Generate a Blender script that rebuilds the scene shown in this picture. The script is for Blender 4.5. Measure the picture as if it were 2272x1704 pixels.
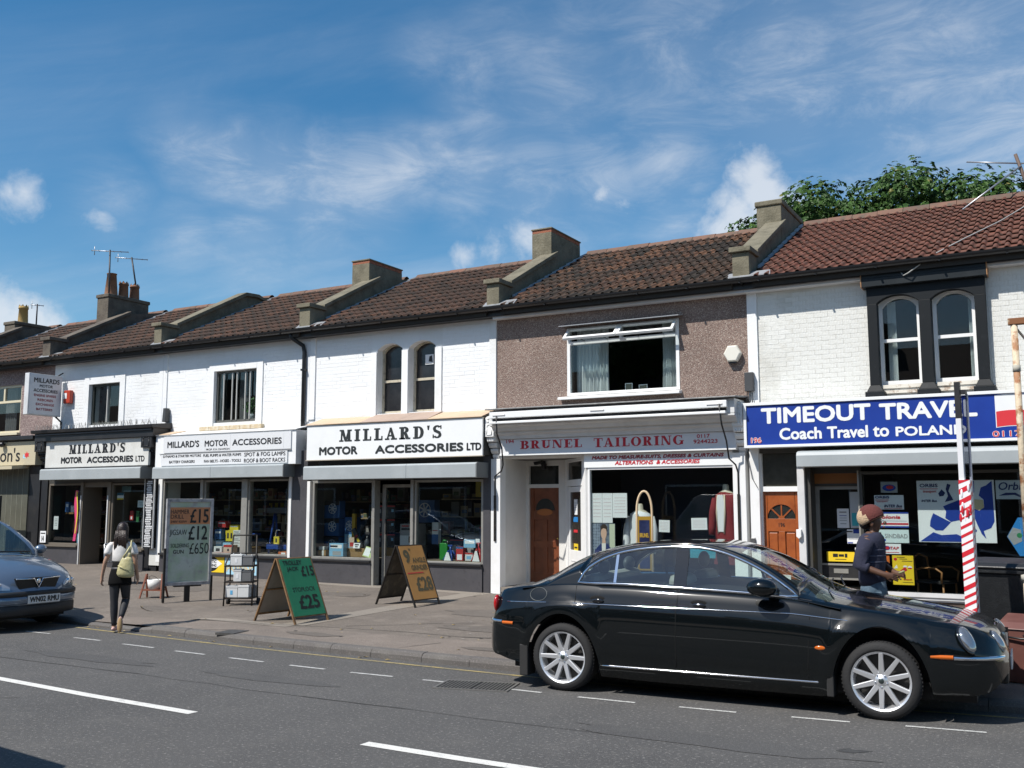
import bpy, bmesh, math, random
from mathutils import Vector, Matrix
R = math.radians
random.seed(7)
for o in list(bpy.data.objects): bpy.data.objects.remove(o)
SC = bpy.context.scene
COL = SC.collection

# ------------------------------------------------------------------ camera
cd = bpy.data.cameras.new('camera'); cam = bpy.data.objects.new('camera', cd); COL.objects.link(cam)
cam.location = (0, 0, 1.78)
cam.rotation_euler = (R(90 + 6.945), 0, R(29.66))
cd.sensor_width = 36; cd.lens = 34.86; cd.clip_end = 4000; cd.clip_start = 0.05
SC.camera = cam

# ------------------------------------------------------------------ sun, sky, exposure
SUN_EL, SUN_AZ = R(52), R(26)           # azimuth: from the facade's normal towards the left
to_sun = Vector((-math.sin(SUN_AZ)*math.cos(SUN_EL), -math.cos(SUN_AZ)*math.cos(SUN_EL), math.sin(SUN_EL)))
sd = bpy.data.lights.new('sun', 'SUN'); sun = bpy.data.objects.new('sun', sd); COL.objects.link(sun)
sd.energy = 5.0; sd.angle = R(0.5); sd.color = (1.0, 0.955, 0.89)
sun.rotation_euler = (-to_sun).to_track_quat('-Z', 'Y').to_euler()
sun.location = to_sun*60
SC.view_settings.view_transform = 'Standard'; SC.view_settings.look = 'None'
SC.view_settings.exposure = 0.2; SC.view_settings.gamma = 1.0; SC.view_settings.use_curve_mapping = False

W = bpy.data.worlds.new('World'); SC.world = W; W.use_nodes = True
nt = W.node_tree; N = nt.nodes; L = nt.links; N.clear()
def nd(t, **kw):
    n = N.new(t)
    for k_, v in kw.items():
        if k_ == 'ins':
            for i, val in v.items(): n.inputs[i].default_value = val
        else: setattr(n, k_, v)
    return n
def math_(op, a, b=None, clamp=False):
    n = N.new('ShaderNodeMath'); n.operation = op; n.use_clamp = clamp
    for i, v in enumerate((a, b)):
        if v is None: continue
        if isinstance(v, (int, float)): n.inputs[i].default_value = v
        else: L.new(v, n.inputs[i])
    return n.outputs[0]
def ramp_(v, lo, hi):
    n = N.new('ShaderNodeMapRange'); n.interpolation_type = 'SMOOTHSTEP'
    L.new(v, n.inputs[0]); n.inputs[1].default_value = lo; n.inputs[2].default_value = hi
    return n.outputs[0]
tc = nd('ShaderNodeTexCoord'); dirv = tc.outputs['Generated']
sky = nd('ShaderNodeTexSky', sky_type='NISHITA', sun_disc=False)
sky.sun_elevation = SUN_EL; sky.sun_rotation = R(206); sky.altitude = 60
sky.air_density = 1.0; sky.dust_density = 0.3; sky.ozone_density = 1.7
sep = nd('ShaderNodeSeparateXYZ'); L.new(dirv, sep.inputs[0])
zc = math_('ADD', math_('MAXIMUM', sep.outputs[2], 0.0), 0.10)
qx = math_('DIVIDE', sep.outputs[0], zc); qy = math_('DIVIDE', sep.outputs[1], zc)
cmb = nd('ShaderNodeCombineXYZ'); L.new(qx, cmb.inputs[0]); L.new(qy, cmb.inputs[1])
def noise_(vec, scale, detail, rough, dist=0.0, loc=(0, 0, 0), rot=0.0, stretch=(1, 1, 1)):
    mp = nd('ShaderNodeMapping'); L.new(vec, mp.inputs[0])
    mp.inputs['Location'].default_value = loc; mp.inputs['Rotation'].default_value = (0, 0, rot); mp.inputs['Scale'].default_value = stretch
    nz = nd('ShaderNodeTexNoise'); L.new(mp.outputs[0], nz.inputs['Vector'])
    nz.inputs['Scale'].default_value = scale; nz.inputs['Detail'].default_value = detail
    nz.inputs['Roughness'].default_value = rough; nz.inputs['Distortion'].default_value = dist
    return nz.outputs['Fac']
# thin cirrus drawn out in streaks, over broad faint veils
veil = ramp_(noise_(cmb.outputs[0], 0.36, 4, 0.55, 0.5, (3.1, 0.7, 0), R(20), (1, 1.4, 1)), 0.44, 0.72)
streak = noise_(cmb.outputs[0], 0.8, 10, 0.6, 1.1, (2.2, 5.1, 0), R(35), (0.62, 1.5, 1))
streak = ramp_(streak, 0.42, 0.90)
fine = noise_(cmb.outputs[0], 2.6, 10, 0.7, 1.4, (0.4, 1.9, 0), R(45), (0.6, 1.8, 1))
fine = ramp_(fine, 0.35, 0.85)
cir = math_('MULTIPLY', math_('ADD', math_('MULTIPLY', streak, 0.85), math_('MULTIPLY', math_('MULTIPLY', fine, streak), 0.9)), math_('ADD', math_('MULTIPLY', veil, 1.0), 0.30))
cir = math_('ADD', cir, math_('MULTIPLY', veil, 0.20))
# fair weather cumulus low over the roofs
def puff(d, size, amt):
    sub = nd('ShaderNodeVectorMath', operation='DISTANCE'); L.new(dirv, sub.inputs[0]); sub.inputs[1].default_value = d
    return math_('MULTIPLY', math_('SUBTRACT', 1.0, math_('DIVIDE', sub.outputs['Value'], size)), amt)
def pdir(x, y):
    f = Vector((-0.491, 0.863, 0.121)); r = Vector((0.869, 0.495, 0)); u = Vector((0.060, -0.105, 0.993))
    return tuple((f*2200 + r*(x - 1136) - u*(y - 852)).normalized())
cn = noise_(dirv, 19, 9, 0.64, 0.3)
pf = None
for x, y, s, a in ((60, 728, .04, 1.0), (-40, 715, .05, 1.0), (55, 425, .028, .75), (20, 425, .02, .6), (110, 735, .03, .8), (1675, 385, .04, 1.0), (1690, 430, .05, 1.0), (1640, 470, .045, .85), (1600, 510, .045, .7), (1385, 450, .026, .5), (1335, 430, .022, .5), (1170, 540, .035, .6), (1100, 555, .03, .5), (1030, 570, .025, .45), (230, 478, .02, .35)):
    p = puff(pdir(x, y), s, a)
    pf = p if pf is None else math_('MAXIMUM', pf, p)
far = ramp_(noise_(dirv, 5.0, 6, 0.55, 0.2, (4, 2, 7), 0, (1, 1, 3)), 0.56, 0.72)       # other clouds round the horizon
band = math_('MULTIPLY', ramp_(sep.outputs[2], 0.02, 0.10), math_('SUBTRACT', 1.0, ramp_(sep.outputs[2], 0.16, 0.30)))
back = math_('MULTIPLY', ramp_(math_('MULTIPLY', sep.outputs[1], -1.0), -0.35, 0.0), math_('MULTIPLY', far, band))
cum = math_('MAXIMUM', ramp_(math_('ADD', pf, math_('SUBTRACT', math_('MULTIPLY', cn, 1.5), 0.76)), 0.02, 0.80), back)
cum = math_('MULTIPLY', cum, 0.74)
# longer plumes of cirrus: soft chains of patches torn by streaky noise
feath = ramp_(noise_(dirv, 10.0, 12, 0.68, 0.55, (1.3, 0.2, 0.5), R(8), (1, 1, 2.9)), 0.38, 0.78)
wf = None
for x, y, s, a in ((390, 300, .05, .7), (440, 335, .06, .9), (520, 365, .07, 1), (610, 390, .08, 1), (710, 410, .08, 1), (810, 405, .08, .95), (900, 370, .07, .9), (970, 335, .05, .9), (1050, 390, .08, .8), (1180, 420, .1, .75), (1330, 400, .1, .7), (1480, 360, .11, .7), (960, 130, .06, .5), (1040, 150, .06, .6), (1020, 220, .06, .55), (1060, 290, .07, .6), (1130, 100, .1, .45),
                   (1250, 180, .14, .55), (1500, 120, .16, .6), (1750, 180, .18, .75), (2000, 150, .2, .8), (2200, 260, .2, .85), (2000, 330, .15, .7), (420, 520, .06, .6), (560, 525, .08, .7), (700, 530, .08, .6), (250, 440, .06, .5), (1500, 500, .08, .7), (1250, 530, .07, .5)):
    p = puff(pdir(x, y), s, a); wf = p if wf is None else math_('MAXIMUM', wf, p)
rest = ramp_(noise_(dirv, 1.7, 3, 0.5, 0.3, (2.0, 1.0, 0)), 0.44, 0.62)                       # unseen cirrus added behind the camera to brighten reflections in the car windows
wf = math_('MAXIMUM', ramp_(wf, 0.0, 0.9), math_('MULTIPLY', rest, ramp_(math_('MULTIPLY', sep.outputs[1], -1.0), -0.25, 0.1)))
wisp = math_('ADD', math_('MULTIPLY', math_('MULTIPLY', wf, feath), 0.38), math_('MULTIPLY', wf, 0.15))
cc = math_('MAXIMUM', math_('ADD', math_('MULTIPLY', math_('MINIMUM', cir, 0.8), 0.5), wisp), cum, True)
mx = nd('ShaderNodeMix', data_type='RGBA'); L.new(cc, mx.inputs[0])
hs = nd('ShaderNodeHueSaturation', ins={'Hue': 0.493, 'Saturation': 1.36, 'Value': 1.10}); L.new(sky.outputs[0], hs.inputs['Color'])
L.new(hs.outputs[0], mx.inputs[6]); mx.inputs[7].default_value = (7.4, 7.7, 8.1, 1)
bg = nd('ShaderNodeBackground'); L.new(mx.outputs[2], bg.inputs[0]); bg.inputs[1].default_value = 0.098
wo = nd('ShaderNodeOutputWorld'); L.new(bg.outputs[0], wo.inputs[0])

# ------------------------------------------------------------------ materials
MATS = {}
def M(name, col, rough=0.6, metal=0.0, var=None, bump=None, coat=0.0, spec=0.5, rand=None, coord='Object', emit=None):
    """var=(scale, other colour, lo, hi[, detail]); bump=(scale, strength[, detail]); rand=[colours picked per object]"""
    if name in MATS: return MATS[name]
    m = bpy.data.materials.new(name); m.use_nodes = True; MATS[name] = m
    t = m.node_tree; b = t.nodes['Principled BSDF']
    b.inputs['Base Color'].default_value = (*col, 1); b.inputs['Roughness'].default_value = rough
    b.inputs['Metallic'].default_value = metal; b.inputs['Coat Weight'].default_value = coat; b.inputs['Coat Roughness'].default_value = 0.04
    b.inputs['Specular IOR Level'].default_value = spec
    tcn = t.nodes.new('ShaderNodeTexCoord'); src = tcn.outputs[coord]
    cur = None
    if rand:
        oi = t.nodes.new('ShaderNodeObjectInfo'); cr = t.nodes.new('ShaderNodeValToRGB'); t.links.new(oi.outputs['Random'], cr.inputs[0])
        el = cr.color_ramp.elements
        while len(el) < len(rand): el.new(0.5)
        for i, c in enumerate(rand): el[i].position = i/(len(rand) - 1); el[i].color = (*c, 1)
        cur = cr.outputs[0]
    for v in (var if isinstance(var, list) else [var] if var else []):
        nz = t.nodes.new('ShaderNodeTexNoise'); nz.inputs['Scale'].default_value = v[0]; nz.inputs['Detail'].default_value = v[4] if len(v) > 4 else 5
        nz.inputs['Roughness'].default_value = 0.62
        t.links.new(src, nz.inputs['Vector'])
        mr = t.nodes.new('ShaderNodeMapRange'); mr.inputs[1].default_value = v[2]; mr.inputs[2].default_value = v[3]; t.links.new(nz.outputs['Fac'], mr.inputs[0])
        mix = t.nodes.new('ShaderNodeMix'); mix.data_type = 'RGBA'; t.links.new(mr.outputs[0], mix.inputs[0])
        if cur is None: mix.inputs[6].default_value = (*col, 1)
        else: t.links.new(cur, mix.inputs[6])
        mix.inputs[7].default_value = (*v[1], 1); cur = mix.outputs[2]
    if cur is not None: t.links.new(cur, b.inputs['Base Color'])
    if bump:
        nz = t.nodes.new('ShaderNodeTexNoise'); nz.inputs['Scale'].default_value = bump[0]; nz.inputs['Detail'].default_value = bump[2] if len(bump) > 2 else 4
        t.links.new(src, nz.inputs['Vector'])
        bp = t.nodes.new('ShaderNodeBump'); bp.inputs['Strength'].default_value = bump[1]; bp.inputs['Distance'].default_value = 0.02
        t.links.new(nz.outputs['Fac'], bp.inputs['Height']); t.links.new(bp.outputs[0], b.inputs['Normal'])
    if emit:
        b.inputs['Emission Color'].default_value = (*emit[0], 1); b.inputs['Emission Strength'].default_value = emit[1]
    return m
def glass(name, tint=(0.9, 0.93, 0.92), ior=1.5, rough=0.0):
    if name in MATS: return MATS[name]
    m = bpy.data.materials.new(name); m.use_nodes = True; MATS[name] = m; t = m.node_tree; t.nodes.clear()
    o = t.nodes.new('ShaderNodeOutputMaterial'); f = t.nodes.new('ShaderNodeFresnel'); f.inputs[0].default_value = ior
    ge = t.nodes.new('ShaderNodeNewGeometry'); mr = t.nodes.new('ShaderNodeMapRange'); mr.inputs[3].default_value = ior; mr.inputs[4].default_value = 1/ior; t.links.new(ge.outputs['Backfacing'], mr.inputs[0]); t.links.new(mr.outputs[0], f.inputs[0])   # same reflectance at both faces of a pane
    tr = t.nodes.new('ShaderNodeBsdfTransparent'); tr.inputs[0].default_value = (*tint, 1)
    g = t.nodes.new('ShaderNodeBsdfGlossy'); g.inputs['Roughness'].default_value = rough
    x = t.nodes.new('ShaderNodeMixShader'); t.links.new(f.outputs[0], x.inputs[0]); t.links.new(tr.outputs[0], x.inputs[1]); t.links.new(g.outputs[0], x.inputs[2])
    t.links.new(x.outputs[0], o.inputs[0]); return m
def pebble(name, cols, scale=70):
    m = bpy.data.materials.new(name); m.use_nodes = True; MATS[name] = m; t = m.node_tree; b = t.nodes['Principled BSDF']; b.inputs['Roughness'].default_value = 0.85
    tcn = t.nodes.new('ShaderNodeTexCoord'); vo = t.nodes.new('ShaderNodeTexVoronoi'); vo.inputs['Scale'].default_value = scale; t.links.new(tcn.outputs['Object'], vo.inputs['Vector'])
    sp = t.nodes.new('ShaderNodeSeparateColor'); t.links.new(vo.outputs['Color'], sp.inputs[0])
    cr = t.nodes.new('ShaderNodeValToRGB'); cr.color_ramp.interpolation = 'CONSTANT'; t.links.new(sp.outputs[0], cr.inputs[0]); el = cr.color_ramp.elements
    while len(el) < len(cols): el.new(0.5)
    for i, c in enumerate(cols): el[i].position = i/len(cols); el[i].color = (*c, 1)
    nz = t.nodes.new('ShaderNodeTexNoise'); nz.inputs['Scale'].default_value = 1.3; nz.inputs['Detail'].default_value = 6; t.links.new(tcn.outputs['Object'], nz.inputs['Vector'])
    mr = t.nodes.new('ShaderNodeMapRange'); mr.inputs[1].default_value = .3; mr.inputs[2].default_value = .75; mr.inputs[3].default_value = .82; mr.inputs[4].default_value = 1.12; t.links.new(nz.outputs['Fac'], mr.inputs[0])
    mul = t.nodes.new('ShaderNodeVectorMath'); mul.operation = 'SCALE'; t.links.new(cr.outputs[0], mul.inputs[0]); t.links.new(mr.outputs[0], mul.inputs['Scale'])
    t.links.new(mul.outputs[0], b.inputs['Base Color'])
    bp = t.nodes.new('ShaderNodeBump'); bp.inputs['Strength'].default_value = 0.8; bp.inputs['Distance'].default_value = 0.012; bp.invert = True
    t.links.new(vo.outputs['Distance'], bp.inputs['Height']); t.links.new(bp.outputs[0], b.inputs['Normal'])
    return m

WHITEP = M('white_wall_paint', (.79, .80, .805), .75, var=[(.9, (.68, .68, .66), .48, .78), (4, (.72, .72, .70), .55, .78), (15, (.60, .59, .56), .68, .8)], bump=(28, .25))
OLDWHITE = M('old_white_wall_paint', (.70, .70, .665), .8, var=[(1.3, (.54, .53, .48), .46, .72), (5, (.60, .58, .52), .55, .75), (13, (.40, .36, .30), .67, .78)], bump=(24, .35))
WHITE = M('white_gloss_paint', (.80, .80, .79), .45, var=(3.0, (.70, .69, .66), .52, .85))
SIGNW = M('sign_white', (.80, .81, .81), .4, var=(2.2, (.74, .75, .74), .5, .8))
GREYW = M('grey_white', (.62, .62, .62), .5, var=(4, (.5, .5, .5), .5, .8))
BLACK = M('black_paint', (.018, .018, .02), .45, var=(5, (.035, .033, .032), .5, .8))
BLACKP = M('black_plastic', (.012, .012, .013), .35)
NAVY = M('blue_black_paint', (.005, .007, .009), .55, spec=.3, var=(6, (.02, .023, .026), .60, .8))
DGREY = M('dark_grey_render', (.062, .060, .066), .42, var=[(2.5, (.085, .08, .085), .45, .8), (14, (.045, .043, .045), .55, .8)])
FRAME = M('shop_frame_aluminium', (.33, .32, .29), .42, 0.35, var=(7, (.22, .21, .19), .5, .8))
DFRAME = M('dark_shop_frame', (.05, .048, .043), .5)
SHUT = M('shutter_box_grey', (.33, .36, .37), .5, 0.0, var=[(2.0, (.38, .41, .42), .45, .7), (16, (.26, .28, .28), .62, .8)])
STONE = M('weathered_stone', (.185, .165, .115), .9, var=[(3.2, (.10, .09, .06), .42, .72), (17, (.24, .22, .165), .55, .8)], bump=(30, .5))
STONED = M('sooty_stone', (.13, .11, .085), .92, var=[(3, (.07, .055, .045), .42, .7), (15, (.2, .17, .13), .6, .8)], bump=(26, .6))
LEAD = M('lead_flashing', (.30, .31, .32), .55, 0.1, var=(6, (.18, .19, .2), .45, .75))
TAN = M('tan_flashing_board', (.56, .42, .29), .75, var=(2.4, (.50, .36, .25), .45, .75))
TANP = M('pinkish_board', (.42, .32, .26), .75, var=(2.4, (.36, .27, .22), .45, .75))
TILE_R = M('red_roof_tile', (.2, .08, .05), .85, rand=[(.135, .046, .030), (.16, .056, .036), (.115, .044, .030), (.175, .064, .042)], var=[(5, (.08, .046, .034), .44, .68), (30, (.09, .08, .055), .60, .78)], bump=(60, .3))
TILE_B = M('old_brown_roof_tile', (.12, .07, .05), .9, rand=[(.030, .024, .020), (.10, .050, .032), (.024, .020, .018), (.14, .066, .038), (.042, .031, .024), (.17, .082, .045), (.028, .023, .019), (.075, .045, .031)],
           var=[(6, (.034, .030, .024), .45, .68), (24, (.12, .10, .055), .64, .8)], bump=(60, .35))
TILE_D = M('brown_roof_tile', (.12, .07, .05), .9, rand=[(.05, .032, .024), (.10, .052, .035), (.034, .025, .021), (.135, .066, .042), (.07, .042, .030), (.09, .05, .035)],
           var=[(6, (.042, .033, .027), .46, .68), (24, (.13, .098, .062), .64, .8)], bump=(60, .35))
RIDGE = M('ridge_tile', (.17, .09, .06), .88, rand=[(.16, .088, .06), (.19, .10, .068), (.135, .08, .058), (.20, .092, .06)], var=[(7, (.10, .08, .06), .45, .7), (22, (.17, .15, .075), .64, .8)], bump=(40, .3))
POT = M('chimney_pot_clay', (.26, .13, .075), .85, var=(9, (.10, .07, .05), .5, .75))
POTY = M('buff_chimney_pot', (.42, .28, .10), .85, var=(9, (.25, .16, .08), .5, .8))
REDBRICK = M('red_brick', (.33, .115, .06), .85, var=(9, (.2, .09, .06), .45, .75), bump=(40, .4))
METALB = M('black_iron', (.02, .018, .016), .5, 0.3, var=(18, (.10, .045, .022), .58, .75))
RUST = M('rusty_cream_paint', (.60, .50, .36), .7, var=[(9, (.30, .12, .045), .50, .60), (3, (.52, .40, .26), .5, .8)], bump=(30, .3))
CHROME = M('chrome', (.82, .83, .85), .07, 1.0)
ALU = M('silver_alloy', (.80, .81, .83), .34, 0.75)
GLASS = glass('shop_glass')
GLASSW = glass('window_glass', (.82, .86, .86))
CARGLASS = glass('car_glass', (.80, .90, .87), 2.2)
RUBBER = M('tyre_rubber', (.016, .016, .017), .8, bump=(60, .2))
WOODRED = M('varnished_red_wood', (.33, .088, .022), .32, coat=.3, var=(7, (.24, .058, .016), .4, .7))
WOODDK = M('dark_red_wood', (.19, .055, .02), .35, coat=.25, var=(7, (.13, .036, .014), .4, .7))
CLOTHW = M('white_curtain', (.78, .79, .78), .9)
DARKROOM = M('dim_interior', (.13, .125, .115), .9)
PAPER = M('white_paper', (.76, .77, .78), .8)

# ------------------------------------------------------------------ mesh helpers
class MB:
    def __init__(s): s.v = []; s.f = []; s.m = []; s.sm = []
    def add(s, vs, fs, m=0, smooth=False):
        b = len(s.v); s.v += [tuple(v) for v in vs]
        for f in fs: s.f.append(tuple(b + i for i in f)); s.m.append(m); s.sm.append(smooth)
        return s
    def box(s, x0, x1, y0, y1, z0, z1, m=0):
        if x0 > x1: x0, x1 = x1, x0
        if y0 > y1: y0, y1 = y1, y0
        if z0 > z1: z0, z1 = z1, z0
        return s.add([(x0, y0, z0), (x1, y0, z0), (x1, y1, z0), (x0, y1, z0), (x0, y0, z1), (x1, y0, z1), (x1, y1, z1), (x0, y1, z1)],
                     [(0, 3, 2, 1), (4, 5, 6, 7), (0, 1, 5, 4), (1, 2, 6, 5), (2, 3, 7, 6), (3, 0, 4, 7)], m)
    def hexa(s, p, m=0):          # 8 points: bottom ring, top ring
        return s.add(p, [(0, 3, 2, 1), (4, 5, 6, 7), (0, 1, 5, 4), (1, 2, 6, 5), (2, 3, 7, 6), (3, 0, 4, 7)], m)
    def prism(s, pts, axis, a, b, m=0, smooth=False):
        """pts 2-D outline; axis 'y': (x,z) outline swept a..b in y; 'x': (y,z); 'z': (x,y)"""
        n = len(pts)
        P = lambda p, t: (p[0], t, p[1]) if axis == 'y' else (t, p[0], p[1]) if axis == 'x' else (p[0], p[1], t)
        vs = [P(p, a) for p in pts] + [P(p, b) for p in pts]
        base = len(s.v); s.v += vs
        ar = sum(pts[i][0]*pts[(i+1) % n][1] - pts[(i+1) % n][0]*pts[i][1] for i in range(n))
        flip = (ar > 0) ^ (axis == 'y') ^ (a > b)
        c0 = list(range(n)); c1 = list(range(n, 2*n))
        if flip: c0.reverse()
        else: c1.reverse()
        s.f.append(tuple(base + i for i in c0)); s.m.append(m); s.sm.append(False)
        s.f.append(tuple(base + i for i in c1)); s.m.append(m); s.sm.append(False)
        for i in range(n):
            j = (i + 1) % n; q = (i, j, n + j, n + i)
            if not flip: q = q[::-1]
            s.f.append(tuple(base + t for t in q)); s.m.append(m); s.sm.append(smooth)
        return s
    def loft(s, rings, m=0, closed=True, smooth=True, cap0=False, cap1=False, matf=None):
        b = len(s.v); n = len(rings[0])
        for r_ in rings: s.v += [tuple(p) for p in r_]
        for i in range(len(rings) - 1):
            for j in range(n if closed else n - 1):
                k_ = (j + 1) % n
                s.f.append((b + i*n + j, b + i*n + k_, b + (i+1)*n + k_, b + (i+1)*n + j)); s.m.append(matf(i, j) if matf else m); s.sm.append(smooth)
        if cap0: s.f.append(tuple(b + j for j in reversed(range(n)))); s.m.append(m); s.sm.append(False)
        if cap1: s.f.append(tuple(b + (len(rings)-1)*n + j for j in range(n))); s.m.append(m); s.sm.append(False)
        return s
    def tube(s, path, r, n=8, m=0, cap=True, closed=False):
        pts = [Vector(p) for p in path]; rings = []
        up = Vector((0, 0, 1)); prev = None
        for i, p in enumerate(pts):
            if closed: t = pts[(i+1) % len(pts)] - pts[i-1]
            else: t = pts[min(i+1, len(pts)-1)] - pts[max(i-1, 0)]
            if t.length < 1e-9: t = Vector((0, 0, 1))
            t.normalize()
            if prev is None:
                a = up if abs(t.z) < .9 else Vector((1, 0, 0)); u = t.cross(a).normalized()
            else:
                u = prev - t*prev.dot(t); u = u.normalized() if u.length > 1e-6 else t.orthogonal().normalized()
            w = t.cross(u); prev = u
            rr = r[i] if isinstance(r, (list, tuple)) else r
            rings.append([p + (u*math.cos(2*math.pi*j/n) + w*math.sin(2*math.pi*j/n))*rr for j in range(n)])
        if closed: rings.append(rings[0])
        return s.loft(rings, m, True, True, cap and not closed, cap and not closed)
    def lathe(s, prof, n=24, m=0, c=(0, 0, 0), axis='z', smooth=True, matf=None):
        rings = []
        for r_, h in prof:
            ring = []
            for j in range(n):
                a = 2*math.pi*j/n; x, y = r_*math.cos(a), r_*math.sin(a)
                ring.append((c[0]+x, c[1]+y, c[2]+h) if axis == 'z' else (c[0]+x, c[1]+h, c[2]+y) if axis == 'y' else (c[0]+h, c[1]+x, c[2]+y))
            rings.append(ring)
        return s.loft(rings, m, True, smooth, False, False, (lambda i, j: matf(i)) if matf else None)
    def ell(s, c, rx, ry, rz, n=16, k_=10, m=0):
        rings = []
        for i in range(k_ + 1):
            a = -math.pi/2 + math.pi*i/k_; cr = max(math.cos(a), 1e-3)
            rings.append([(c[0]+rx*cr*math.cos(2*math.pi*j/n), c[1]+ry*cr*math.sin(2*math.pi*j/n), c[2]+rz*math.sin(a)) for j in range(n)])
        return s.loft(rings, m, True, True, True, True)
    def xf(s, mat, start=0):
        for i in range(start, len(s.v)): s.v[i] = tuple(mat @ Vector(s.v[i]))
        return s
    def data(s, name, mats):
        me = bpy.data.meshes.new(name); me.from_pydata(s.v, [], s.f)
        for m in (mats if isinstance(mats, (list, tuple)) else [mats]): me.materials.append(m)
        if any(s.m): me.polygons.foreach_set('material_index', s.m)
        me.polygons.foreach_set('use_smooth', s.sm); me.update(); return me
    def build(s, name, mats, parent=None, bevel=0.0, seg=2):
        return mkobj(name, s.data(name, mats), parent, bevel, seg)
def mkobj(name, me, parent=None, bevel=0.0, seg=2):
    o = bpy.data.objects.new(name, me); COL.objects.link(o)
    if parent is not None: o.parent = parent
    if bevel:
        b = o.modifiers.new('bevel', 'BEVEL'); b.width = bevel; b.segments = seg; b.limit_method = 'ANGLE'; b.angle_limit = R(40); b.harden_normals = False
    return o
def tag(o, label=None, cat=None, group=None, kind=None):
    if label: o['label'] = label
    if cat: o['category'] = cat
    if group: o['group'] = group
    if kind: o['kind'] = kind
    return o
def thing(name, label, cat, loc=(0, 0, 0), rotz=0.0, group=None):
    o = bpy.data.objects.new(name, None); COL.objects.link(o); o.location = loc; o.rotation_euler = (0, 0, rotz); o.empty_display_size = .2
    return tag(o, label, cat, group)
def part(name, parent):           # an Empty that gathers sub-parts of one part
    o = bpy.data.objects.new(name, None); COL.objects.link(o); o.parent = parent; o.empty_display_size = .1; return o
def flat(name, mat, parent, pts, y, d=.004):   # thin printed sheet facing -y, outline in x,z
    return MB().prism(pts, 'y', y, y + d).build(name, mat, parent)
def rect(x0, x1, z0, z1): return [(x0, z0), (x1, z0), (x1, z1), (x0, z1)]

# lettering -----------------------------------------------------------
TXT = {}
def text_mesh(s, bold=0.0, shear=0.0):
    k_ = (s, bold, shear)
    if k_ in TXT: return TXT[k_]
    cu = bpy.data.curves.new('t', 'FONT'); cu.body = s; cu.size = 1; cu.offset = bold; cu.shear = shear; cu.resolution_u = 3; cu.fill_mode = 'FRONT'
    ob = bpy.data.objects.new('t', cu); COL.objects.link(ob)
    dg = bpy.context.evaluated_depsgraph_get(); me = ob.evaluated_get(dg).to_mesh()
    vs = [tuple(v.co) for v in me.vertices]; fs = [tuple(p.vertices) for p in me.polygons]
    bpy.data.objects.remove(ob); bpy.data.curves.remove(cu)
    xs = [v[0] for v in vs]; ys = [v[1] for v in vs]
    x0, x1, y0, y1 = min(xs), max(xs), min(ys), max(ys)
    TXT[k_] = ([((v[0]-x0)/(x1-x0), (v[1]-y0)/(y1-y0)) for v in vs], fs, (x1-x0)/(y1-y0)); return TXT[k_]
def lettering(s, x0, x1, z0, z1, y, mat, parent, bold=.02, shear=0.0, name='lettering', th=.004):
    vs, fs, asp = text_mesh(s, 0.0, shear)
    if x1 is None: x1 = x0 + asp*(z1 - z0)
    mb = MB(); n = len(vs); h = z1 - z0; b = bold*h*1.1
    P = [(x0 + b + u*(x1-x0-2*b), z0 + b + w*(z1-z0-2*b)) for u, w in vs]
    cop = [(0, 0)] + ([(1, 0), (-1, 0), (0, 1), (0, -1), (.7, .7), (-.7, .7), (.7, -.7), (-.7, -.7)] if bold > .001 else [])
    for i, (dx, dz) in enumerate(cop): mb.add([(a + dx*b, y - th - .00012*i, c + dz*b) for a, c in P], fs)
    cnt = {}
    for f in fs:
        for i in range(len(f)):
            e = (f[i], f[(i+1) % len(f)]); cnt[e] = 1
    ed = [e for e in cnt if (e[1], e[0]) not in cnt]
    mb.add([(a, y - th, c) for a, c in P] + [(a, y + .002, c) for a, c in P], [(e[0], e[0]+n, e[1]+n, e[1]) for e in ed])
    return mb.build(name, mat, parent)

def _bar(x0, y0, x1, y1, w):
    d = Vector((x1-x0, y1-y0)); d.normalize(); p = Vector((-d.y, d.x))*w/2
    return [(x0+p.x, y0+p.y), (x0-p.x, y0-p.y), (x1-p.x, y1-p.y), (x1+p.x, y1+p.y)]
def _q(x0, x1, y0, y1): return [(x0, y0), (x1, y0), (x1, y1), (x0, y1)]
def _diag(xb0, xb1, xt0, xt1, y0=0.0, y1=1.0): return [(xb0, y0), (xb1, y0), (xt1, y1), (xt0, y1)]
def _arc(cx, cy, rx, ry, wx, wy, a0, a1, n=14):
    out = []
    for i in range(n):
        a, b = R(a0 + (a1-a0)*i/n), R(a0 + (a1-a0)*(i+1)/n)
        out.append([(cx+rx*math.cos(a), cy+ry*math.sin(a)), (cx+rx*math.cos(b), cy+ry*math.sin(b)), (cx+(rx-wx)*math.cos(b), cy+(ry-wy)*math.sin(b)), (cx+(rx-wx)*math.cos(a), cy+(ry-wy)*math.sin(a))])
    return out
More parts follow.
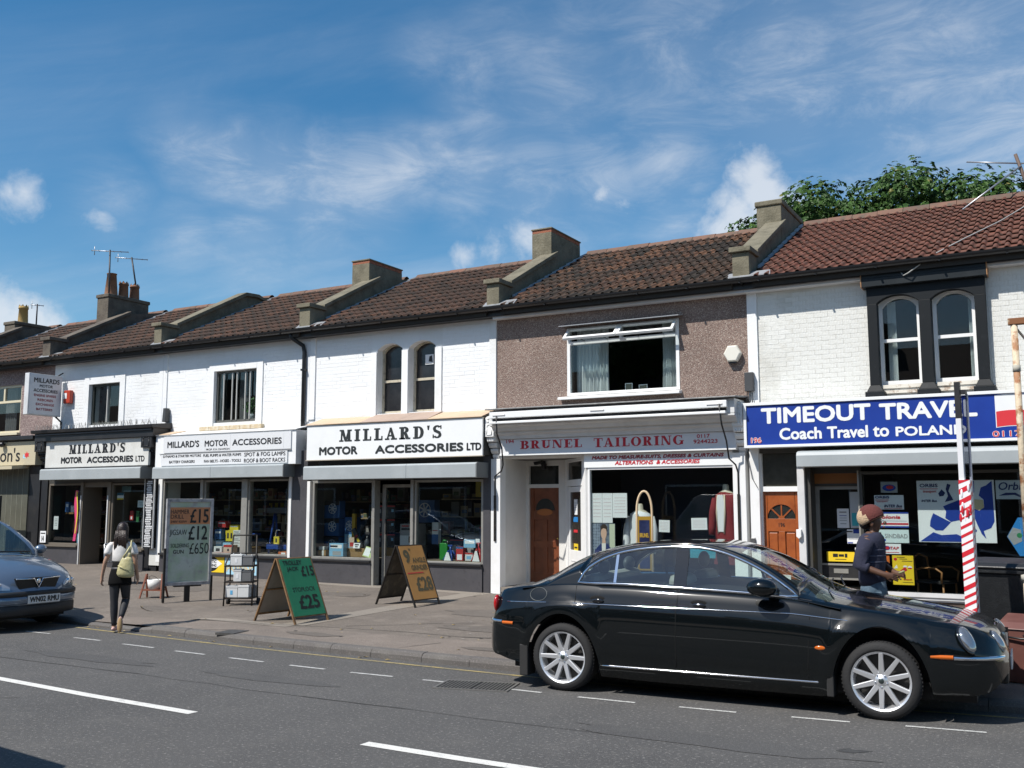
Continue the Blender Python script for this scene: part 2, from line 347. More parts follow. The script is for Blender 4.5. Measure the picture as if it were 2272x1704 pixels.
def serif_glyph(c, st, th):
    """polygons of a slab/bold serif capital; st = stem width, th = serif and hairline thickness; returns (polys, advance)"""
    e = .13; S = lambda x0, x1, y: [_q(x0 - e, x1 + e, y, y + th)]
    if c == 'I': return [_q(e, e+st, 0, 1)] + S(e, e+st, 0) + S(e, e+st, 1-th), st+2*e
    if c == 'L': return [_q(e, e+st, 0, 1), _q(0, .78, 0, th), _q(.78-th*.9, .78, 0, .34)] + S(e, e+st, 1-th), .80
    if c == 'M': return [_diag(.10, .10+th*1.3, .14, .14+th*1.3), _diag(1.06-st, 1.06, 1.03-st, 1.03), _diag(.50, .50+st*.75, .12, .12+st), _diag(.50, .50+th*1.4, 1.0-th*1.4, 1.0)] + S(.10, .10+th*1.3, 0) + S(1.06-st, 1.06, 0) + [_q(.0, .2, 1-th, 1), _q(.98, 1.17, 1-th, 1)], 1.18
    if c == 'A': return [_diag(.08, .08+th*1.2, .40, .40+th*1.2), _diag(.92-st, .92, .56-st*.7, .56), _q(.22, .72, .28, .28+th)] + S(.08, .08+th*1.2, 0) + S(.92-st, .92, 0), 1.0
    if c in 'RB':
        o = [_q(e, e+st, 0, 1), _q(0, .5, 1-th, 1), _q(e, .5, .46, .46+th)] + _arc(.46, .73+th*.25, .38, .27+th*-.25+.02, st, th, -90, 90)
        if c == 'R': return o + [_diag(.92-st*1.05, .92, .40, .40+st, 0, .50), _q(0, e*2+st, 0, th), _q(.92-st, 1.0, 0, th)], .99
        return o + [_q(0, .5, 0, th)] + _arc(.48, .25, .42, .25+th*.4, st, th, -90, 90), .93
    if c == 'D': return [_q(e, e+st, 0, 1), _q(0, .48, 1-th, 1), _q(0, .48, 0, th)] + _arc(.46, .5, .48, .5, st, th, -90, 90, 18), .97
    if c == 'S': return _arc(.40, .74, .36, .28, st*.85, th, 30, 235, 14) + _arc(.40, .26, .38, .28, st*.85, th, -150, 60, 14) + [_diag(.06, .06+st, .06, .06+st, .56, .72)][:0] + [_bar(.16, .63, .66, .38, st*.8), _q(.68, .68+th*.8, .72, 1.0), _q(.02, .02+th*.8, 0, .28)], .82
    if c == 'U': return [_q(.12, .12+st, .28, 1), _q(.74, .74+th*1.1, .28, 1), _q(0, .24+st, 1-th, 1), _q(.62, .97, 1-th, 1)] + _arc(.48, .30, .36, .30, st*.9, th*1.5, 180, 360, 16), .98
    if c == 'N': return [_q(.10, .10+th*1.1, 0, 1), _q(.82, .82+th*1.1, 0, 1), _diag(.82-st*.55, .82+th*1.1, .10, .10+st*1.05), _q(0, .30, 0, th), _q(.70, 1.04, 1-th, 1), _q(0, .2, 1-th, 1)], 1.04
    if c == 'E': return [_q(e, e+st, 0, 1), _q(0, .82, 0, th), _q(0, .78, 1-th, 1), _q(e, .58, .47, .47+th), _q(.82-th*.8, .82, 0, .30), _q(.78-th*.8, .78, .72, 1), _q(.58-th*.7, .58, .36, .68)], .84
    if c == 'T': return [_q(.45-st/2, .45+st/2, 0, 1), _q(0, .90, 1-th, 1), _q(0, th*.8, .70, 1), _q(.90-th*.8, .90, .70, 1), _q(.45-st/2-e, .45+st/2+e, 0, th)], .90
    if c == 'O': return _arc(.50, .5, .50, .515, st, th, 0, 360, 30), 1.0
    if c == 'G': return _arc(.50, .5, .50, .515, st, th, 50, 330, 24) + [_q(.72, .72+st*.8, .05, .42), _q(.60, 1.02, .38, .38+th), _q(.78, .78+th*.9, .70, 1.0)], 1.03
    if c == "'": return [_diag(.06, .06+st*.35, .0, st*.8, .66, 1.02)], .22
    if c == 'P': return [_q(e, e+st, 0, 1), _q(0, .5, 1-th, 1), _q(e, .5, .42, .42+th), _q(0, e*2+st, 0, th)] + _arc(.46, .71, .40, .29, st, th, -90, 90), .88
    return [], .45
def serif(s, x0, x1, z0, z1, y, mat, parent, st=.26, th=.09, gap=.10, name='lettering'):
    mb = MB(); cur = 0.0; polys = []
    for c in s:
        P, adv = serif_glyph(c, st, th)
        for p in P: polys.append([(cur + a, b) for a, b in p])
        cur += adv + gap
    w = cur - gap
    for i, p in enumerate(polys):
        d = .003 + .0004*(i % 9)
        mb.prism([(x0 + a/w*(x1-x0), z0 + b*(z1-z0)) for a, b in p], 'y', y - d, y + .001)
    return mb.build(name, mat, parent)

# walls ---------------------------------------------------------------
def wall_boxes(mb, x0, x1, z0, z1, y0, y1, holes, m=0):
    xs = sorted({x0, x1, *[min(max(h[i], x0), x1) for h in holes for i in (0, 1)]})
    for a, b in zip(xs, xs[1:]):
        if b - a < 1e-4: continue
        mid = (a + b)/2; cuts = sorted((h[2], h[3]) for h in holes if h[0] < mid < h[1]); z = z0
        for c, d in cuts:
            if c > z + 1e-4: mb.box(a, b, y0, y1, z, c, m)
            z = max(z, d)
        if z1 > z + 1e-4: mb.box(a, b, y0, y1, z, z1, m)
    return mb
def arch_fill(mb, x0, x1, zs, zt, y0, y1, m=0, n=10):
    """solid between a segmental arch (springing zs, crown zt) and the flat top zt of the opening x0..x1"""
    w = (x1 - x0)/2; h = zt - zs; r_ = (w*w + h*h)/(2*h); cx = (x0+x1)/2; cz = zt - r_
    P = []
    for i in range(n + 1):
        x = x0 + (x1-x0)*i/n; P.append((x, cz + math.sqrt(max(r_*r_ - (x-cx)**2, 0))))
    for a, b in zip(P, P[1:]):
        mb.prism([a, b, (b[0], zt + .012), (a[0], zt + .012)], 'y', y0, y1, m)
    return P
BR = MB()
_w, _h, _e = .5, .037, .004
BR.add([(-_w, 0, -_h), (_w, 0, -_h), (_w, 0, _h), (-_w, 0, _h), (-_w+.015, -.003, -_h+_e), (_w-.015, -.003, -_h+_e), (_w-.015, -.003, _h-_e), (-_w+.015, -.003, _h-_e)],
       [(4, 5, 6, 7), (0, 1, 5, 4), (1, 2, 6, 5), (2, 3, 7, 6), (3, 0, 4, 7)])
def bricks(wall, x0, x1, z0, z1, y, holes, mat, individual=300, key=None, runs=(1,)):
    # runs: how many bricks read as one where thick paint has closed the upright joints
    me = BR.data('brick', mat); segs = []; row = 0; z = z0 + .0375; rng = random.Random(int(abs(x0)*100))
    while z < z1 - .02:
        x = x0 - (.1125 if row % 2 else 0)
        while x < x1:
            ln_ = .225*rng.choice(runs); a, b = max(x + .001, x0 + .001), min(x + ln_ - .001, x1 - .001); x += ln_
            for h in holes:
                if h[2] < z + .03 and h[3] > z - .03 and a < h[1] and b > h[0]:
                    if a < h[0]: b = min(b, h[0] - .004)
                    elif b > h[1]: a = max(a, h[1] + .004)
                    else: b = a
            if b - a > .03: segs.append(((a+b)/2, b-a, z, rng.uniform(-.0015, .0015)))
        z += .075; row += 1
    if key: segs.sort(key=key)
    rest = MB()
    for i, (cx, w, cz, dy) in enumerate(segs):
        if i < individual:
            o = bpy.data.objects.new('brick', me); COL.objects.link(o); o.parent = wall; o.location = (cx, y + dy, cz); o.scale = (w, 1, 1)
        else:
            rest.add([(cx + v[0]*w, y + dy + v[1], cz + v[2]) for v in BR.v], BR.f)
    if rest.f: tag(rest.build('bricks', mat, wall), kind='stuff')

# ------------------------------------------------------------------ ground
def interp(tab, x):
    if x <= tab[0][0]: return tab[0][1]
    for (a, b), (c, d) in zip(tab, tab[1:]):
        if x <= c: return b + (d-b)*(x-a)/(c-a)
    return tab[-1][1]
def yk(X):
    if X < -16: return 10.266 + .05*(-16 - X)
    if X < -4.2: return 9.5 + .0055*(X + 4.2)**2
    if X < 1: return 9.5 + .02*(X + 4.2)**2
    return 10.04
ZF = [(-30, .42), (-21, .38), (-19, .31), (-16.3, .25), (-13.5, .225), (-11.4, .21), (-9.4, .18), (5, .17)]
KH = [(-13.4, .10), (-12.9, .045), (-11.75, .045), (-11.35, .10)]
def pz(X, Y):
    t = (Y - yk(X) - .15)/(15.8 - yk(X) - .15); t = min(max(t, 0), 1)
    k0 = interp(KH, X); return k0 + (interp(ZF, X) - k0)*t

def asphalt(name, c0, c1, c2, speck, scale=1.0):
    m = M(name, c0, .9, var=[(.55, c1, .38, .68), (3.0, c2, .52, .78), (55*scale, speck, .56, .74, 2), (140*scale, tuple(v*.45 for v in c0), .56, .72, 2)], bump=(130, .55, 3))
    return m
ASPH = asphalt('road_asphalt', (.096, .093, .090), (.076, .074, .072), (.112, .107, .101), (.23, .22, .205), .62)
PAVE = asphalt('pavement_asphalt', (.205, .170, .142), (.150, .127, .108), (.245, .205, .172), (.32, .272, .235))
FORE = asphalt('forecourt_asphalt', (.178, .150, .124), (.128, .109, .092), (.225, .192, .16), (.30, .255, .22))
CONC = asphalt('pale_concrete', (.27, .235, .195), (.22, .195, .165), (.30, .265, .225), (.34, .3, .26))
KERBM = asphalt('kerb_granite', (.135, .125, .115), (.11, .10, .095), (.16, .15, .135), (.22, .2, .19))
LINEW = M('white_road_paint', (.66, .65, .61), .75, var=[(9, (.45, .44, .42), .52, .75), (60, (.22, .215, .21), .60, .68)])
LINEF = M('worn_white_road_paint', (.52, .52, .50), .8, var=[(12, (.32, .32, .31), .46, .7), (70, (.14, .14, .138), .54, .64)])
LINEY = M('worn_yellow_road_paint', (.40, .31, .11), .8, var=[(5, (.24, .205, .12), .40, .60), (60, (.13, .125, .115), .50, .62)])

gr = MB(); gr.box(-900, 900, -900, 900, -.6, -.05); tag(gr.build('ground', M('earth', (.10, .095, .08), .95, var=(.05, (.07, .075, .05), .4, .7))), kind='structure')
xs = [-80 + i for i in range(68)] + [-12 + .5*i for i in range(1, 45)] + [11, 14, 20, 30, 45, 60]
def sheet(name, mat, y0f, y1f, zf, X=xs, rows=1, parent=None):
    mb = MB(); rings = []
    for x in X:
        a, b = y0f(x), y1f(x)
        rings.append([(x, a + (b-a)*j/rows, zf(x, a + (b-a)*j/rows)) for j in range(rows + 1)])
    mb.loft(rings, 0, False, True)
    for i, f in enumerate(mb.f): mb.f[i] = f[::-1]
    return mb.build(name, mat, parent)
road = tag(sheet('road', ASPH, lambda x: 1.2, lambda x: yk(x) + .05, lambda x, y: 0.0, rows=6), kind='structure')
pav = tag(sheet('pavement', PAVE, lambda x: yk(x) + .14, lambda x: 10.62 + .0*x, pz, [x for x in xs if -45 <= x <= 20], 4), kind='structure')
fore = tag(sheet('forecourt', FORE, lambda x: 10.62, lambda x: 17.3, pz, [x for x in xs if -45 <= x <= 20], 8), kind='structure')
sheet('concrete_strip', CONC, lambda x: 10.75, lambda x: 15.76, lambda x, y: pz(x, y) + .004, [-9.86, -9.66, -9.46], 8, fore)
sheet('concrete_edging', CONC, lambda x: 15.45 - .02*math.sin(x*3), lambda x: 15.78, lambda x, y: pz(x, y) + .004, [-9.4 - .25*i for i in range(20)][::-1], 2, fore)
sheet('concrete_edging', CONC, lambda x: 10.60 + .03*math.sin(x*2.1), lambda x: 10.82 + .04*math.sin(x*3.3), lambda x, y: pz(x, y) + .004, [-12.6 + .3*i for i in range(11)], 1, pav)
opp = tag(sheet('opposite_pavement', PAVE, lambda x: -7, lambda x: 1.05, lambda x, y: .12, xs, 2), kind='structure')
tag(MB().box(-80, 60, 1.05, 1.2, -.03, .12).build('opposite_kerb', KERBM), kind='structure')

kerb = tag(bpy.data.objects.new('kerb', None), kind='structure'); COL.objects.link(kerb)
J = [-34 + .92*i for i in range(22)] + [-13.4, -12.9, -12.35, -11.75, -11.35, -10.65, -9.31, -8.6, -7.99, -7.36, -6.62, -5.97, -5.26, -4.4, -3.5, -2.6, -1.7, -.8, .1, 1, 1.9, 2.8, 3.7, 4.6, 5.5]
rk = random.Random(3)
for a, b in zip(J, J[1:]):
    a += .003; b -= .003; mb = MB(); rings = []; dz = rk.uniform(-.004, .004)
    for i in range(4):
        x = a + (b-a)*i/3; y = yk(x); h = interp(KH, x) + dz; k0 = h
        rings.append([(x, y + .01, -.05), (x, y + .012, k0*.55), (x, y + .035, k0 - .012), (x, y + .06, k0), (x, y + .15, k0 + .002), (x, y + .15, -.05)])
    mb.loft(rings, 0, True, False, True, True)
    for i, f in enumerate(mb.f): mb.f[i] = f[::-1]
    mb.build('kerb_stone', KERBM, kerb)
# painted markings (parts of the road)
def stripe(name, mat, pts, w, z=.004):
    mb = MB(); rings = []
    P = [Vector((x, y, 0)) for x, y in pts]
    for i, p in enumerate(P):
        t = (P[min(i+1, len(P)-1)] - P[max(i-1, 0)]).normalized(); n = Vector((-t.y, t.x, 0))*w/2
        rings.append([(p + n)[:2] + (z,), (p - n)[:2] + (z,)])
    mb.loft(rings, 0, False, False); return mb.build(name, mat, road)
for a, b, c, d in ((-13.08, 9.07, -12.55, 9.07), (-11.90, 8.97, -11.34, 8.95), (-10.83, 8.88, -10.20, 8.84), (-9.75, 8.78, -9.21, 8.75), (-8.77, 8.71, -8.20, 8.68), (-7.78, 8.65, -7.26, 8.63),
                   (-6.89, 8.61, -6.34, 8.62), (-5.96, 8.62, -5.64, 8.62), (-4.91, 8.61, -4.57, 8.60), (-4.18, 8.58, -3.61, 8.59), (-3.20, 8.61, -2.69, 8.63), (-2.23, 8.68, -1.76, 8.72), (-1.34, 8.79, -0.75, 8.86), (-14.2, 9.15, -13.6, 9.1), (-.2, 8.95, .4, 9.05)):
    stripe('bay_line', LINEF, [(a, b), (c, d)], .045)
stripe('centre_line', LINEW, [(-11.0, 6.63), (-9.79, 6.52), (-8.2, 6.38), (-6.74, 6.295)], .11)
stripe('centre_line', LINEW, [(-4.78, 6.155), (-3.9, 6.13), (-3.0, 6.13), (-1.8, 6.15)], .11)
stripe('centre_line', LINEW, [(.2, 6.3), (3.2, 6.6)], .11)
stripe('yellow_line', LINEY, [(-12.9 + .4*i, yk(-12.9 + .4*i) - .19) for i in range(36)], .055)
PATCH = M('oily_asphalt', (.045, .044, .044), .8, var=(20, (.07, .07, .068), .45, .7), bump=(130, .5))
MB().prism([(-1.66, 7.68), (-1.60, 7.655), (-1.53, 7.665), (-1.49, 7.71), (-1.42, 7.78), (-1.50, 7.785), (-1.55, 7.76), (-1.585, 7.80), (-1.64, 7.74)], 'z', .0, .0035).build('oil_stain', PATCH, road)

IRON = M('cast_iron', (.17, .165, .155), .55, .4, var=(40, (.25, .24, .22), .5, .7))
g = thing('drain_grate', 'cast iron road drain grate of two hinged halves beside the dark saloon', 'drain grate', (-5.3, 8.6, 0), R(14))
PIT = M('pit_dark', (.008, .008, .008), .9)
MB().box(-.36, .36, -.21, .21, .0012, .004).build('pit', PIT, g)
fr = MB()
for x0, x1, y0, y1 in ((-.38, .38, -.235, -.21), (-.38, .38, .21, .235), (-.38, -.355, -.21, .21), (.355, .38, -.21, .21)): fr.box(x0, x1, y0, y1, .001, .010)
fr.build('frame', IRON, g)
for s in (-1, 1):
    bars = MB()
    for i in range(10): bars.box(-.355, .355, -.2 + .04*i, -.2 + .04*i + .016, .004, .011)
    h = MB()
    for i in range(9): h.box(s*(.02 + .037*i), s*(.034 + .037*i), -.2, .2, .0045, .0105)
    h.v += []; b0 = len(h.v)
    h.build('grating', IRON, g)
cv = thing('access_cover', 'small dark rectangular access cover set flush in the pavement', 'access cover', (-9.88, 9.87, 0), R(10))
MB().box(-.16, .13, -.17, .17, pz(-9.88, 9.87) - .02, pz(-9.88, 9.87) + .010).build('lid', M('cover_iron', (.07, .068, .066), .6, .3, var=(20, (.1, .095, .09), .45, .7)), cv)
# dry leaves and litter specks on the forecourt
# patches, cracks and gum on the paving
rp = random.Random(21); CRK = M('crack_dark', (.035, .032, .03), .95); DPA = asphalt('patch_asphalt', (.150, .128, .108), (.115, .10, .086), (.18, .155, .132), (.25, .215, .19)); DPR = asphalt('patch_road', (.086, .084, .082), (.07, .068, .067), (.1, .097, .092), (.16, .155, .148))
def blob(x, y, rx, ry, n=14): return [(x + rx*rp.uniform(.75, 1.1)*math.cos(2*math.pi*i/n), y + ry*rp.uniform(.75, 1.1)*math.sin(2*math.pi*i/n)) for i in range(n)]
def lay(name, mat, pts, par, dz=.004): n = len(pts); return MB().add([(x, y, (pz(x, y) if par is not road else 0) + dz) for x, y in pts], [tuple(range(n))]).build(name, mat, par)
for x, y, rx, ry in ((-7.6, 13.2, 1.1, .5), (-11.8, 14.3, .9, .35), (-15.5, 13.6, 1.2, .5), (-7.0, 11.6, .8, .28), (-13.0, 11.4, .5, .2)): lay('asphalt_patch', DPA, blob(x, y, rx, ry), fore, .0045)
for x, y, rx, ry in ((-8.8, 10.2, .5, .14), (-6.1, 10.15, .35, .12)): lay('asphalt_patch', DPA, blob(x, y, rx, ry), pav, .0045)
def crack(par, x, y, dx, dy, n, w=.012):
    P = []
    for i in range(n): P.append((x, y)); x += dx*rp.uniform(.5, 1.4) + rp.uniform(-.06, .06); y += dy*rp.uniform(.5, 1.4) + rp.uniform(-.06, .06)
    for a, b in zip(P, P[1:]):
        d = Vector((b[0]-a[0], b[1]-a[1])).normalized()*w*rp.uniform(.3, .8); lay('crack', CRK, [(a[0] - d.y, a[1] + d.x), (a[0] + d.y, a[1] - d.x), (b[0] + d.y, b[1] - d.x), (b[0] - d.y, b[1] + d.x)], par, .005)
crack(fore, -12.4, 10.66, .45, .02, 18, .016); crack(fore, -8.9, 11.0, .25, .3, 9); crack(fore, -6.6, 10.9, .02, .45, 9); crack(fore, -11.3, 11.6, -.1, .4, 9); crack(pav, -7.1, 9.75, .08, .2, 4); crack(pav, -10.4, 9.85, .1, .16, 4); crack(pav, -4.9, 9.75, .05, .2, 4)
crack(road, -16, 7.55, .8, -.02, 20, .010); crack(road, -9.5, 5.2, .2, .25, 5, .008)
for i in range(46):
    x, y = rp.uniform(-14, -5), rp.uniform(9.85, 15.3); s_ = rp.uniform(.012, .03); p_ = fore if y > 10.65 else pav; lay('gum_spot', M('gum_dark', (.06, .056, .052), .8) if i % 3 else M('gum_pale', (.34, .31, .28), .8), blob(x, y, s_, s_, 7), p_, .005)
for x, y, rx, ry in ((-7.4, 7.9, .9, .16), (-2.6, 7.5, 1.3, .2), (-10.2, 7.9, 1.2, .18)): lay('road_patch', DPR, blob(x, y, rx, ry, 20), road, .0035)
lf = MB(); rl = random.Random(5)
for i in range(170):
    x = rl.uniform(-18, -5); y = rl.uniform(9.95, 15.6) if i % 3 else rl.uniform(9.4, 9.6) + .0055*(x+4.2)**2*(x < -4.2); z = (pz(x, y) if y > yk(x) + .1 else 0) + .004
    a = rl.uniform(0, 6.3); s = rl.uniform(.012, .04); c_, s_ = math.cos(a)*s, math.sin(a)*s
    lf.add([(x - c_, y - s_, z), (x + s_*.5, y - c_*.5, z + s*.3), (x + c_, y + s_, z + .002), (x - s_*.5, y + c_*.5, z + s*.2)], [(0, 1, 2, 3)])
tag(lf.build('fallen_leaves', M('dry_leaf', (.34, .25, .10), .9, var=(2, (.5, .44, .3), .5, .7))), 'scattered dry leaves and bits of litter on the pavement', 'leaves', kind='stuff')

# ------------------------------------------------------------------ the terrace
B = [-32.0, -27.25, -22.5, -18.5, -14.03, -9.44, -4.62, .20, 5.0]
YW, YE, ZE, SL, YR = 16.0, 15.70, 5.45, .475, 19.6
ZR = ZE + SL*(YR - YE)
def rz(y): return ZE + SL*(y - YE)
# one double-roman tile: local x across (0..TW), local y up the slope, z out of the roof
TW, TL, GA = .335, .44, .358
prof = []
for r0 in (.055, .225):
    prof += [(r0 - .055 if r0 < .1 else r0 - .075, 0.0), (r0, .002)]
    for a in (30, 60, 90, 120, 150): prof.append((r0 + .04 - .04*math.cos(R(a)), .003 + .047*math.sin(R(a))))
    prof.append((r0 + .082, .002))
prof.append((TW + .01, .0))
tb = MB(); rings = []
for y, dz in ((0, .046), (0, .046), (TL, .004)): rings.append([(x, y, z + dz) for x, z in prof])
for i, p in enumerate(rings[0]): rings[0][i] = (p[0], p[1] + .002, p[2] - .016)
tb.loft(rings, 0, False, True)
TILE = {}
def tile_mesh(mat):
    if mat.name not in TILE:
        me = tb.data('tile', mat); TILE[mat.name] = me
    return TILE[mat.name]
SA = math.atan(SL); SLEN = math.hypot(YR - YE, ZR - ZE)
def roof(house, x0, x1, mat, tiles=True, ridge=True, seed=0):
    rf = part('roof', house); rr = random.Random(seed)
    d = MB(); d.prism([(YE + .02, ZE - .05), (YR, ZR - .05), (2*YR - YE, ZE - .05), (2*YR - YE, ZE - .15), (YR, ZR - .15), (YE + .02, ZE - .15)], 'x', x0, x1)
    d.build('roof_deck', M('roof_felt', (.04, .035, .03), .9), rf)
    me = tile_mesh(mat); n = max(1, int(round((x1 - x0)/TW))); w = (x1 - x0)/n; rows = 12; rest = MB(); cnt = 0
    base = Matrix.Translation((0, YE - .06, ZE - .045)) @ Matrix.Rotation(SA, 4, 'X')
    for r_ in range(rows):
        for c in range(n):
            mt = base @ Matrix.Translation((x0 + c*w + rr.uniform(-.004, .004), r_*GA + rr.uniform(-.008, .008), rr.uniform(-.003, .004))) @ Matrix.Rotation(rr.uniform(-.008, .008), 4, 'Z') @ Matrix.Diagonal((w/TW, 1, 1, 1))
            o = bpy.data.objects.new('tile', me); COL.objects.link(o); o.parent = rf; o.matrix_local = mt
    # rear slope (one sheet of the same tiles, seen by nobody)
    mb = MB(); mb.box(x0, x1, 0, SLEN, .0, .03); mb.xf(Matrix.Translation((0, 2*YR - YE + .06, ZE - .04)) @ Matrix.Rotation(math.pi, 4, 'Z') @ Matrix.Translation((-(x0 + x1), 0, 0)) @ Matrix.Rotation(SA, 4, 'X')); mb.build('rear_slope', mat, rf)
    k_ = max(1, int((x1 - x0)/.46)); lw = (x1 - x0)/k_
    for i in range(k_):
        a, b = x0 + i*lw + .004, x0 + (i+1)*lw - .004; rg = []
        dz = rr.uniform(-.008, .008); e = [(-.15, -.075), (-.11, -.01), (-.05, .04), (0, .055), (.05, .04), (.11, -.01), (.15, -.075)]
        m_ = MB(); m_.loft([[(a, YR + y, ZR + .03 + z + dz) for y, z in e], [(b, YR + y, ZR + .03 + z + dz*.5) for y, z in e]], 0, False, True, False, False)
        m_.build('ridge_tile', RIDGE, rf)
    return rf
def gutter(house, x0, x1, white=False):
    g_ = MB(); pts = []
    for i in range(9):
        a = math.pi + math.pi*i/8; pts.append((15.665 + .065*math.cos(a), 5.455 + .075*math.sin(a)))
    for i in range(9):
        a = 2*math.pi - math.pi*i/8; pts.append((15.665 + .058*math.cos(a), 5.455 + .067*math.sin(a)))
    g_.prism(pts, 'x', x0, x1, 0, False); o = g_.build('gutter', BLACKP, house)
    br_ = MB(); x = x0 + .3
    while x < x1: br_.box(x, x + .03, 15.60, 15.78, 5.372, 5.385); x += .9
    br_.build('gutter_bracket', BLACKP, o)
    MB().box(x0, x1, 15.78, 15.80, 5.30, 5.44).box(x0, x1, 15.80, 16.0, 5.30, 5.315).build('fascia_board', BLACK, house)
    if white: MB().box(x0, x1, 15.83, 16.0, 5.255, 5.298).build('soffit_board', GREYW, house)
def parapet(house, xa, xb, chim=True, mat=None):
    mat = mat or STONE; p = part('parapet', house)
    w = MB(); w.prism([(16.15, 5.5), (16.15, 5.97), (18.0, 6.93), (18.4, 7.12), (18.8, 7.14), (YR, 7.30), (YR + 3.0, 5.9), (YR + 3.0, 5.5)] if not chim else [(16.15, 5.5), (16.15, 5.97), (18.1, 6.97), (YR, 7.28), (YR + 3.0, 5.8), (YR + 3.0, 5.5)], 'x', xa + .03, xb - .03); w.build('wall', mat, p)
    MB().box(xa, xb, 15.70, 16.16, 5.42, 5.90).build('kneeler', mat, p, .008)
    MB().box(xa - .04, xb + .04, 15.64, 16.20, 5.905, 5.99).build('kneeler_cap', mat, p, .01)
    c = MB(); e = .04
    pr = [(16.12, 5.955), (18.08, 6.965), (18.08, 7.05), (16.12, 6.035)] if chim else [(16.12, 5.955), (18.35, 7.10), (18.75, 7.13), (19.1, 7.05), (19.1, 7.11), (18.78, 7.215), (18.33, 7.19), (16.12, 6.035)]
    c.prism(pr, 'x', xa - e, xb + e); c.build('coping', mat, p, .008)
    f_ = MB(); n = 10
    for i in range(n):
        y0 = 16.2 + i*.33; z0 = rz(y0) + .035; f_.hexa([(xb, y0, z0), (xb + .05, y0 + .02, z0 + .012), (xb + .05, y0 + .36, z0 + .15), (xb, y0 + .36, z0 + .158), (xb, y0, z0 + .05), (xb + .004, y0, z0 + .05), (xb + .004, y0 + .36, z0 + .20), (xb, y0 + .36, z0 + .20)])
    f_.build('lead_flashing', LEAD, p)
    a = MB(); a.hexa([(xa - .12, 15.66, 5.475), (xb + .35, 15.66, 5.475), (xb + .3, 15.86, 5.58), (xa - .1, 15.86, 5.58), (xa - .12, 15.66, 5.49), (xb + .35, 15.66, 5.49), (xb + .3, 15.86, 5.60), (xa - .1, 15.86, 5.60)]); a.build('lead_apron', LEAD, p)
    return p
def chimney(house, x0, x1, y0, y1, zt, mat, brick=True, pots=()):
    c = part('chimney', house)
    MB().box(x0, x1, y0, y1, 6.2, zt - .10).build('stack', mat, c, .012)
    if brick:
        nb = max(2, int((y1 - y0)/.22)); 
        for i in range(nb): MB().box(x0 + .004, x1 - .004, y0 + (y1-y0)*i/nb + .006, y0 + (y1-y0)*(i+1)/nb - .006, zt - .098, zt - .03).build('brick', REDBRICK, c)
        MB().box(x0 - .015, x1 + .015, y0 - .015, y1 + .015, zt - .03, zt).build('cap', mat, c, .006)
    else:
        MB().box(x0 - .03, x1 + .03, y0 - .03, y1 + .03, zt - .10, zt).build('cap', mat, c, .02)
    for x, y, h, r_, crown, m in pots:
        p = MB()
        prf = [(r_*1.0, 0), (r_*.86, h*.86), (r_*.98, h*.87), (r_*.98, h*.93), (r_*.9, h)] if crown else [(r_*1.05, 0), (r_*.72, h*.96), (r_*.8, h*.965), (r_*.8, h)]
        p.lathe(prf + [(prf[-1][0]*.85, prf[-1][1]), (prf[-1][0]*.8, h*.5)], 16, 0, (x, y, zt))
        if crown:
            for k_ in range(8):
                a = 2*math.pi*k_/8; cx, cy = x + r_*.88*math.cos(a), y + r_*.88*math.sin(a); t = Vector((-math.sin(a), math.cos(a)))*r_*.32
                p.add([(cx - t.x, cy - t.y, zt + h*.98), (cx + t.x, cy + t.y, zt + h*.98), (cx, cy, zt + h*1.13), (x + r_*.78*math.cos(a), y + r_*.78*math.sin(a), zt + h*.98)], [(0, 1, 2), (1, 3, 2), (3, 0, 2)])
        p.build('chimney_pot', m, c)
    return c
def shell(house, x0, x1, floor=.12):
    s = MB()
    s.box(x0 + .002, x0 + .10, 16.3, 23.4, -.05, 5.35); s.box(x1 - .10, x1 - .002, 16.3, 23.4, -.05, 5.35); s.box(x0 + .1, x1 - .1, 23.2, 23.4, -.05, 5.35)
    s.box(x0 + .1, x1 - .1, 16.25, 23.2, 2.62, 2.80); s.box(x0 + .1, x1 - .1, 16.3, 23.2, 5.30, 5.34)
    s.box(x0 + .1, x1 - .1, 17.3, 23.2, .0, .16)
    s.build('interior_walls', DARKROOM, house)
def sash(parent, x0, x1, z0, z1, y, arch=0.0, rail=None, mat=None, glassm=None, fw=.05, meeting=True, name='window'):
    """timber sash window: frame, meeting rail and two panes (sub-parts)"""
    mat = mat or WHITE; w = part(name, parent); f_ = MB()
    f_.box(x0, x0 + fw, y, y + .09, z0, z1); f_.box(x1 - fw, x1, y, y + .09, z0, z1); f_.box(x0 + fw, x1 - fw, y, y + .09, z0, z0 + fw*1.3)
    if arch: arch_fill(f_, x0 + fw, x1 - fw, z1 - arch - fw, z1 - fw*.6, y, y + .09)
    f_.box(x0 + fw, x1 - fw, y + .001, y + .091, z1 - fw*.6 + .012, z1)
    f_.build('frame', mat, w)
    rail = rail if rail is not None else (z0 + z1)/2
    if meeting: MB().box(x0 + fw, x1 - fw, y + .01, y + .07, rail - .025, rail + .025).build('meeting_rail', mat, w)
    g_ = glassm or GLASSW
    MB().box(x0 + fw, x1 - fw, y + .05, y + .054, rail + .02, z1 - fw*.4).build('pane', g_, w)
    if meeting: MB().box(x0 + fw, x1 - fw, y + .03, y + .034, z0 + fw, rail - .02).build('pane', g_, w)
    return w
